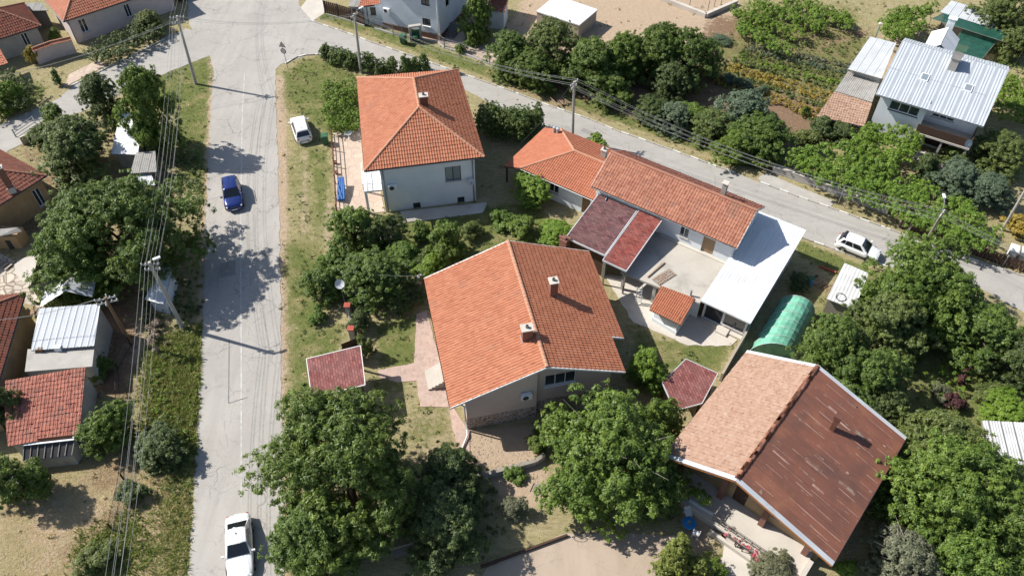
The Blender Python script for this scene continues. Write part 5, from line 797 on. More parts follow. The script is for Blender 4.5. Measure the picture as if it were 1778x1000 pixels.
# ---------------------------------------------------------------- vehicles
def car(label, ctr, head, body, L_, W_, H_, style, group=None, paintname='white'):
    r = thing('car', label, 'car', (0, 0, 0), group); hw = W_ / 2; belt = H_ * .61
    cw_, rf, rr, rb, zd, hood = dict(sedan=(.16, .02, -.19, -.365, belt - .05, belt - .13), suv=(.205, .06, -.39, -.465, belt - .05, belt - .06), hatch=(.23, .05, -.36, -.455, belt - .02, belt - .12))[style]
    S = [(-.5, .52, .60), (-.496, .62, .74), (-.482, zd - .10, .85), (-.45, zd - .02, .93), (rb + .03, zd, .985), (-.2, belt, 1), (0, belt, 1), (cw_, belt - .03, 1), (cw_ + .06, hood + .02, .99), (.33, hood - .03, .97), (.41, hood - .09, .91), (.46, hood - .18, .82), (.49, .58, .68), (.5, .46, .52)]
    mb = MB(); rows = []
    for x, zt, ws in S:
        sec = [(0, zt + .025), (.5, zt + .02), (.85, zt - .01), (.97, zt - .10), (1.0, min(.62, zt - .13)), (.99, min(.42, zt - .2)), (.94, .25), (.6, .20)]
        pts = [(x * L_, hw * ws * y, z) for y, z in sec]; rows.append(pts + [(a, -b, c) for a, b, c in pts[::-1] if b > 0])
    m = len(rows[0]); mb.v = [p for q in rows for p in q]
    for i in range(len(rows) - 1):
        for k in range(m): mb.f.append((i * m + k, i * m + (k + 1) % m, (i + 1) * m + (k + 1) % m, (i + 1) * m + k)); mb.t.append(.5)
    mb.f.append(tuple(range(m))); mb.f.append(tuple(range((len(rows) - 1) * m, len(rows) * m))); mb.t += [.5, .5]
    bd = mb.build('body', MT[body], r, smooth=True); ss = bd.modifiers.new('s', 'SUBSURF'); ss.levels = ss.render_levels = 1
    wb, wr = hw * .92, hw * .72; wbr = wb * (.90 if style == 'sedan' else .94); wrr = wr * .93; B = lambda x, y, z: Vector((x * L_, y, z)); zr_ = H_ - .05
    n = 6; ys = [wr * (1 - 2 * k / n) for k in range(n + 1)]; crown = lambda y: zr_ + .05 * (1 - (y / wr) ** 2); mb = MB(); xs = [rf, rf * .55 + rr * .45, rr]; rz = [-.02, .012, -.03]
    g = [[B(x, y * (wrr / wr if x == rr else 1), crown(y) + dz) for y in ys] for x, dz in zip(xs, rz)]
    for i in range(2):
        for k in range(n): mb.poly([g[i][k], g[i + 1][k], g[i + 1][k + 1], g[i][k + 1]])
    rfz = lambda i, y: crown(y) + rz[i]
    for s in (1, -1):
        mb.poly([B(cw_, s * wb, belt - .04), B(rb, s * wbr, zd - .02), B(rr, s * wrr, rfz(2, wr)), B(xs[1], s * wr, rfz(1, wr)), B(rf, s * wr, rfz(0, wr))])
    mb.poly([B(cw_ + .012, wb, belt - .04), B(cw_ + .012, -wb, belt - .04)] + g[0][::-1]); mb.poly([B(rb - .008, wbr, zd - .02), B(rb - .008, -wbr, zd - .02)] + g[2][::-1]); me = mb.build('roof', MT[body], r); bmx = bmesh.new(); bmx.from_mesh(me.data); bmesh.ops.remove_doubles(bmx, verts=bmx.verts, dist=.002); bmesh.ops.recalc_face_normals(bmx, faces=bmx.faces); bmx.to_mesh(me.data); bmx.free(); bv = me.modifiers.new('b', 'BEVEL'); bv.width = .07; bv.segments = 3; bv.limit_method = 'ANGLE'; bv.angle_limit = R(18); me.data.shade_smooth()
    def lift(q, d): nrm = (q[1] - q[0]).cross(q[2] - q[0]).normalized(); c = sum(q, Vector()) / len(q); nrm = nrm if nrm.dot(c - Vector((-.1 * L_, 0, H_ * .4))) > 0 else -nrm; return [a + nrm * d for a in q]
    def bil(a, b, c, d, u, v): return a.lerp(b, u).lerp(d.lerp(c, u), v)
    def pane(name, a, b, c, d, u0, u1, v0, v1, mat='glass_car'): MB().poly(lift([bil(a, b, c, d, *t) for t in ((u0, v0), (u1, v0), (u1, v1), (u0, v1))], .03)).build(name, MT[mat], r)
    a, b, c, d = B(cw_ + .012, wb, belt - .04), B(cw_ + .012, -wb, belt - .04), B(rf, -wr, rfz(0, wr)), B(rf, wr, rfz(0, wr)); pane('windscreen', a, b, c, d, .05, .95, .06, .97)
    a, b, c, d = B(rb - .008, -wbr, zd - .02), B(rb - .008, wbr, zd - .02), B(rr, wrr, rfz(2, wr)), B(rr, -wrr, rfz(2, wr)); pane('rear_window', a, b, c, d, .05, .95, .10 if style != 'sedan' else .16, .84)
    for s in (1, -1):
        a, b, c, d = B(cw_, s * wb, belt - .04), B(rb, s * wbr, zd - .02), B(rr, s * wrr, rfz(2, wr)), B(rf, s * wr, rfz(0, wr)); pane('side_window', a, b, c, d, .10, .46, .16, .90); pane('side_window', a, b, c, d, .49, .76, .16, .90)
        if style != 'sedan': pane('side_window', a, b, c, d, .79, .93, .22, .86)
        mr = MB().box((cw_ * L_ - .12, s * (hw + .10), belt - .03), .14, .24, .16).build('mirror', MT[body], r, bevel=.03)
        MB().box((.448 * L_, s * hw * .66, .585), .16, .36, .12, -s * .5).build('headlight', MT['headlamp'], r, bevel=.02); MB().box((-.480 * L_, s * hw * .66, zd - .26), .08, .30, .15, s * .35).build('tail_light', MT['tail_red'], r, bevel=.02); MB().beam((-.34 * L_, s * (hw - .005), .30), (.33 * L_, s * (hw - .005), .30), .03, .10).build('sill_trim', MT['black_plastic'], r)
        for x in (.305, -.285):
            rad = .33 if style == 'suv' else .31; ty = MB().lathe((x * L_, s * (hw - .20), rad), [(rad * .62, 0), (rad, .02), (rad, .19), (rad * .62, .215)], 20, axis=Vector((0, s, 0))).build('wheel', MT['rubber'], r); rm = MB().lathe((x * L_, s * (hw + .006), rad), [(0, .0), (.05, .012), (rad * .58, -.01), (rad * .64, .0)], 14, axis=Vector((0, s, 0))).build('rim', MT['alloy'], ty)
            MB().lathe((x * L_, s * (hw - .01), rad + .02), [(rad + .01, 0), (rad + .055, .016), (rad + .055, 0)], 20, axis=Vector((0, s, 0))).build('wheel_arch', MT['black_plastic'], r)
    MB().box((.484 * L_, 0, .26), .07, W_ * .62, .18).build('front_bumper', MT['black_plastic'], r, bevel=.02); MB().box((.489 * L_, 0, .52), .05, W_ * .42, .11).build('grille', MT['black_plastic'], r); MB().box((-.490 * L_, 0, .25), .06, W_ * .64, .17).build('rear_bumper', MT['black_plastic'], r, bevel=.02); MB().box((.513 * L_, 0, .36), .02, .52, .11).build('number_plate', MT['white_plastic'], r); MB().box((-.508 * L_, 0, .58 if style != 'sedan' else .5), .02, .52, .11).build('number_plate', MT['white_plastic'], r)
    if style == 'suv':
        for s in (1, -1): MB().beam(B(rf - .03, s * (wr + .02), zr_ + .05), B(rr + .02, s * (wr + .02), zr_ + .05), .04, .04).build('roof_rail', MT['steel_dark'], r)
    if style == 'hatch': MB().box((rr * L_ + .02, 0, zr_ - .0), .22, wr * 1.7, .05).build('spoiler', MT['car_dark'], r)
    MB().box((rr * L_ + .35, 0, zr_ + .055), .12, .04, .06).build('aerial', MT['black_plastic'], r)
    c, h = P(*ctr), P(*head); d = h - c; r.location = c + UP * .014; r.rotation_euler = (0, 0, math.atan2(d.y, d.x)); EXCL.append([(c + Matrix.Rotation(math.atan2(d.y, d.x), 3, 'Z') @ Vector((x, y, 0))).xy[:] for x, y in ((-L_ / 2, -hw), (L_ / 2, -hw), (L_ / 2, hw), (-L_ / 2, hw))]); return r
car('dark blue SUV driving along the main road', (406, 345), (411, 376), 'car_blue', 4.35, 1.82, 1.66, 'suv'); car('long white saloon car on the main road beside the walnut tree', (419, 955), (421.5, 1010), 'car_white', 4.95, 1.86, 1.45, 'sedan'); car('white SUV parked on the grass verge by the green bin', (524, 231), (517, 210), 'car_white', 4.45, 1.86, 1.62, 'suv'); car('white hatchback with dark rear window parked on the side road', (1487, 437), (1517, 449), 'car_white', 4.1, 1.75, 1.5, 'hatch'); car('dark car nosing into the top edge near the leaning pole', (330, -7), (360, -18), 'car_dark', 4.2, 1.75, 1.45, 'hatch')
# ---------------------------------------------------------------- poles, wires, signs
def pole(name, label, base, top, h, mat='concrete', r0=.17, r1=.11, arms=(), lamp=None, cat='utility pole', n=10):
    b, t = P(*base), P(*top, h); r = thing(name, label, cat, b); MB().tube(b - UP * .2, t, r0, r1, n).build('shaft', MT[mat], r, smooth=False); out = []
    for dz, half, deg in arms:
        d = Vector((math.cos(R(deg)), math.sin(R(deg)), 0)); c = b.lerp(t, 1 - dz / h); MB().beam(c - d * half, c + d * half, .09, .09).build('crossarm', MT['steel_grey'], r); row = []
        for k in (-1, -.5, .5, 1): q = c + d * half * k * .94; MB().lathe(q + UP * .045, [(.02, 0), (.03, .05), (.065, .06), (.065, .14), (.03, .19), (0, .2)], 8).build('insulator', MT['porcelain'], r); row.append(q + UP * .2)
        out.append(row)
    if lamp:
        e = P(*lamp[0], lamp[1]); ar = MB().path([t - UP * .3, t.lerp(e, .45) + UP * .12, e], .035, 7).build('lamp_arm', MT['steel_grey'], r); d = (e - t); d.z = 0; d.normalize(); MB().beam(e - d * .12, e + d * .48 + UP * .02, .26, .13).build('lamp_head', MT['lamp_glass'], r, bevel=.04)
    return r, out
_, w1_ = pole('utility_pole', 'tall leaning concrete pole on the green triangle at the lane mouth', (340, 146), (307, 28), 8.7, 'concrete', .2, .12, [(.25, .75, 10), (.9, .7, 10), (.5, .5, 100)]); _, w2_ = pole('lamp_pole', 'concrete pole with curved lamp behind the clipped hedge', (627, 126), (615, 24), 7.7, 'concrete', .19, .12, [(.3, .6, 60)], ((625, 15), 8.0)); _, w3_ = pole('utility_pole', 'slim dark pole beside the low orange outbuilding at the side road', (994, 245), (997, 142), 7.5, 'concrete', .17, .11, [(.25, .7, 55), (.7, .5, 55)]); _, w4_ = pole('lamp_pole', 'wooden pole with white lamp among the vines by the side road', (1603, 427), (1637, 369), 4.4 + 1.0, 'wood_grey', .16, .11, [(.3, .55, 50)], ((1640, 343), 6.3)); _, w5_ = pole('lamp_pole', 'concrete pole with white lamp head leaning beside the left walnut', (318, 570), (259, 455), 8.4, 'concrete', .2, .13, [(.3, .7, 5), (.9, .6, 5)], ((268, 450), 8.5)); _, w6_ = pole('wooden_pole', 'short brown wooden pole crowded with white insulators in the left yard', (228, 597), (182, 517), 6.0, 'wood', .16, .11, [(.15, .8, 20), (.6, .8, 20), (.4, .6, 110)]); pole('utility_pole', 'grey pole leaning out of frame at the right edge above the road', (1740, 400), (1800, 296), 7.6, 'concrete', .14, .1)
def wire(a, b, sag, label, group, r=.011):
    a, b = V(a), V(b); n = 14; pts = [a.lerp(b, i / n) - UP * sag * 4 * (i / n) * (1 - i / n) for i in range(n + 1)]; o = MB().path(pts, r, 4).build('overhead_wire', MT['wire']); tag(o, label, 'cable', group)
def span(A, B, sag, label, off=None):
    od = ('first', 'second', 'third', 'fourth', 'fifth')
    for i, a in enumerate(A): wire(a, B[min(i, len(B) - 1)], sag * (1 + .12 * i), f'{od[i]} {label}', label)
far = lambda c, dx, k=4, w=.35: [c + Vector((dx * (i - 1.5) * w, 0, 0)) for i in range(k)]
span(w1_[0], w5_[0], 1.0, 'overhead wire from the leaning pole to the walnut lamp pole'); span(w1_[1][:3], w5_[1][:3], 1.3, 'lower overhead wire from the leaning pole to the walnut lamp pole'); span(w1_[0], far(P(322, -150, 9), 1), 1.0, 'overhead wire running up the main road beyond the leaning pole'); span(w5_[0], far(P(150, 1320, 8.5), 1), .9, 'overhead wire from walnut lamp pole over the straw field'); span(w5_[1][:2], far(P(165, 1320, 7.8), 1), 1.1, 'lower overhead wire from walnut lamp pole over the straw field')
span(w1_[2][:3], far(P(-90, 150, 6.5), -.2), .8, 'overhead wire from the leaning pole to the left above the hedge'); span(w2_[0][:3], w1_[2][1:], .8, 'overhead wire crossing the junction between the two upper poles'); span(w2_[0], w3_[0], 1.0, 'overhead wire between hedge lamp pole and slim pole'); span(w3_[0], w4_[0], 1.2, 'overhead wire along the side road above the orchard bushes'); span(w3_[1][:2], [q - UP * .5 for q in w4_[0][:2]], 1.3, 'lower overhead wire along the side road above the orchard bushes'); span(w4_[0], far(P(1960, 505, 5.8), .5), .6, 'overhead wire above the vines at the right road'); span(w6_[0][:2], far(P(-60, 560, 5.0), .3), .5, 'thin wire from the insulator pole to the left roofs')
wire(P(640, 475, 4.2), FA(6.5, -7.2, 4.6), .2, 'thin service cable reaching the corner of the pink house', 'house service cable', .008)
wire(w3_[0][0], P(905, 248, 4.2), .3, 'thin service cable from the slim pole to the orange outbuilding', 'outbuilding cable', .008)
sg = thing('road_sign', 'road sign post with triangle above a round sign at the junction verge', 'road sign', P(500, 120)); b = P(500, 120); t = P(489, 75, 3.4); MB().tube(b - UP * .1, t, .035, n=8).build('post', MT['steel_grey'], sg); aim = Vector((-.25, -1, .0)).normalized(); rt = Vector((-aim.y, aim.x, 0)); c = b.lerp(t, .92) + aim * .05
for sz, mt, k in ((.52, 'sign_red', 0), (.38, 'sign_white', .012)): MB().poly([c + aim * k + UP * sz, c + aim * k - rt * sz * .87 - UP * sz * .5, c + aim * k + rt * sz * .87 - UP * sz * .5]).build('triangle_plate', MT[mt], sg)
MB().beam(c + aim * .02 - UP * .1, c + aim * .02 + UP * .16, .07, .02).build('pictogram', MT['black_plastic'], sg); c = b.lerp(t, .70) + aim * .05; MB().lathe(c, [(.36, 0), (.36, .02), (.0, .02)], 20, axis=aim).build('round_plate', MT['sign_red'], sg); MB().lathe(c + aim * .005, [(.27, 0), (.27, .022), (0, .022)], 20, axis=aim).build('round_face', MT['sign_white'], sg)
mast = thing('satellite_dish', 'white satellite dish on a mast above the yard trees by the street', 'satellite dish', P(600, 512)); MB().tube(P(600, 530), P(591, 494, 3.2), .04).build('mast', MT['steel_grey'], mast); dish(mast, P(590, 493, 3.3), (.05, -.75, .66), .42)
# ---------------------------------------------------------------- yard things
def bin_(label, px, col='bin_green', rz=0., s=1.0, group=None):
    p = P(*px); r = thing('wheelie_bin', label, 'bin', p, group); rot = Matrix.Rotation(rz, 3, 'Z'); f = lambda w, d, z: [p + rot @ Vector((x * w * s, y * d * s, z * s)) for x, y in ((-1, -1), (1, -1), (1, 1), (-1, 1))]
    MB().hexa(f(.23, .25, .06), f(.30, .36, .95)).build('tub', MT[col], r); MB().hexa(f(.32, .38, .952), f(.27, .32, 1.05)).build('lid', MT[col], r)
    for x in (-.24, .24): MB().lathe(p + rot @ Vector((x * s, .28 * s, .1 * s)), [(0, 0), (.1 * s, 0), (.1 * s, .05), (0, .05)], 10, axis=rot @ Vector((1, 0, 0))).build('wheel', MT['rubber'], r)
bin_('green wheelie bin beside the railing fence and parked white SUV', (566, 250), rz=.2, s=1.15); bin_('green wheelie bin left of the stone gate portal', (701, 76), rz=-.3, s=1.2); bin_('small green bin in the stone gate portal', (722, 74), rz=.1, s=.9); bin_('white bin with lid at the right edge of the road', (1752, 447), 'white_paint', -.5, 1.3); bin_('pale grey bin with greenish lid at the right frame edge', (1772, 452), 'pale_metal', -.5, 1.3)
bb = thing('barrel', 'blue plastic barrel with green lid near the polytunnel', 'barrel', P(1404, 495)); MB().lathe(P(1404, 495), [(0, 0), (.28, 0), (.31, .25), (.31, .65), (.28, .9), (0, .9)], 16).build('drum', MT['blue_plastic'], bb, smooth=True); MB().lathe(P(1404, 495) + UP * .9, [(.31, 0), (.31, .06), (0, .07)], 16).build('lid', MT['bin_green'], bb)
def chair(label, px, rz):
    p = P(*px); r = thing('garden_chair', label, 'chair', p, 'white plastic garden chairs'); M3 = Matrix.Rotation(rz, 3, 'Z'); q = lambda x, y, z: p + M3 @ Vector((x, y, z)); MB().beam(q(0, -.23, .43), q(0, .23, .43), .46, .04).build('seat', MT['white_plastic'], r, bevel=.01)
    for x in (-.2, .2):
        for y in (-.2, .2): MB().tube(q(x, y, .42), q(x * 1.15, y * 1.15, 0), .022, n=6).build('leg', MT['white_plastic'], r)
        MB().beam(q(x * 1.15, -.2, .64), q(x * 1.15, .22, .64), .05, .03).build('armrest', MT['white_plastic'], r)
    for x in (-.18, -.06, .06, .18): MB().beam(q(x, .24, .45), q(x, .33, .88), .07, .025, up=M3 @ Vector((0, 1, 0))).build('back_slat', MT['white_plastic'], r)
chair('white plastic chair behind the round blue table', (1193, 895), .2); chair('white plastic chair in front of the round blue table', (1207, 930), 2.6)
tb = thing('garden_table', 'round blue garden table under the tree by the barn-like porch', 'table', P(1194, 915)); p = P(1194, 915); MB().lathe(p + UP * .68, [(0, 0), (.48, 0), (.5, .02), (.48, .045), (0, .045)], 20).build('table_top', MT['blue_plastic'], tb)
for k in range(4): a_ = .785 + 1.57 * k; MB().tube(p + Vector((.25 * math.cos(a_), .25 * math.sin(a_), .68)), p + Vector((.38 * math.cos(a_), .38 * math.sin(a_), 0)), .025, n=6).build('leg', MT['blue_plastic'], tb)
MB().lathe(p + UP * .726, [(0, 0), (.12, 0), (.16, .05), (.15, .05), (.1, .01)], 12).build('bowl', MT['glass_pale'], tb)
def ladder(label, foot_, top, ztop, half, mat='pale_metal'):
    a, b = P(*foot_), P(*top, ztop); r = thing('ladder', label, 'ladder', a); d = (b - a).normalized(); sd = Vector((.9, .3, 0)).normalized() * half
    for s in (1, -1): MB().beam(a + sd * s, b + sd * s, .05, .09).build('rail', MT[mat], r)
    n = int((b - a).length / .28)
    for i in range(1, n): MB().beam(a.lerp(b, i / n) - sd, a.lerp(b, i / n) + sd, .04, .07).build('rung', MT[mat], r)
ladder('grey folding ladder leaning against the concrete terrace', (1108, 528), (1111, 497), 2.1, .26)
def planks(label, q, n, ln, name='plank_pile', mat='log', z0=0, seed=1, cat='timber', wd=.16, th=.06, spread=.5, deg=0, layers=2):
    p = V(q); r = thing(name, label, cat, p); rng = random.Random(seed)
    for i in range(n):
        a_ = R(deg) + rng.uniform(-.15, .15); d = Vector((math.cos(a_), math.sin(a_), 0)); s = Vector((-d.y, d.x, 0)); c = p + s * rng.uniform(-spread, spread) + UP * (z0 + th / 2 + (i % layers) * (th + .004)); l = ln * rng.uniform(.75, 1.05); MB().beam(c - d * l / 2, c + d * l / 2, wd, th, tint=rng.random()).build('plank', MT[mat], r)
planks('two long timbers lying on the concrete terrace', P(1140, 470, 2.4), 2, 2.6, seed=2, spread=.12, deg=40, wd=.1); bp = thing('brick_board', 'board with rows of orange bricks drying on the concrete terrace', 'board', P(1153, 480, 2.4)); a = P(1138, 491, 2.4); b = P(1168, 472, 2.4); d = (b - a).normalized(); s = Vector((-d.y, d.x, 0)); MB().beam(a + UP * .03, b + UP * .03, .95, .05).build('board', MT['wood_grey'], bp); rng = random.Random(4)
for i in range(7):
    for j in range(4):
        if rng.random() < .85: c = a.lerp(b, (i + .6) / 7.4) + s * (-.33 + .22 * j + rng.uniform(-.03, .03)) + UP * .055; MB().beam(c - d * .1, c + d * .1, .11, .065 + .02, tint=rng.random()).build('brick', MT['tile_flat'], bp)
planks('stack of weathered pallets by the left roadside verge', P(309, 378), 7, 1.2, name='pallet_stack', mat='wood_grey', seed=6, spread=.5, deg=5, cat='pallets', layers=3); planks('heap of cut branches beside the slim pole road verge', P(970, 178), 14, 2.2, name='branch_heap', seed=7, spread=.9, deg=120, wd=.09, th=.09, cat='branches', layers=4); planks('grey covered stack of boards under the orchard trees', P(1155, 158), 10, 2.6, name='board_stack', mat='wood_grey', seed=8, spread=.7, deg=-10, wd=.25, cat='timber', layers=5); planks('scattered planks and scrap beside the tool shed', P(1420, 490), 9, 1.1, name='scrap_heap', seed=9, spread=.9, deg=30, cat='scrap', layers=3); planks('leaning boards and scrap in front of the tool shed', P(1470, 548), 9, 1.3, name='scrap_heap', mat='wood_grey', seed=12, spread=.7, deg=-40, cat='scrap', layers=4); planks('pile of stones and boards by the left oven yard', P(8, 462), 10, .9, name='rubble_heap', mat='rubble', seed=13, spread=.8, deg=60, cat='rubble', layers=3); planks('firewood heap beside the dark red corner roof', P(58, 545), 16, 1.0, name='firewood_heap', seed=14, spread=1.2, deg=100, cat='firewood', wd=.12, th=.12, layers=4); planks('wooden trough beside the pale left yard', P(78, 472), 5, 1.2, name='trough', mat='wood', seed=15, spread=.3, deg=90, cat='trough'); planks('dry grey twigs heaped near the lower front yard', P(930, 848), 12, .8, name='twig_heap', mat='wood_grey', seed=16, spread=.4, deg=70, wd=.05, th=.05, cat='twigs', layers=4); planks('long grey board leaning in the dark strip beside the rusty roof', P(1475, 965), 1, 2.4, name='board', mat='wood_grey', seed=17, spread=.05, deg=55, cat='board')
op_ = thing('drain_pipe', 'orange plastic drain pipe lying by the tool shed', 'pipe', P(1435, 465)); MB().tube(P(1422, 462, .1), P(1452, 473, .1), .11, n=10).build('pipe', MT['brick_red'], op_)
hs = thing('hose_coil', 'dark hose coil lying on the pale tool shed roof', 'hose', P(1460, 516, 2.02)); c = P(1460, 516, 2.06); MB().path([c + Vector((.42 * math.cos(a_), .42 * math.sin(a_), .02 + .05 * math.sin(a_))) for a_ in np.linspace(0, 6.1, 22)], .03, 6).build('coil', MT['rubber'], hs)
tp = thing('rolled_parasols', 'bundle of rolled blue tarpaulins leaning on the railing fence', 'tarpaulin', P(592, 335))
for i in range(4): MB().path([P(588 + 3.2 * i, 348, .15 + .08 * i), P(588 + 3 * i, 330, .5 + .05 * i), P(588 + 2.6 * i, 308, .95)], .13, 8, rs=[.12, .15, .09]).build('roll', MT['blue_tarp'], tp)
tw = thing('terrace_table', 'small white table on the front terrace of the white house', 'table', P(606, 240)); MB().lathe(P(606, 240) + UP * .7, [(0, 0), (.45, 0), (.45, .04), (0, .04)], 14).build('table_top', MT['white_plastic'], tw); MB().tube(P(606, 240), P(606, 240) + UP * .7, .05).build('leg', MT['white_plastic'], tw); MB().lathe(P(606, 240), [(0, 0), (.25, 0), (.05, .06)], 12).build('foot', MT['white_plastic'], tw)
for i, (x, y) in enumerate(((583, 285), (585, 303))):
    pt = thing('potted_plant', ('upper', 'lower')[i] + ' of two potted plants on the beige terrace by the railing fence', 'plant', P(x, y), 'potted plants on the terrace'); MB().lathe(P(x, y), [(0, 0), (.13, 0), (.2, .36), (.16, .36), (.15, .3), (0, .3)], 12).build('pot', MT['brick'], pt)
ck = thing('pink_cloth', 'pink cloth hung on the end of the railing fence', 'cloth', P(567, 235)); MB().hexa([P(562, 236, .6), P(570, 238, .6), P(570, 237, .66), P(562, 235, .66)], [P(562, 236, 1.15), P(570, 238, 1.15), P(570, 237, 1.2), P(562, 235, 1.2)]).build('cloth', MT['cloth_pink'], ck, bevel=.02)
bk = thing('bicycle', 'dark bicycle leaning at the edge of the paved lower yard under the tree', 'bicycle', P(1012, 930)); a, b = P(1000, 933), P(1027, 922); d = (b - a).normalized(); nrm = Vector((-d.y, d.x, .25)).normalized()
for c in (a, b):
    cc = c + UP * .34; e1_ = d; e2_ = nrm.cross(d).normalized(); wh = MB().path([cc + (e1_ * math.cos(t) + e2_ * math.sin(t)) * .33 for t in np.linspace(0, 6.283, 21)], .022, 5).build('wheel', MT['rubber'], bk); sp = MB()
    for k in range(8): sp.tube(cc, cc + (e1_ * math.cos(k * .785) + e2_ * math.sin(k * .785)) * .33, .004, n=3)
    sp.build('spokes', MT['alloy'], wh)
m_ = a.lerp(b, .45) + UP * .34; s_ = a.lerp(b, .36) + UP * .85; h_ = a.lerp(b, .82) + UP * .92; a2, b2 = a + UP * .34, b + UP * .34; MB().path([a2, m_, s_, a2], .018, 6).path([s_, h_, m_], .018, 6).path([b2, h_], .018, 6).build('frame', MT['steel_dark'], bk); MB().beam(h_ - nrm.cross(UP) * 0 - Vector((-d.y, d.x, 0)) * .28 + UP * .08, h_ + Vector((-d.y, d.x, 0)) * .28 + UP * .08, .03, .03).build('handlebar', MT['steel_dark'], bk); MB().beam(s_ - d * .12 + UP * .05, s_ + d * .12 + UP * .05, .13, .05).build('saddle', MT['black_plastic'], bk)
bn = thing('garden_bench', 'dim garden bench under the big walnut at the bottom', 'bench', P(700, 962)); a, b = P(682, 968), P(722, 956); d = (b - a).normalized(); s = Vector((-d.y, d.x, 0))
for k in (-.18, 0, .18): MB().beam(a + s * k + UP * .45, b + s * k + UP * .45, .14, .035).build('seat_slat', MT['wood_grey'], bn)
for z_ in (.65, .82): MB().beam(a + s * .28 + UP * z_, b + s * .28 + UP * z_, .035, .12).build('back_slat', MT['wood_grey'], bn)
for c in (a.lerp(b, .1), a.lerp(b, .9)):
    for k in (-.2, .24): MB().tube(c + s * k, c + s * k + UP * .45, .03, n=6).build('leg', MT['steel_dark'], bn)
# ---------------------------------------------------------------- vegetation
LEAVES = [0]
def leaves(name, C_, RAD, n, size, mat, parent, seed, zmin=.15, aspect=.5, shell=.5, upb=.55, kind=None, tvar=.17, per=30):
    """leaf tufts: small twig-end clusters sit on the outside of the clumps C_ (k,3) / RAD (k,3), each tuft a spray of blades"""
    size *= .82; n = int(n * 1.6); per = int(per * 1.25); rng = np.random.default_rng(seed); k = len(C_); wgt = RAD[:, 0] * RAD[:, 1]; wgt = wgt / wgt.sum(); ns = max(3, n // per); li = rng.choice(k, ns, p=wgt)
    d = rng.normal(size=(ns, 3)); d[:, 2] = np.where(d[:, 2] < -.5, -d[:, 2], d[:, 2]); d /= np.linalg.norm(d, axis=1)[:, None]
    rr = np.where(rng.random(ns) < .82, np.clip(rng.normal(.93, .19, ns), .5, 1.5), rng.uniform(.3, .8, ns)); sc_ = C_[li] + d * RAD[li] * rr[:, None]
    sr = np.minimum(size * rng.uniform(.9, 2.3, ns), RAD[li, 0] * .9); lt = rng.normal(.45, .10, k)[li] + rng.normal(0, .12, ns)
    si = rng.integers(0, ns, n); e = rng.normal(size=(n, 3)); e /= np.linalg.norm(e, axis=1)[:, None]; e = e * (rng.random(n) ** .45)[:, None]; e = e - d[si] * (np.sum(e * d[si], 1) * .45)[:, None]; e[:, 2] *= .75
    pos = sc_[si] + e * sr[si][:, None]; keep = pos[:, 2] > zmin; pos, si, e = pos[keep], si[keep], e[keep]; n = len(pos)
    nm = d[si] * .45 + np.array([0, 0, upb]) + e * .45 + rng.normal(0, .30, (n, 3)); nm /= np.linalg.norm(nm, axis=1)[:, None]; t = np.cross(nm, np.cross(e + rng.normal(0, .35, (n, 3)), nm)); t /= np.linalg.norm(t, axis=1)[:, None] + 1e-9; b = np.cross(nm, t)
    s = size * rng.uniform(.6, 1.3, n)[:, None]; droop = nm * s * .18
    q = np.stack([pos - t * s * .45 + b * s * aspect * .55, pos - t * s * .45 - b * s * aspect * .55, pos + t * s * .62 - droop * 1.6], 1)
    tint = np.clip(lt[si] + rng.normal(0, tvar, n), 0, 1); LEAVES[0] += n
    return raw(name, q.reshape(-1, 3), n, MT[mat], parent, tint, kind, 3)
def clump(c, R_, rz, k, seed, lob=.42, flat=0.):
    """clump centres through an irregular dome that reaches from near the ground to the crown's top"""
    rng = np.random.default_rng(seed); top = c[2] + rz; zl = min(c[2] - rz, .45) if top < 6.5 else c[2] - rz * 1.05; f = rng.random(k) ** .75; zz = zl + (top - zl) * f
    pr = np.where(f > .36, np.sqrt(np.maximum(.04, 1 - ((f - .36) / .70) ** 2)), .72 + .28 * f / .36); a = rng.uniform(0, 6.283, k); p1, p2 = rng.uniform(0, 6.283, 2); irr = 1 + .15 * np.sin(2 * a + p1) + .15 * np.sin(5 * a + p2) + rng.normal(0, .12, k)
    l = R_ * lob * rng.uniform(.35, 1.2, k); rad = np.maximum(0, R_ * pr * irr - l * .75) * np.sqrt(rng.uniform(.35, 1, k)); Cc = np.stack([c[0] + np.cos(a) * rad, c[1] + np.sin(a) * rad, np.maximum(zz - l * .55, l * .35 + .1)], 1)
    return Cc, np.stack([l, l * rng.uniform(.8, 1.2, k), np.minimum(l * .8, rz * .6)], 1)
def trunk(r, base, C_, h, rad, mat='bark', seed=0, nb=9):
    rng = random.Random(seed); top = Vector((base.x + rng.uniform(-.2, .2), base.y + rng.uniform(-.2, .2), h)); mb = MB(); mb.path([base - UP * .2, base.lerp(top, .5) + Vector((rng.uniform(-.1, .1), rng.uniform(-.1, .1), 0)), top], rad, 8, rs=[rad * 1.25, rad, rad * .8]); ids = list(range(len(C_))); rng.shuffle(ids)
    for i in ids[:nb]:
        e = Vector(C_[i]); s = base.lerp(top, rng.uniform(.75, 1)); m = s.lerp(e, .5) + UP * rng.uniform(-.1, .4); mb.path([s, m, s.lerp(e, .95)], .05, 6, rs=[rad * .5, rad * .3, rad * .1])
    mb.build('trunk', MT[mat], r, smooth=True)
PROTO = {}
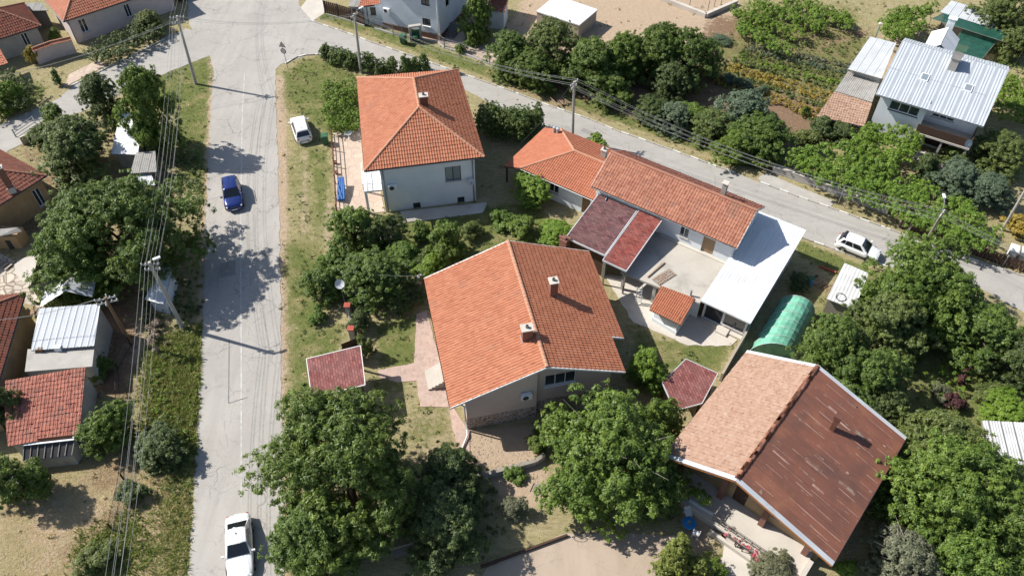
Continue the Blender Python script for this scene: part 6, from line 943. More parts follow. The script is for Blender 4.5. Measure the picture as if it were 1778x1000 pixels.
def proto(cls, var, size, asp, upb):
    """crown meshes shared between trees of one size class"""
    key = (cls, var, round(asp, 2))
    if key not in PROTO:
        R0, top, k, n, sz, lob = {'s': (1.3, 1.9, 20, 7000, .155, .46), 'm': (2.2, 4.2, 44, 20000, .185, .40), 'l': (3.1, 5.6, 72, 36000, .205, .36)}[cls]; Cc, RAD = clump((0, 0, top * .52), R0, top * .48, k, 900 + var * 17 + len(cls) + ord(cls), lob)
        o = leaves('crown', Cc, RAD, n, sz, 'leaf_green', None, 31 + var, zmin=.08, aspect=asp, upb=upb); PROTO[key] = (o.data, R0, top, Cc); bpy.data.objects.remove(o)
    return PROTO[key]
def tree(label, px, py, zc, R_, rz, mat, size=.26, dens=900, k=None, group=None, seed=None, name='tree', cat='tree', th=None, rad=None, asp=.5, lob=.42, bare=0, upb=.55, tmat='bark'):
    R_ *= 1.12; seed = seed if seed is not None else int(px * 7 + py * 13); c = P(px, py, zc); b = V(c, 0); r = thing(name, label, cat, b, group); rad = rad or .05 + .045 * R_
    if R_ >= 4.0:
        k = k or int(16 + R_ * R_ * 2.6); Cc, RAD = clump(c, R_, rz, k, seed, lob * .8); leaves('crown', Cc, RAD, int(dens * R_ * R_ * 1.55 * (.22 / size) ** 1.3), size, mat, r, seed, zmin=.1, aspect=asp, upb=upb)
    else:
        cls = 's' if R_ < 1.7 else ('m' if R_ < 2.7 else 'l'); me, R0, top, C0 = proto(cls, seed % (3 if cls == 's' else 4), size, asp, upb); rn = random.Random(seed); sx, sy, sz = R_ / R0 * rn.uniform(.92, 1.1), R_ / R0 * rn.uniform(.92, 1.1), (zc + rz) / top; an = rn.uniform(0, 6.283)
        o = bpy.data.objects.new('crown', me); C.objects.link(o); o.parent = r; o.scale = (sx, sy, sz); o.rotation_euler = (0, 0, an); o.material_slots[0].link = 'OBJECT'; o.material_slots[0].material = MT[mat]
        ca, sa = math.cos(an), math.sin(an); Cc = np.array([[b.x + ca * x * sx - sa * y * sy, b.y + sa * x * sx + ca * y * sy, z * sz] for x, y, z in C0])
    trunk(r, b, Cc, th or max(.4, zc - rz * .35), rad, tmat, seed)
    if bare:
        mb = MB(); rng = random.Random(seed)
        for i in range(bare):
            a = rng.uniform(0, 6.28); el = rng.uniform(.3, 1.2); d = Vector((math.cos(a) * math.cos(el), math.sin(a) * math.cos(el), math.sin(el))); e = c + Vector((d.x * R_, d.y * R_, d.z * rz)) * rng.uniform(.9, 1.15); mb.path([c, c.lerp(e, .6) + Vector((rng.uniform(-.3, .3), rng.uniform(-.3, .3), .1)), e], .02, 4, rs=[.05, .03, .01])
        mb.build('dead_branches', MT['bark_grey'], r)
    return r
def bush(label, px, py, R_, rz, mat, size=.16, dens=1500, group=None, name='bush', cat='bush', zc=None, **kw):
    return tree(label, px, py, zc if zc is not None else rz * .75, R_, rz, mat, size, dens, group=group, name=name, cat=cat, th=rz * .5, rad=.05, **kw)
def thuja(label, px, py, h, R_, mat='leaf_thuja', group=None, name='thuja', cat='conifer', cone=True, size=.14, dens=1.0):
    b = P(px, py); r = thing(name, label, cat, b, group); rng = np.random.default_rng(int(px * 3 + py)); k = int(16 + h * 8 * R_); z = rng.uniform(.06, .97, k) * h; f = (1 - (z / h) ** 2.2) * .72 + .16 if cone else np.where(z / h > .85, .6, .85); a = rng.uniform(0, 6.28, k); rr = R_ * f * .55
    Cc = np.stack([b.x + np.cos(a) * rr, b.y + np.sin(a) * rr, z], 1); l = R_ * f * .62 + .06; RAD = np.stack([l, l, l * 1.25], 1); leaves('foliage', Cc, RAD, int(2800 * dens * h * R_), size, mat, r, int(px), aspect=.55, upb=.35, shell=.6); MB().tube(b - UP * .1, b + UP * h * .7, .08, .03).build('trunk', MT['bark'], r); return r
def mass(name, label, cat, poly, z0, z1, mat, size=.2, per=220, lob=.8, seed=1, kind=None, posts=0, group=None, stems=True, lz=None):
    """irregular leafy mass over a ground outline (vines, hedges, crop strips)"""
    q = [(p.x, p.y) for p in (P(x, y, (z0 + z1) / 2) for x, y in poly)]; xs, ys = [a[0] for a in q], [a[1] for a in q]; rng = np.random.default_rng(seed); A = abs(sum(q[i][0] * q[(i + 1) % len(q)][1] - q[(i + 1) % len(q)][0] * q[i][1] for i in range(len(q)))) / 2; k = max(4, int(A / (lob * lob) * 1.5)); X = rng.uniform(min(xs), max(xs), k * 6); Y = rng.uniform(min(ys), max(ys), k * 6); m = inside(q, X, Y); X, Y = X[m][:k], Y[m][:k]; k = len(X)
    Cc = np.stack([X, Y, rng.uniform(z0, z1, k)], 1); l = lob * rng.uniform(.65, 1.25, k); RAD = np.stack([l, l, np.minimum(l * .8, lz or 9)], 1); ctr = Vector((float(np.mean(xs)), float(np.mean(ys)), 0))
    if kind == 'stuff': o = leaves(name, Cc, RAD, int(A * per), size, mat, None, seed, kind='stuff', zmin=.02); tag(o, label, cat); return o
    r = thing(name, label, cat, ctr, group); leaves('foliage', Cc, RAD, int(A * per), size, mat, r, seed, zmin=.1)
    mb = MB(); rn = random.Random(seed)
    for i in range(min(k, max(3, posts or k // 5))): c = Cc[rn.randrange(k)]; (MB().tube((c[0], c[1], -.1), (c[0], c[1], c[2]), .045, .035, n=6).build('post' if posts else 'stem', MT['wood_grey' if posts else 'bark'], r))
    return r
# big trees
tree('huge dark walnut tree at the bottom beside the white saloon car', 592, 805, 5.4, 5.3, 4.3, 'leaf_walnut', .27, 1500, k=120, seed=101, lob=.36, asp=.42); tree('lower walnut limb crown hanging over the white saloon side of the bottom road', 545, 925, 3.6, 2.9, 2.4, 'leaf_walnut', .26, 1300, seed=102, asp=.42); tree('shaded plum tree right of the huge walnut', 770, 905, 2.4, 2.9, 1.9, 'leaf_dark', .22, 1000, seed=103); tree('shaded cherry tree at the pink house corner below the downpipe', 785, 815, 2.0, 1.9, 1.7, 'leaf_dark', .2, 1100, seed=104)
tree('broad fig-like tree between the pink house and the barn-like house', 1060, 785, 4.0, 4.7, 3.2, 'leaf_green', .25, 1500, k=95, seed=105, lob=.36, bare=10); tree('lower leafy tree left of the barn-like porch', 1138, 842, 2.6, 1.9, 2.0, 'leaf_walnut', .23, 1200, seed=106); tree('upper right limb of the fig-like tree overlapping the dark red shed roof', 1146, 722, 3.4, 1.7, 1.6, 'leaf_green', .25, 1300, seed=1061); tree('slender lime-green acacia beside the dark red shed roof', 1126, 642, 2.2, 1.65, 1.9, 'leaf_bright', .15, 1900, seed=107)
tree('big left walnut tree overhanging the cables', 208, 398, 5.2, 6.0, 3.9, 'leaf_walnut', .27, 1500, k=105, seed=108, lob=.36, asp=.45); tree('walnut side crown above the gabled tin shed', 130, 440, 4.2, 3.3, 2.8, 'leaf_green', .26, 1300, seed=109, asp=.45); tree('thin-leaved plum tree above the ochre house', 125, 250, 3.6, 3.4, 2.4, 'leaf_olive', .2, 900, seed=110, bare=14); tree('tall dark poplar beside the white tin-roofed shed', 260, 195, 4.8, 2.7, 4.7, 'leaf_green', .2, 2600, seed=111, lob=.5); tree('rounded dark green tree beside the lane', 180, 180, 3.0, 2.3, 3.0, 'leaf_dark', .17, 2300, seed=112, lob=.5); tree('small tree at the lane mouth left of the rounded dark tree', 95, 205, 1.8, 1.6, 1.5, 'leaf_green', .18, 1500, seed=113); bush('plum shoots below the small lane tree', 70, 240, 1.4, 1.2, 'leaf_olive', group=None)
tree('leafy young tree beside the lower left straw field', 186, 745, 1.9, 1.9, 1.7, 'leaf_green', .2, 1500, seed=114); bush('small walnut sapling by the flat concrete store', 167, 640, 1.05, 1.0, 'leaf_walnut', .22); tree('half-shaded tree at the lower left frame edge', 18, 825, 3.2, 1.8, 1.6, 'leaf_walnut', .2, 700, seed=115, bare=8); tree('dark shrub over the faded tiled shed at the left margin', 5, 700, 3.0, 1.4, 1.4, 'leaf_dark', .2, 1200, seed=116)
# between the houses
tree('dense yew-like tree at the street corner of the white house', 613, 398, 2.4, 2.3, 2.3, 'leaf_green', .15, 2600, seed=117, lob=.45); tree('half-bare shrub with dead twigs beside the dense yew-like tree', 668, 400, 2.2, 1.8, 1.7, 'leaf_olive', .15, 900, seed=118, bare=26); tree('bright young fruit tree on the lawn below the white house', 772, 418, 2.2, 1.8, 1.8, 'leaf_green', .2, 1600, seed=119); tree('spreading cherry tree over the street yard with the dish mast', 648, 478, 2.6, 3.1, 1.9, 'leaf_walnut', .21, 1200, seed=120); tree('cherry limb reaching over the verge by the mesh fence', 558, 490, 2.2, 1.9, 1.4, 'leaf_walnut', .21, 900, seed=121); bush('low round shrub on the street verge', 552, 545, .9, .7, 'leaf_green', .13); bush('shrub inside the black mesh fence', 628, 560, 1.0, 1.1, 'leaf_dark', .16); bush('leafy bush beside the gate canopy', 632, 605, .9, 1.2, 'leaf_olive', .16)
bush('light green bush at the pink house gable by the garden wall', 750, 465, 1.5, 1.1, 'leaf_bright', .17); bush('vine tangle in front of the low orange outbuilding', 922, 328, 1.9, 1.5, 'leaf_bright', .19, zc=1.6); bush('green shrub at the plum lean-to corner', 965, 405, 1.6, 1.0, 'leaf_bright', .17); bush('dark shrub on the shaded lawn left of the barbecue chimney', 905, 398, 1.4, 1.0, 'leaf_green', .17); bush('green bush peeping over the outbuilding by the side road', 1035, 256, 1.3, 1.2, 'leaf_bright', .18)
for x, y, r_, rz_, mt, lb in ((705, 445, 1.6, 1.3, 'leaf_green', 'round shrub between the half-bare shrub and the bright fruit tree'), (735, 452, 1.2, 1.0, 'leaf_olive', 'olive shrub below the bright young fruit tree'), (580, 445, 1.4, 1.3, 'leaf_green', 'bush at the verge below the dense yew-like tree'), (815, 400, 1.1, .9, 'leaf_olive', 'small bush right of the bright fruit tree'), (700, 512, 1.5, 1.1, 'leaf_dark', 'dark bush along the low grey garden wall'), (600, 440, 1.5, 1.6, 'leaf_walnut', 'leafy bush under the dense yew-like tree'), (730, 400, 1.0, 1.0, 'leaf_green', 'bush against the concrete path below the white house'), (870, 380, 1.2, .8, 'leaf_green', 'low bush on the lawn right of the path')): bush(lb, x, y, r_, rz_, mt, .17)
# upper orchard
for i, (x, y, z, r_, rz_, mt, lb) in enumerate(((885, 92, 2.6, 2.5, 2.1, 'leaf_walnut', 'leftmost orchard tree right of the pale blue house'), (958, 78, 3.2, 3.2, 2.6, 'leaf_olive', 'large orchard tree just below the white flat roof store'), (925, 118, 2.2, 2.4, 1.8, 'leaf_walnut', 'low orchard tree above the side road verge'), (1025, 112, 3.0, 2.9, 2.5, 'leaf_walnut', 'dark orchard tree left of the board stack'), (1082, 100, 3.0, 2.7, 2.4, 'leaf_green', 'yellowish orchard tree at the field edge'), (1058, 150, 1.9, 2.2, 1.6, 'leaf_walnut', 'small orchard tree behind the slim pole wires'), (1148, 88, 3.4, 3.0, 2.7, 'leaf_walnut', 'orchard tree left of the vegetable plots'), (1198, 98, 3.6, 3.3, 2.9, 'leaf_walnut', 'rightmost and largest orchard tree beside the vegetable plots'), (1165, 135, 2.2, 2.0, 1.7, 'leaf_dark', 'shaded orchard tree beside the grey board stack'))): tree(lb, x, y, z, r_ * 1.12, rz_ * 1.08, mt, .2, 1400, group='orchard trees above the side road', seed=200 + i)
for i, (x, y, r_, rz_, mt, lb) in enumerate(((1130, 192, 1.5, 1.2, 'leaf_dark', 'dark bush below the board stack by the side road'), (1168, 208, 1.6, 1.3, 'leaf_blue', 'bluish green bush above the side road verge'), (1200, 205, 1.5, 1.3, 'leaf_green', 'light green bush between two dark ones above the side road'), (1243, 222, 1.8, 1.6, 'leaf_olive', 'olive bush under the side road wires'), (1290, 205, 2.3, 2.2, 'leaf_blue', 'tall bluish shrub left of the purple-brown bed'), (1318, 240, 2.4, 1.9, 'leaf_walnut', 'wide shrub at the bend of the garden wires'), (1280, 255, 1.9, 1.4, 'leaf_green', 'green shrub just above the side road kerb'))): bush(lb, x, y, r_ * 1.3, rz_ * 1.25, mt, .18, 1350, group='roadside bushes above the side road')
tree('narrow tree in front of the pale blue house side', 826, 32, 3.2, 1.9, 3.0, 'leaf_green', .2, 1900, seed=220, lob=.5); bush('small shrub below the wire fence near the pale blue house', 803, 84, .8, .7, 'leaf_green', .14)
# right side
tree('big light tree shading the white hatchback', 1585, 478, 4.2, 4.0, 3.3, 'leaf_green', .22, 1350, k=80, seed=221); tree('tree crown right of the big light tree by the road', 1640, 520, 3.6, 3.1, 2.8, 'leaf_green', .22, 1250, seed=222); tree('tree below the big light tree beside the tool shed', 1545, 560, 3.2, 3.0, 2.5, 'leaf_olive', .21, 1300, seed=223); tree('dark orchard tree behind the barn-like ridge', 1445, 600, 3.0, 2.8, 2.5, 'leaf_walnut', .2, 1400, seed=224); tree('dark tree hugging the back verge of the rusty roof', 1510, 655, 2.9, 2.7, 2.4, 'leaf_walnut', .2, 1300, seed=225); tree('shaded tree at the far corner of the rusty roof', 1530, 715, 2.2, 1.6, 1.8, 'leaf_dark', .2, 1200, seed=226); tree('plum tree near the right margin above the garden', 1705, 575, 2.8, 2.9, 2.2, 'leaf_walnut', .2, 1300, seed=227); tree('dim tree at the right margin in the garden', 1765, 625, 2.4, 2.2, 1.9, 'leaf_dark', .2, 1200, seed=228)
tree('large bushy tree filling the lower right corner', 1650, 850, 4.2, 4.2, 3.5, 'leaf_green', .21, 1700, k=95, seed=229, lob=.36); tree('upper crown of the lower right bushy group by the pale shed', 1640, 775, 3.6, 2.9, 2.6, 'leaf_olive', .2, 1400, seed=230); tree('dark tree at the bottom right margin', 1760, 915, 3.6, 2.8, 2.7, 'leaf_walnut', .2, 1400, seed=231); tree('greyish flowering shrub below the rusty roof corner', 1570, 965, 2.6, 2.2, 1.7, 'leaf_grey', .15, 1700, seed=232, bare=16); tree('green crown at the bottom edge of the lower right group', 1680, 975, 3.0, 2.7, 2.3, 'leaf_green', .2, 1400, seed=233); bush('yellow-green bush in the right garden near the pale shed', 1745, 715, 1.9, 1.3, 'leaf_bright', .17); bush('light bush at the right margin of the garden', 1720, 690, 1.2, .9, 'leaf_olive', .15)
tree('open olive-toned tree in front of the recessed balcony house', 1740, 262, 2.6, 2.7, 1.8, 'leaf_olive', .2, 1000, seed=234, bare=8); bush('small olive bush below the recessed balcony', 1658, 276, 1.5, 1.2, 'leaf_olive', .17); tree('dense dark-leaved tree behind the roadside vines', 1662, 312, 2.0, 2.5, 1.6, 'leaf_blue', .19, 1500, seed=235, lob=.45); tree('dark-leaved tree right of the roadside vines', 1722, 330, 2.0, 2.0, 1.5, 'leaf_blue', .19, 1400, seed=236, lob=.45); tree('dark leafy tree between vines and metal-roofed house', 1605, 288, 2.0, 1.4, 1.4, 'leaf_dark', .19, 1400, seed=237); tree('tree at the top right corner behind the nets', 1745, 25, 3.0, 3.6, 2.6, 'leaf_olive', .22, 1200, seed=238); tree('tree at the right margin above the green net', 1770, 75, 2.4, 1.8, 1.8, 'leaf_olive', .2, 1200, seed=239); bush('golden-leaved bush beside the right road bins', 1768, 395, 1.5, 1.1, 'leaf_yellow', .22); bush('round dark bush in the garden beside the worn lean-to', 1425, 222, 1.5, 1.3, 'leaf_dark', .16); bush('round olive bush below the round dark bush', 1400, 248, 1.5, 1.3, 'leaf_olive', .16); bush('dark shrub beside the worn tile lean-to', 1462, 235, 1.7, 1.3, 'leaf_dark', .17); bush('shaded shrub at the white garage back by the road', 1392, 492, 1.0, .8, 'leaf_dark', .15)
# vines, hedges
mass('vine_pergola', 'long bright green grape vine pergola beside the side road', 'vine', [(1370, 268), (1400, 255), (1500, 262), (1600, 318), (1660, 345), (1735, 398), (1740, 425), (1690, 425), (1600, 392), (1520, 352), (1440, 318), (1378, 288)], 1.9, 2.4, 'leaf_bright', .19, 560, .7, 301, posts=22, lz=.55); mass('vine_pergola', 'square vine pergola beside the metal-roofed house', 'vine', [(1478, 245), (1520, 215), (1588, 232), (1590, 262), (1560, 300), (1500, 290), (1450, 268)], 2.2, 2.9, 'leaf_bright', .19, 560, .75, 302, posts=8); mass('vine_pergola', 'vine covered frame behind the metal-roofed annex', 'vine', [(1525, 70), (1540, 30), (1585, 12), (1625, 12), (1608, 45), (1570, 68)], 2.0, 2.4, 'leaf_bright', .19, 520, .75, 303, posts=6); mass('vine_trellis', 'vine trellis at the porch of the barn-like house', 'vine', [(1190, 828), (1215, 838), (1240, 865), (1235, 878), (1200, 858)], 1.5, 2.0, 'leaf_bright', .17, 520, .45, 304, posts=3); mass('climber_hedge', 'shade-darkened leafy hedge below the pinkish house at the lane', 'hedge', [(150, 88), (200, 62), (255, 38), (285, 50), (270, 70), (200, 100), (165, 112)], .8, 1.2, 'leaf_dark', .19, 330, .8, 305); bush('sunlit bush at the end of the dark hedge by the lane', 262, 42, 1.7, 1.5, 'leaf_olive', .18); mass('roadside_shrubs', 'shaded shrub thicket at the left margin above the lane', 'hedge', [(-20, 150), (30, 128), (58, 145), (45, 175), (0, 200), (-20, 200)], 1.0, 1.7, 'leaf_dark', .2, 260, .9, 306); bush('sunlit vine bush at the left margin above the lane', 12, 165, 1.6, 1.5, 'leaf_bright', .19, zc=1.9); bush('thin garden shrub by the tile-capped wall', 58, 98, .9, 1.3, 'leaf_yellow', .15); thuja('slim dark cypress at the corner of the left pavement', 104, 148, 2.3, .5); bush('young bush behind the tile-capped wall', 97, 62, .8, .9, 'leaf_green', .15)  # lane hedge takes the darker leaf colour to paint in its shade
mass('hedge_block', 'upper trimmed lime green hedge block beside the white house', 'hedge', [(560, 152), (612, 144), (624, 172), (564, 180)], .5, 1.7, 'leaf_bright', .14, 900, .5, 361, group='trimmed hedge blocks by the white house'); mass('hedge_block', 'lower trimmed lime green hedge block above the front terrace', 'hedge', [(562, 184), (622, 176), (627, 220), (570, 226)], .5, 1.8, 'leaf_bright', .14, 900, .5, 362, group='trimmed hedge blocks by the white house')
HG = [(568, 103, 1.6, .75, 'first'), (584, 110, 1.4, .8, 'second'), (600, 113, 1.5, .85, 'third'), (615, 119, 1.4, .8, 'fourth'), (643, 124, 1.5, .9, 'fifth'), (664, 130, 1.3, .8, 'sixth'), (680, 128, 1.5, .7, 'seventh'), (705, 128, 2.0, .7, 'eighth'), (722, 126, 1.6, .7, 'ninth'), (737, 124, 1.9, .65, 'tenth')]
for x, y, h, r_, lb in HG: thuja(f'{lb} clipped thuja from the left in the hedge above the white house', x, y, h * 1.25, r_ * 1.25, 'leaf_thuja', 'clipped thuja hedge above the white house', cone=h > 1.55)
for i, (x, y, h, r_, lb) in enumerate(((848, 232, 2.8, 1.3, 'leftmost dark thuja mound beside the side road'), (872, 236, 2.6, 1.4, 'second dark thuja mound beside the side road'), (900, 240, 2.7, 1.4, 'third dark thuja mound beside the side road'), (918, 236, 2.5, 1.2, 'rightmost dark thuja mound beside the side road'))): thuja(lb, x, y, h * 1.2, r_ * 1.25, 'leaf_thuja', 'dark thuja mounds beside the side road', cone=False)
thuja('pointed thuja column ending the dark thuja mounds', 934, 222, 3.4, .75, 'leaf_thuja', None, size=.13); thuja('left of two golden green thuja columns at the bottom', 1160, 1006, 6.6, 1.25, 'leaf_thuja_gold', 'golden thuja columns'); thuja('right of two golden green thuja columns at the bottom', 1198, 1022, 5.2, 1.1, 'leaf_thuja_gold', 'golden thuja columns'); bush('low shrub at the foot of the golden thujas', 1225, 992, 1.2, .8, 'leaf_green', .16); bush('dusty shrub with pale berries at the bottom edge near the porch stairs', 1340, 988, 1.6, 1.0, 'leaf_grey', .14); bush('flowering plant in the low planter by the porch', 1470, 990, .7, .6, 'leaf_bright', .14); thuja('tiny thuja by the side road behind the white house', 791, 128, 1.1, .4)
# flowers on the porch box
o = mass('flower_box_flowers', 'red and pink flowers in the box along the barn-like porch railing', 'flowers', [(1252, 918), (1262, 913), (1335, 975), (1328, 982)], 1.05, 1.25, 'flower', .11, 260, .2, 311)
mass('vine_pergola', 'vine rows climbing right of the metal-roofed house', 'vine', [(1722, 150), (1778, 125), (1790, 215), (1725, 205)], 1.0, 1.7, 'leaf_bright', .19, 420, .8, 305, posts=6); mass('garden_greens', 'rough green vegetables between the vine rows', 'crops', [(1275, 30), (1480, 60), (1500, 100), (1400, 90), (1290, 60)], .05, .22, 'leaf_olive', .14, 60, .35, 336, 'stuff'); mass('rough_grass', 'rough grass strip right of the bean plot', 'weeds', [(1470, 110), (1500, 70), (1520, 60), (1480, 150), (1420, 200)], .03, .15, 'leaf_olive', .12, 50, .3, 337, 'stuff')
# rows and beds in the top right gardens
VR = [((1272, 20), (1392, 62), 'nearest'), ((1300, 4), (1430, 48), 'second'), ((1345, -8), (1480, 42), 'third'), ((1282, 45), (1372, 92), 'front')]
for i, (a, b, lb) in enumerate(VR):
    d = 8; mass('vine_row', f'{lb} staked grape vine row in the top right garden', 'vine', [(a[0], a[1] - d), (b[0], b[1] - d), (b[0], b[1] + d), (a[0], a[1] + d)], .8, 1.4, 'leaf_bright', .19, 480, .7, 320 + i, posts=6, group='staked vine rows in the top right garden')
ORD = ('first', 'second', 'third', 'fourth', 'fifth', 'sixth', 'seventh', 'eighth', 'ninth', 'tenth')
for i in range(10):
    f = i / 9; a_ = (1238 + 62 * f, 140 - 62 * f); b_ = (1425 + 58 * f, 205 - 88 * f); mt = ('leaf_yellow', 'leaf_yellow', 'leaf_olive', 'leaf_yellow', 'leaf_yellow', 'leaf_olive', 'leaf_bright', 'leaf_olive', 'leaf_blue', 'leaf_grey')[i]
    mass('crop_row', f'{ORD[i]} vegetable row of the top right plot counted from the road side', 'crops', [(a_[0], a_[1] - 3.4), (b_[0], b_[1] - 3.4), (b_[0] - 3, b_[1] + 3.4), (a_[0] - 3, a_[1] + 3.4)], .08, .3, mt, .17, 330, .27, 380 + i, group='vegetable rows of the top right plot')
mass('seedling_rows', 'small green seedling rows beside the square net', 'crops', [(1650, 90), (1700, 108), (1778, 130), (1778, 100), (1720, 80)], .1, .35, 'leaf_green', .15, 70, .4, 333, 'stuff')
for i, (x, y, lb) in enumerate(((1237, 130, 'first'), (1262, 136, 'second'), (1283, 144, 'third'), (1298, 150, 'fourth'), (1322, 160, 'fifth'))): bush(f'{lb} pepper bush from the left edging the bean plot', x, y, .8, .6, 'leaf_blue', .14, group='pepper bushes edging the bean plot')
mass('garden_flowers', 'mixed flower bed in the lower right garden', 'flowers', [(1605, 640), (1660, 620), (1690, 660), (1680, 700), (1620, 690)], .25, .6, 'leaf_bright', .15, 130, .45, 341, 'stuff'); bush('dark purple-leaved shrub in the lower right flower bed', 1655, 698, .8, .7, 'leaf_purple', .14); bush('pale silvery shrub in the lower right flower bed', 1632, 680, .9, .7, 'leaf_grey', .13); thuja('thin dead dark spruce stem in the lower right garden', 1663, 668, 2.6, .3, 'leaf_purple', dens=.5)
bush('vegetable bush on the plot near the worn lean-to', 1398, 195, .5, .8, 'leaf_green', .14); bush('squash patch beside the orchard at the plot edge', 1252, 68, 1.3, .45, 'leaf_blue', .2); mass('straw_shrub', 'dry pinkish twig thicket at the lamp pole foot', 'shrub', [(255, 565), (300, 560), (305, 600), (262, 605)], .2, .5, 'dry_twig', .25, 120, .5, 343); bush('dark weed clump in the lower left straw by the fence stake', 232, 855, 1.1, .7, 'leaf_dark', .16); bush('weed bush beside the young tree on the left verge', 275, 775, 2.0, 1.4, 'leaf_dark', .18); bush('ragged roadside bush at the bottom left verge', 165, 970, 1.3, .8, 'leaf_olive', .15); bush('grey-leaved shrub at the foot of the fig-like tree', 898, 880, .9, .9, 'leaf_grey', .15); bush('green sprouts by the low boundary wall', 935, 770, .9, .8, 'leaf_walnut', .16); bush('trailing sprouts on the boundary wall', 890, 822, .8, .45, 'leaf_green', .13)
for x, y in ((583, 285), (585, 303)): pass
mass('yard_shade_growth', 'undergrowth darkened for the shade under the walnut and the street wall', 'weeds', [(250, 500), (345, 470), (350, 560), (300, 580), (250, 560)], .05, .3, 'leaf_dark', .17, 130, .5, 353, 'stuff'); mass('yard_shade_growth', 'undergrowth darkened for the tree shade beside the big left walnut and the verge', 'weeds', [(270, 270), (352, 270), (352, 330), (300, 345), (275, 330)], .05, .3, 'leaf_dark', .17, 90, .5, 354, 'stuff'); mass('garden_undergrowth', 'rough green undergrowth across the right-hand garden', 'weeds', [(1420, 560), (1560, 600), (1700, 640), (1778, 640), (1778, 740), (1620, 730), (1560, 740), (1500, 640)], .03, .18, 'leaf_olive', .15, 36, .4, 355, 'stuff'); mass('shade_undergrowth', 'dark undergrowth under the shaded plum tree at the bottom', 'weeds', [(720, 790), (850, 830), (900, 880), (860, 950), (720, 980), (690, 900)], .03, .3, 'leaf_dark', .16, 60, .5, 356, 'stuff')  # dark leaf colour by the left walnut paints in the tree shade there
# short grass tufts
def tufts(name, label, n, chan, mat, hmin, hmax, seed, need=.35, box=(-75, 75, 20, 104), wmul=1.0, poly=None, lean=1.0, cat='grass'):
    rng = np.random.default_rng(seed); X = rng.uniform(box[0], box[1], n * 5); Y = rng.uniform(box[2], box[3], n * 5); vis = np.abs(X) < 6 + .68 * np.hypot(Y, CAM_H) * .98; X, Y = X[vis], Y[vis]; zs = zones(X, Y); wv = zs[chan] if chan is not None else 1 - np.maximum(np.maximum(zs[0], zs[1]), zs[2]) * .8
    m = rng.random(len(X)) * .8 + need * .5 < wv
    if poly: m = sdist([tuple(p) for p in poly], X, Y) > rng.normal(0, .35 if lean > 2 else .8, len(X))
    X, Y = X[m], Y[m]; bad = np.zeros(len(X), bool)
    for e in EXCL: bad |= inside([tuple(p) for p in e], X, Y)
    X, Y = X[~bad][:n], Y[~bad][:n]; n = len(X); reps = 4; X = np.repeat(X, reps) + rng.normal(0, .05, n * reps); Y = np.repeat(Y, reps) + rng.normal(0, .05, n * reps); N_ = n * reps; a = rng.uniform(0, 6.28, N_); h = rng.uniform(hmin, hmax, N_); ln = rng.uniform(.2, 1.0, N_) * h * lean; dx, dy = np.cos(a), np.sin(a); wd = h * .22 * wmul; b = np.stack([X, Y, np.full(N_, -.04)], 1); s = np.stack([-dy * wd, dx * wd, np.zeros(N_)], 1); t = b + np.stack([dx * ln, dy * ln, h], 1)
    o = raw(name, np.stack([b - s, b + s, t], 1).reshape(-1, 3), N_, MT[mat], None, np.clip(rng.normal(.5, .25, N_), 0, 1), 'stuff', 3); tag(o, label, cat)
tufts('green_grass', 'short green grass on the verges, lawns and gardens', 26000, 0, 'grass_green', .06, .15, 5, lean=1.6); tufts('dry_grass', 'dry straw-coloured grass on the verges and open ground', 20000, None, 'grass_dry', .05, .13, 6, lean=1.8); tufts('field_straw', 'sparse straw on the trodden pale earth', 6000, 2, 'grass_dry', .04, .10, 7, lean=2)
mass('weed_thicket', 'leafy green weed thicket beside the main road opposite the gate canopy', 'weeds', [(262, 640), (300, 600), (344, 600), (342, 780), (300, 790), (265, 720)], .05, .22, 'leaf_bright', .13, 70, .4, 371, 'stuff'); mass('scrub_thicket', 'olive leafy scrub at the bottom left road edge', 'weeds', [(300, 790), (341, 780), (333, 1000), (300, 1000)], .05, .2, 'leaf_olive', .12, 38, .4, 372, 'stuff')
mass('tall_weeds', 'loose tall weed tufts along the left road verge', 'weeds', [(250, 650), (300, 585), (346, 570), (340, 850), (300, 860), (262, 760)], .05, .35, 'leaf_olive', .16, 26, .5, 373, 'stuff')
def bbox(q): xs = [p[0] for p in q]; ys = [p[1] for p in q]; return (min(xs) - 1, max(xs) + 1, min(ys) - 1, max(ys) + 1)
for nm, lb, pl, n, mt, h0, h1, ln, wm, sd in (('roadside_weeds', 'tall green weeds between the left roadside fence and the main road', [(258, 625), (290, 590), (346, 575), (345, 690), (341, 790), (300, 800), (262, 740)], 5200, 'grass_green', .10, .30, 1.5, 1.1, 361), ('roadside_scrub', 'olive scrub along the bottom left of the main road', [(285, 760), (342, 760), (333, 1010), (270, 1010), (275, 900)], 2200, 'grass_green', .08, .24, 1.6, 1.0, 362), ('bent_straw', 'long bent dry straw covering the lower left field', [(0, 810), (130, 800), (230, 780), (290, 800), (290, 1010), (0, 1010)], 9000, 'grass_dry', .05, .14, 4.5, .5, 363), ('weed_clumps', 'dark green weed clumps among the bottom left straw', [(150, 940), (230, 900), (260, 960), (220, 1010), (150, 1010)], 1500, 'grass_green', .12, .32, 1.4, .9, 364), ('weed_straw', 'dry stalks mixed into the left roadside weeds', [(250, 640), (300, 590), (346, 580), (340, 1000), (290, 1000)], 1300, 'grass_dry', .12, .34, 1.3, .4, 366), ('verge_straw', 'pale straw along both edges of the main road', [(476, 150), (500, 150), (512, 1000), (486, 1000)], 4000, 'grass_dry', .05, .12, 1.8, .8, 365)):
    q = pix(*pl); tufts(nm, lb, n, None, mt, h0, h1, sd, poly=q, box=bbox(q), lean=ln, wmul=wm, cat='weeds')
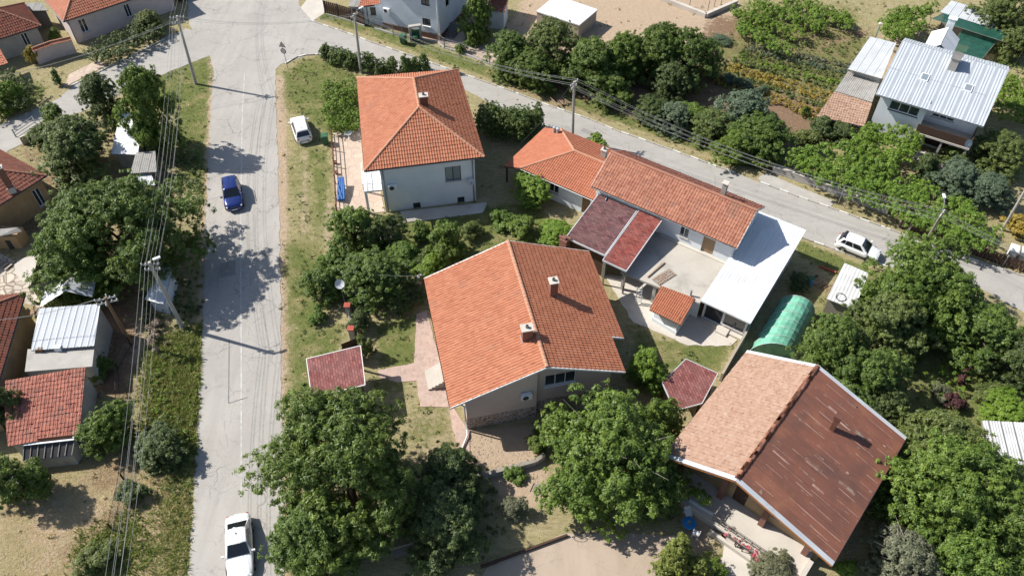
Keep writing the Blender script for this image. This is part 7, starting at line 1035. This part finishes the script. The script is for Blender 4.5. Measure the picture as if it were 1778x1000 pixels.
def weedlets(name, label, n, chan, mat, seed, r0, r1, size, per):
    rng = np.random.default_rng(seed); X = rng.uniform(-62, 62, n * 8); Y = rng.uniform(22, 100, n * 8); vis = np.abs(X) < 4 + .66 * np.hypot(Y, CAM_H); X, Y = X[vis], Y[vis]; zs = zones(X, Y); wv = zs[0] if chan == 0 else 1 - np.maximum(zs[1], zs[0] * .5); m = rng.random(len(X)) * .9 < wv; X, Y = X[m], Y[m]; bad = np.zeros(len(X), bool)
    for e in EXCL: bad |= inside([tuple(p) for p in e], X, Y)
    X, Y = X[~bad][:n], Y[~bad][:n]; k = len(X); r_ = rng.uniform(r0, r1, k) * rng.choice([1, 1, 1, 1.8], k); o = leaves(name, np.stack([X, Y, r_ * .2], 1), np.stack([r_, r_, r_ * .7], 1), k * per, size, mat, None, seed, zmin=.0, kind='stuff', per=per); tag(o, label, 'weeds')
weedlets('verge_weeds', 'small green weed rosettes dotted over the grass', 1900, 0, 'leaf_olive', 411, .10, .26, .12, 14); weedlets('dry_weeds', 'small dry weed clumps dotted over the bare ground', 1300, 1, 'grass_dry', 412, .10, .24, .13, 12); weedlets('dark_weeds', 'small dark weed clumps dotted over the dry ground', 700, 1, 'leaf_olive', 413, .09, .22, .11, 12)
def pebbles(name, label, n, polys, mat, s0, s1, seed):
    rng = np.random.default_rng(seed); out = []
    for pl in polys:
        q = pix(*pl); bx = bbox(q); X = rng.uniform(bx[0], bx[1], n * 3); Y = rng.uniform(bx[2], bx[3], n * 3); m = inside([tuple(p) for p in q], X, Y); out.append(np.stack([X[m][:n], Y[m][:n]], 1))
    p = np.concatenate(out); N_ = len(p); s = rng.uniform(s0, s1, N_) ** 1.0; base = np.array([[-1, -1, 0], [1, -.8, 0], [.9, 1, 0], [-.8, .9, 0], [0, 0, .9]]) ; f = np.array([[0, 1, 4], [1, 2, 4], [2, 3, 4], [3, 0, 4]])
    vv = (base[None] + rng.normal(0, .22, (N_, 5, 3))) * s[:, None, None] * .5; vv[..., 0] += p[:, 0, None]; vv[..., 1] += p[:, 1, None]; vv[..., 2] = np.maximum(vv[..., 2], -.02) + .012; q = vv[:, f].reshape(-1, 3)
    o = raw(name, q, N_ * 4, MT[mat], None, np.repeat(rng.random(N_), 4), 'stuff', 3); tag(o, label, 'stones')
pebbles('gravel', 'scattered pale stones along the main road edges and yards', 380, [[(478, 130), (500, 130), (508, 1000), (484, 1000)], [(340, 560), (356, 300), (372, 110), (360, 110), (345, 300), (335, 560)], [(800, 760), (940, 745), (945, 830), (805, 835)], [(0, 830), (320, 800), (320, 1000), (0, 1000)], [(890, 40), (1240, 20), (1200, 110), (900, 90)], [(1180, 920), (1260, 900), (1260, 960), (1190, 960)], [(550, 360), (585, 360), (600, 520), (570, 470)]], 'rubble', .025, .085, 77)
print('LEAVES', LEAVES[0])
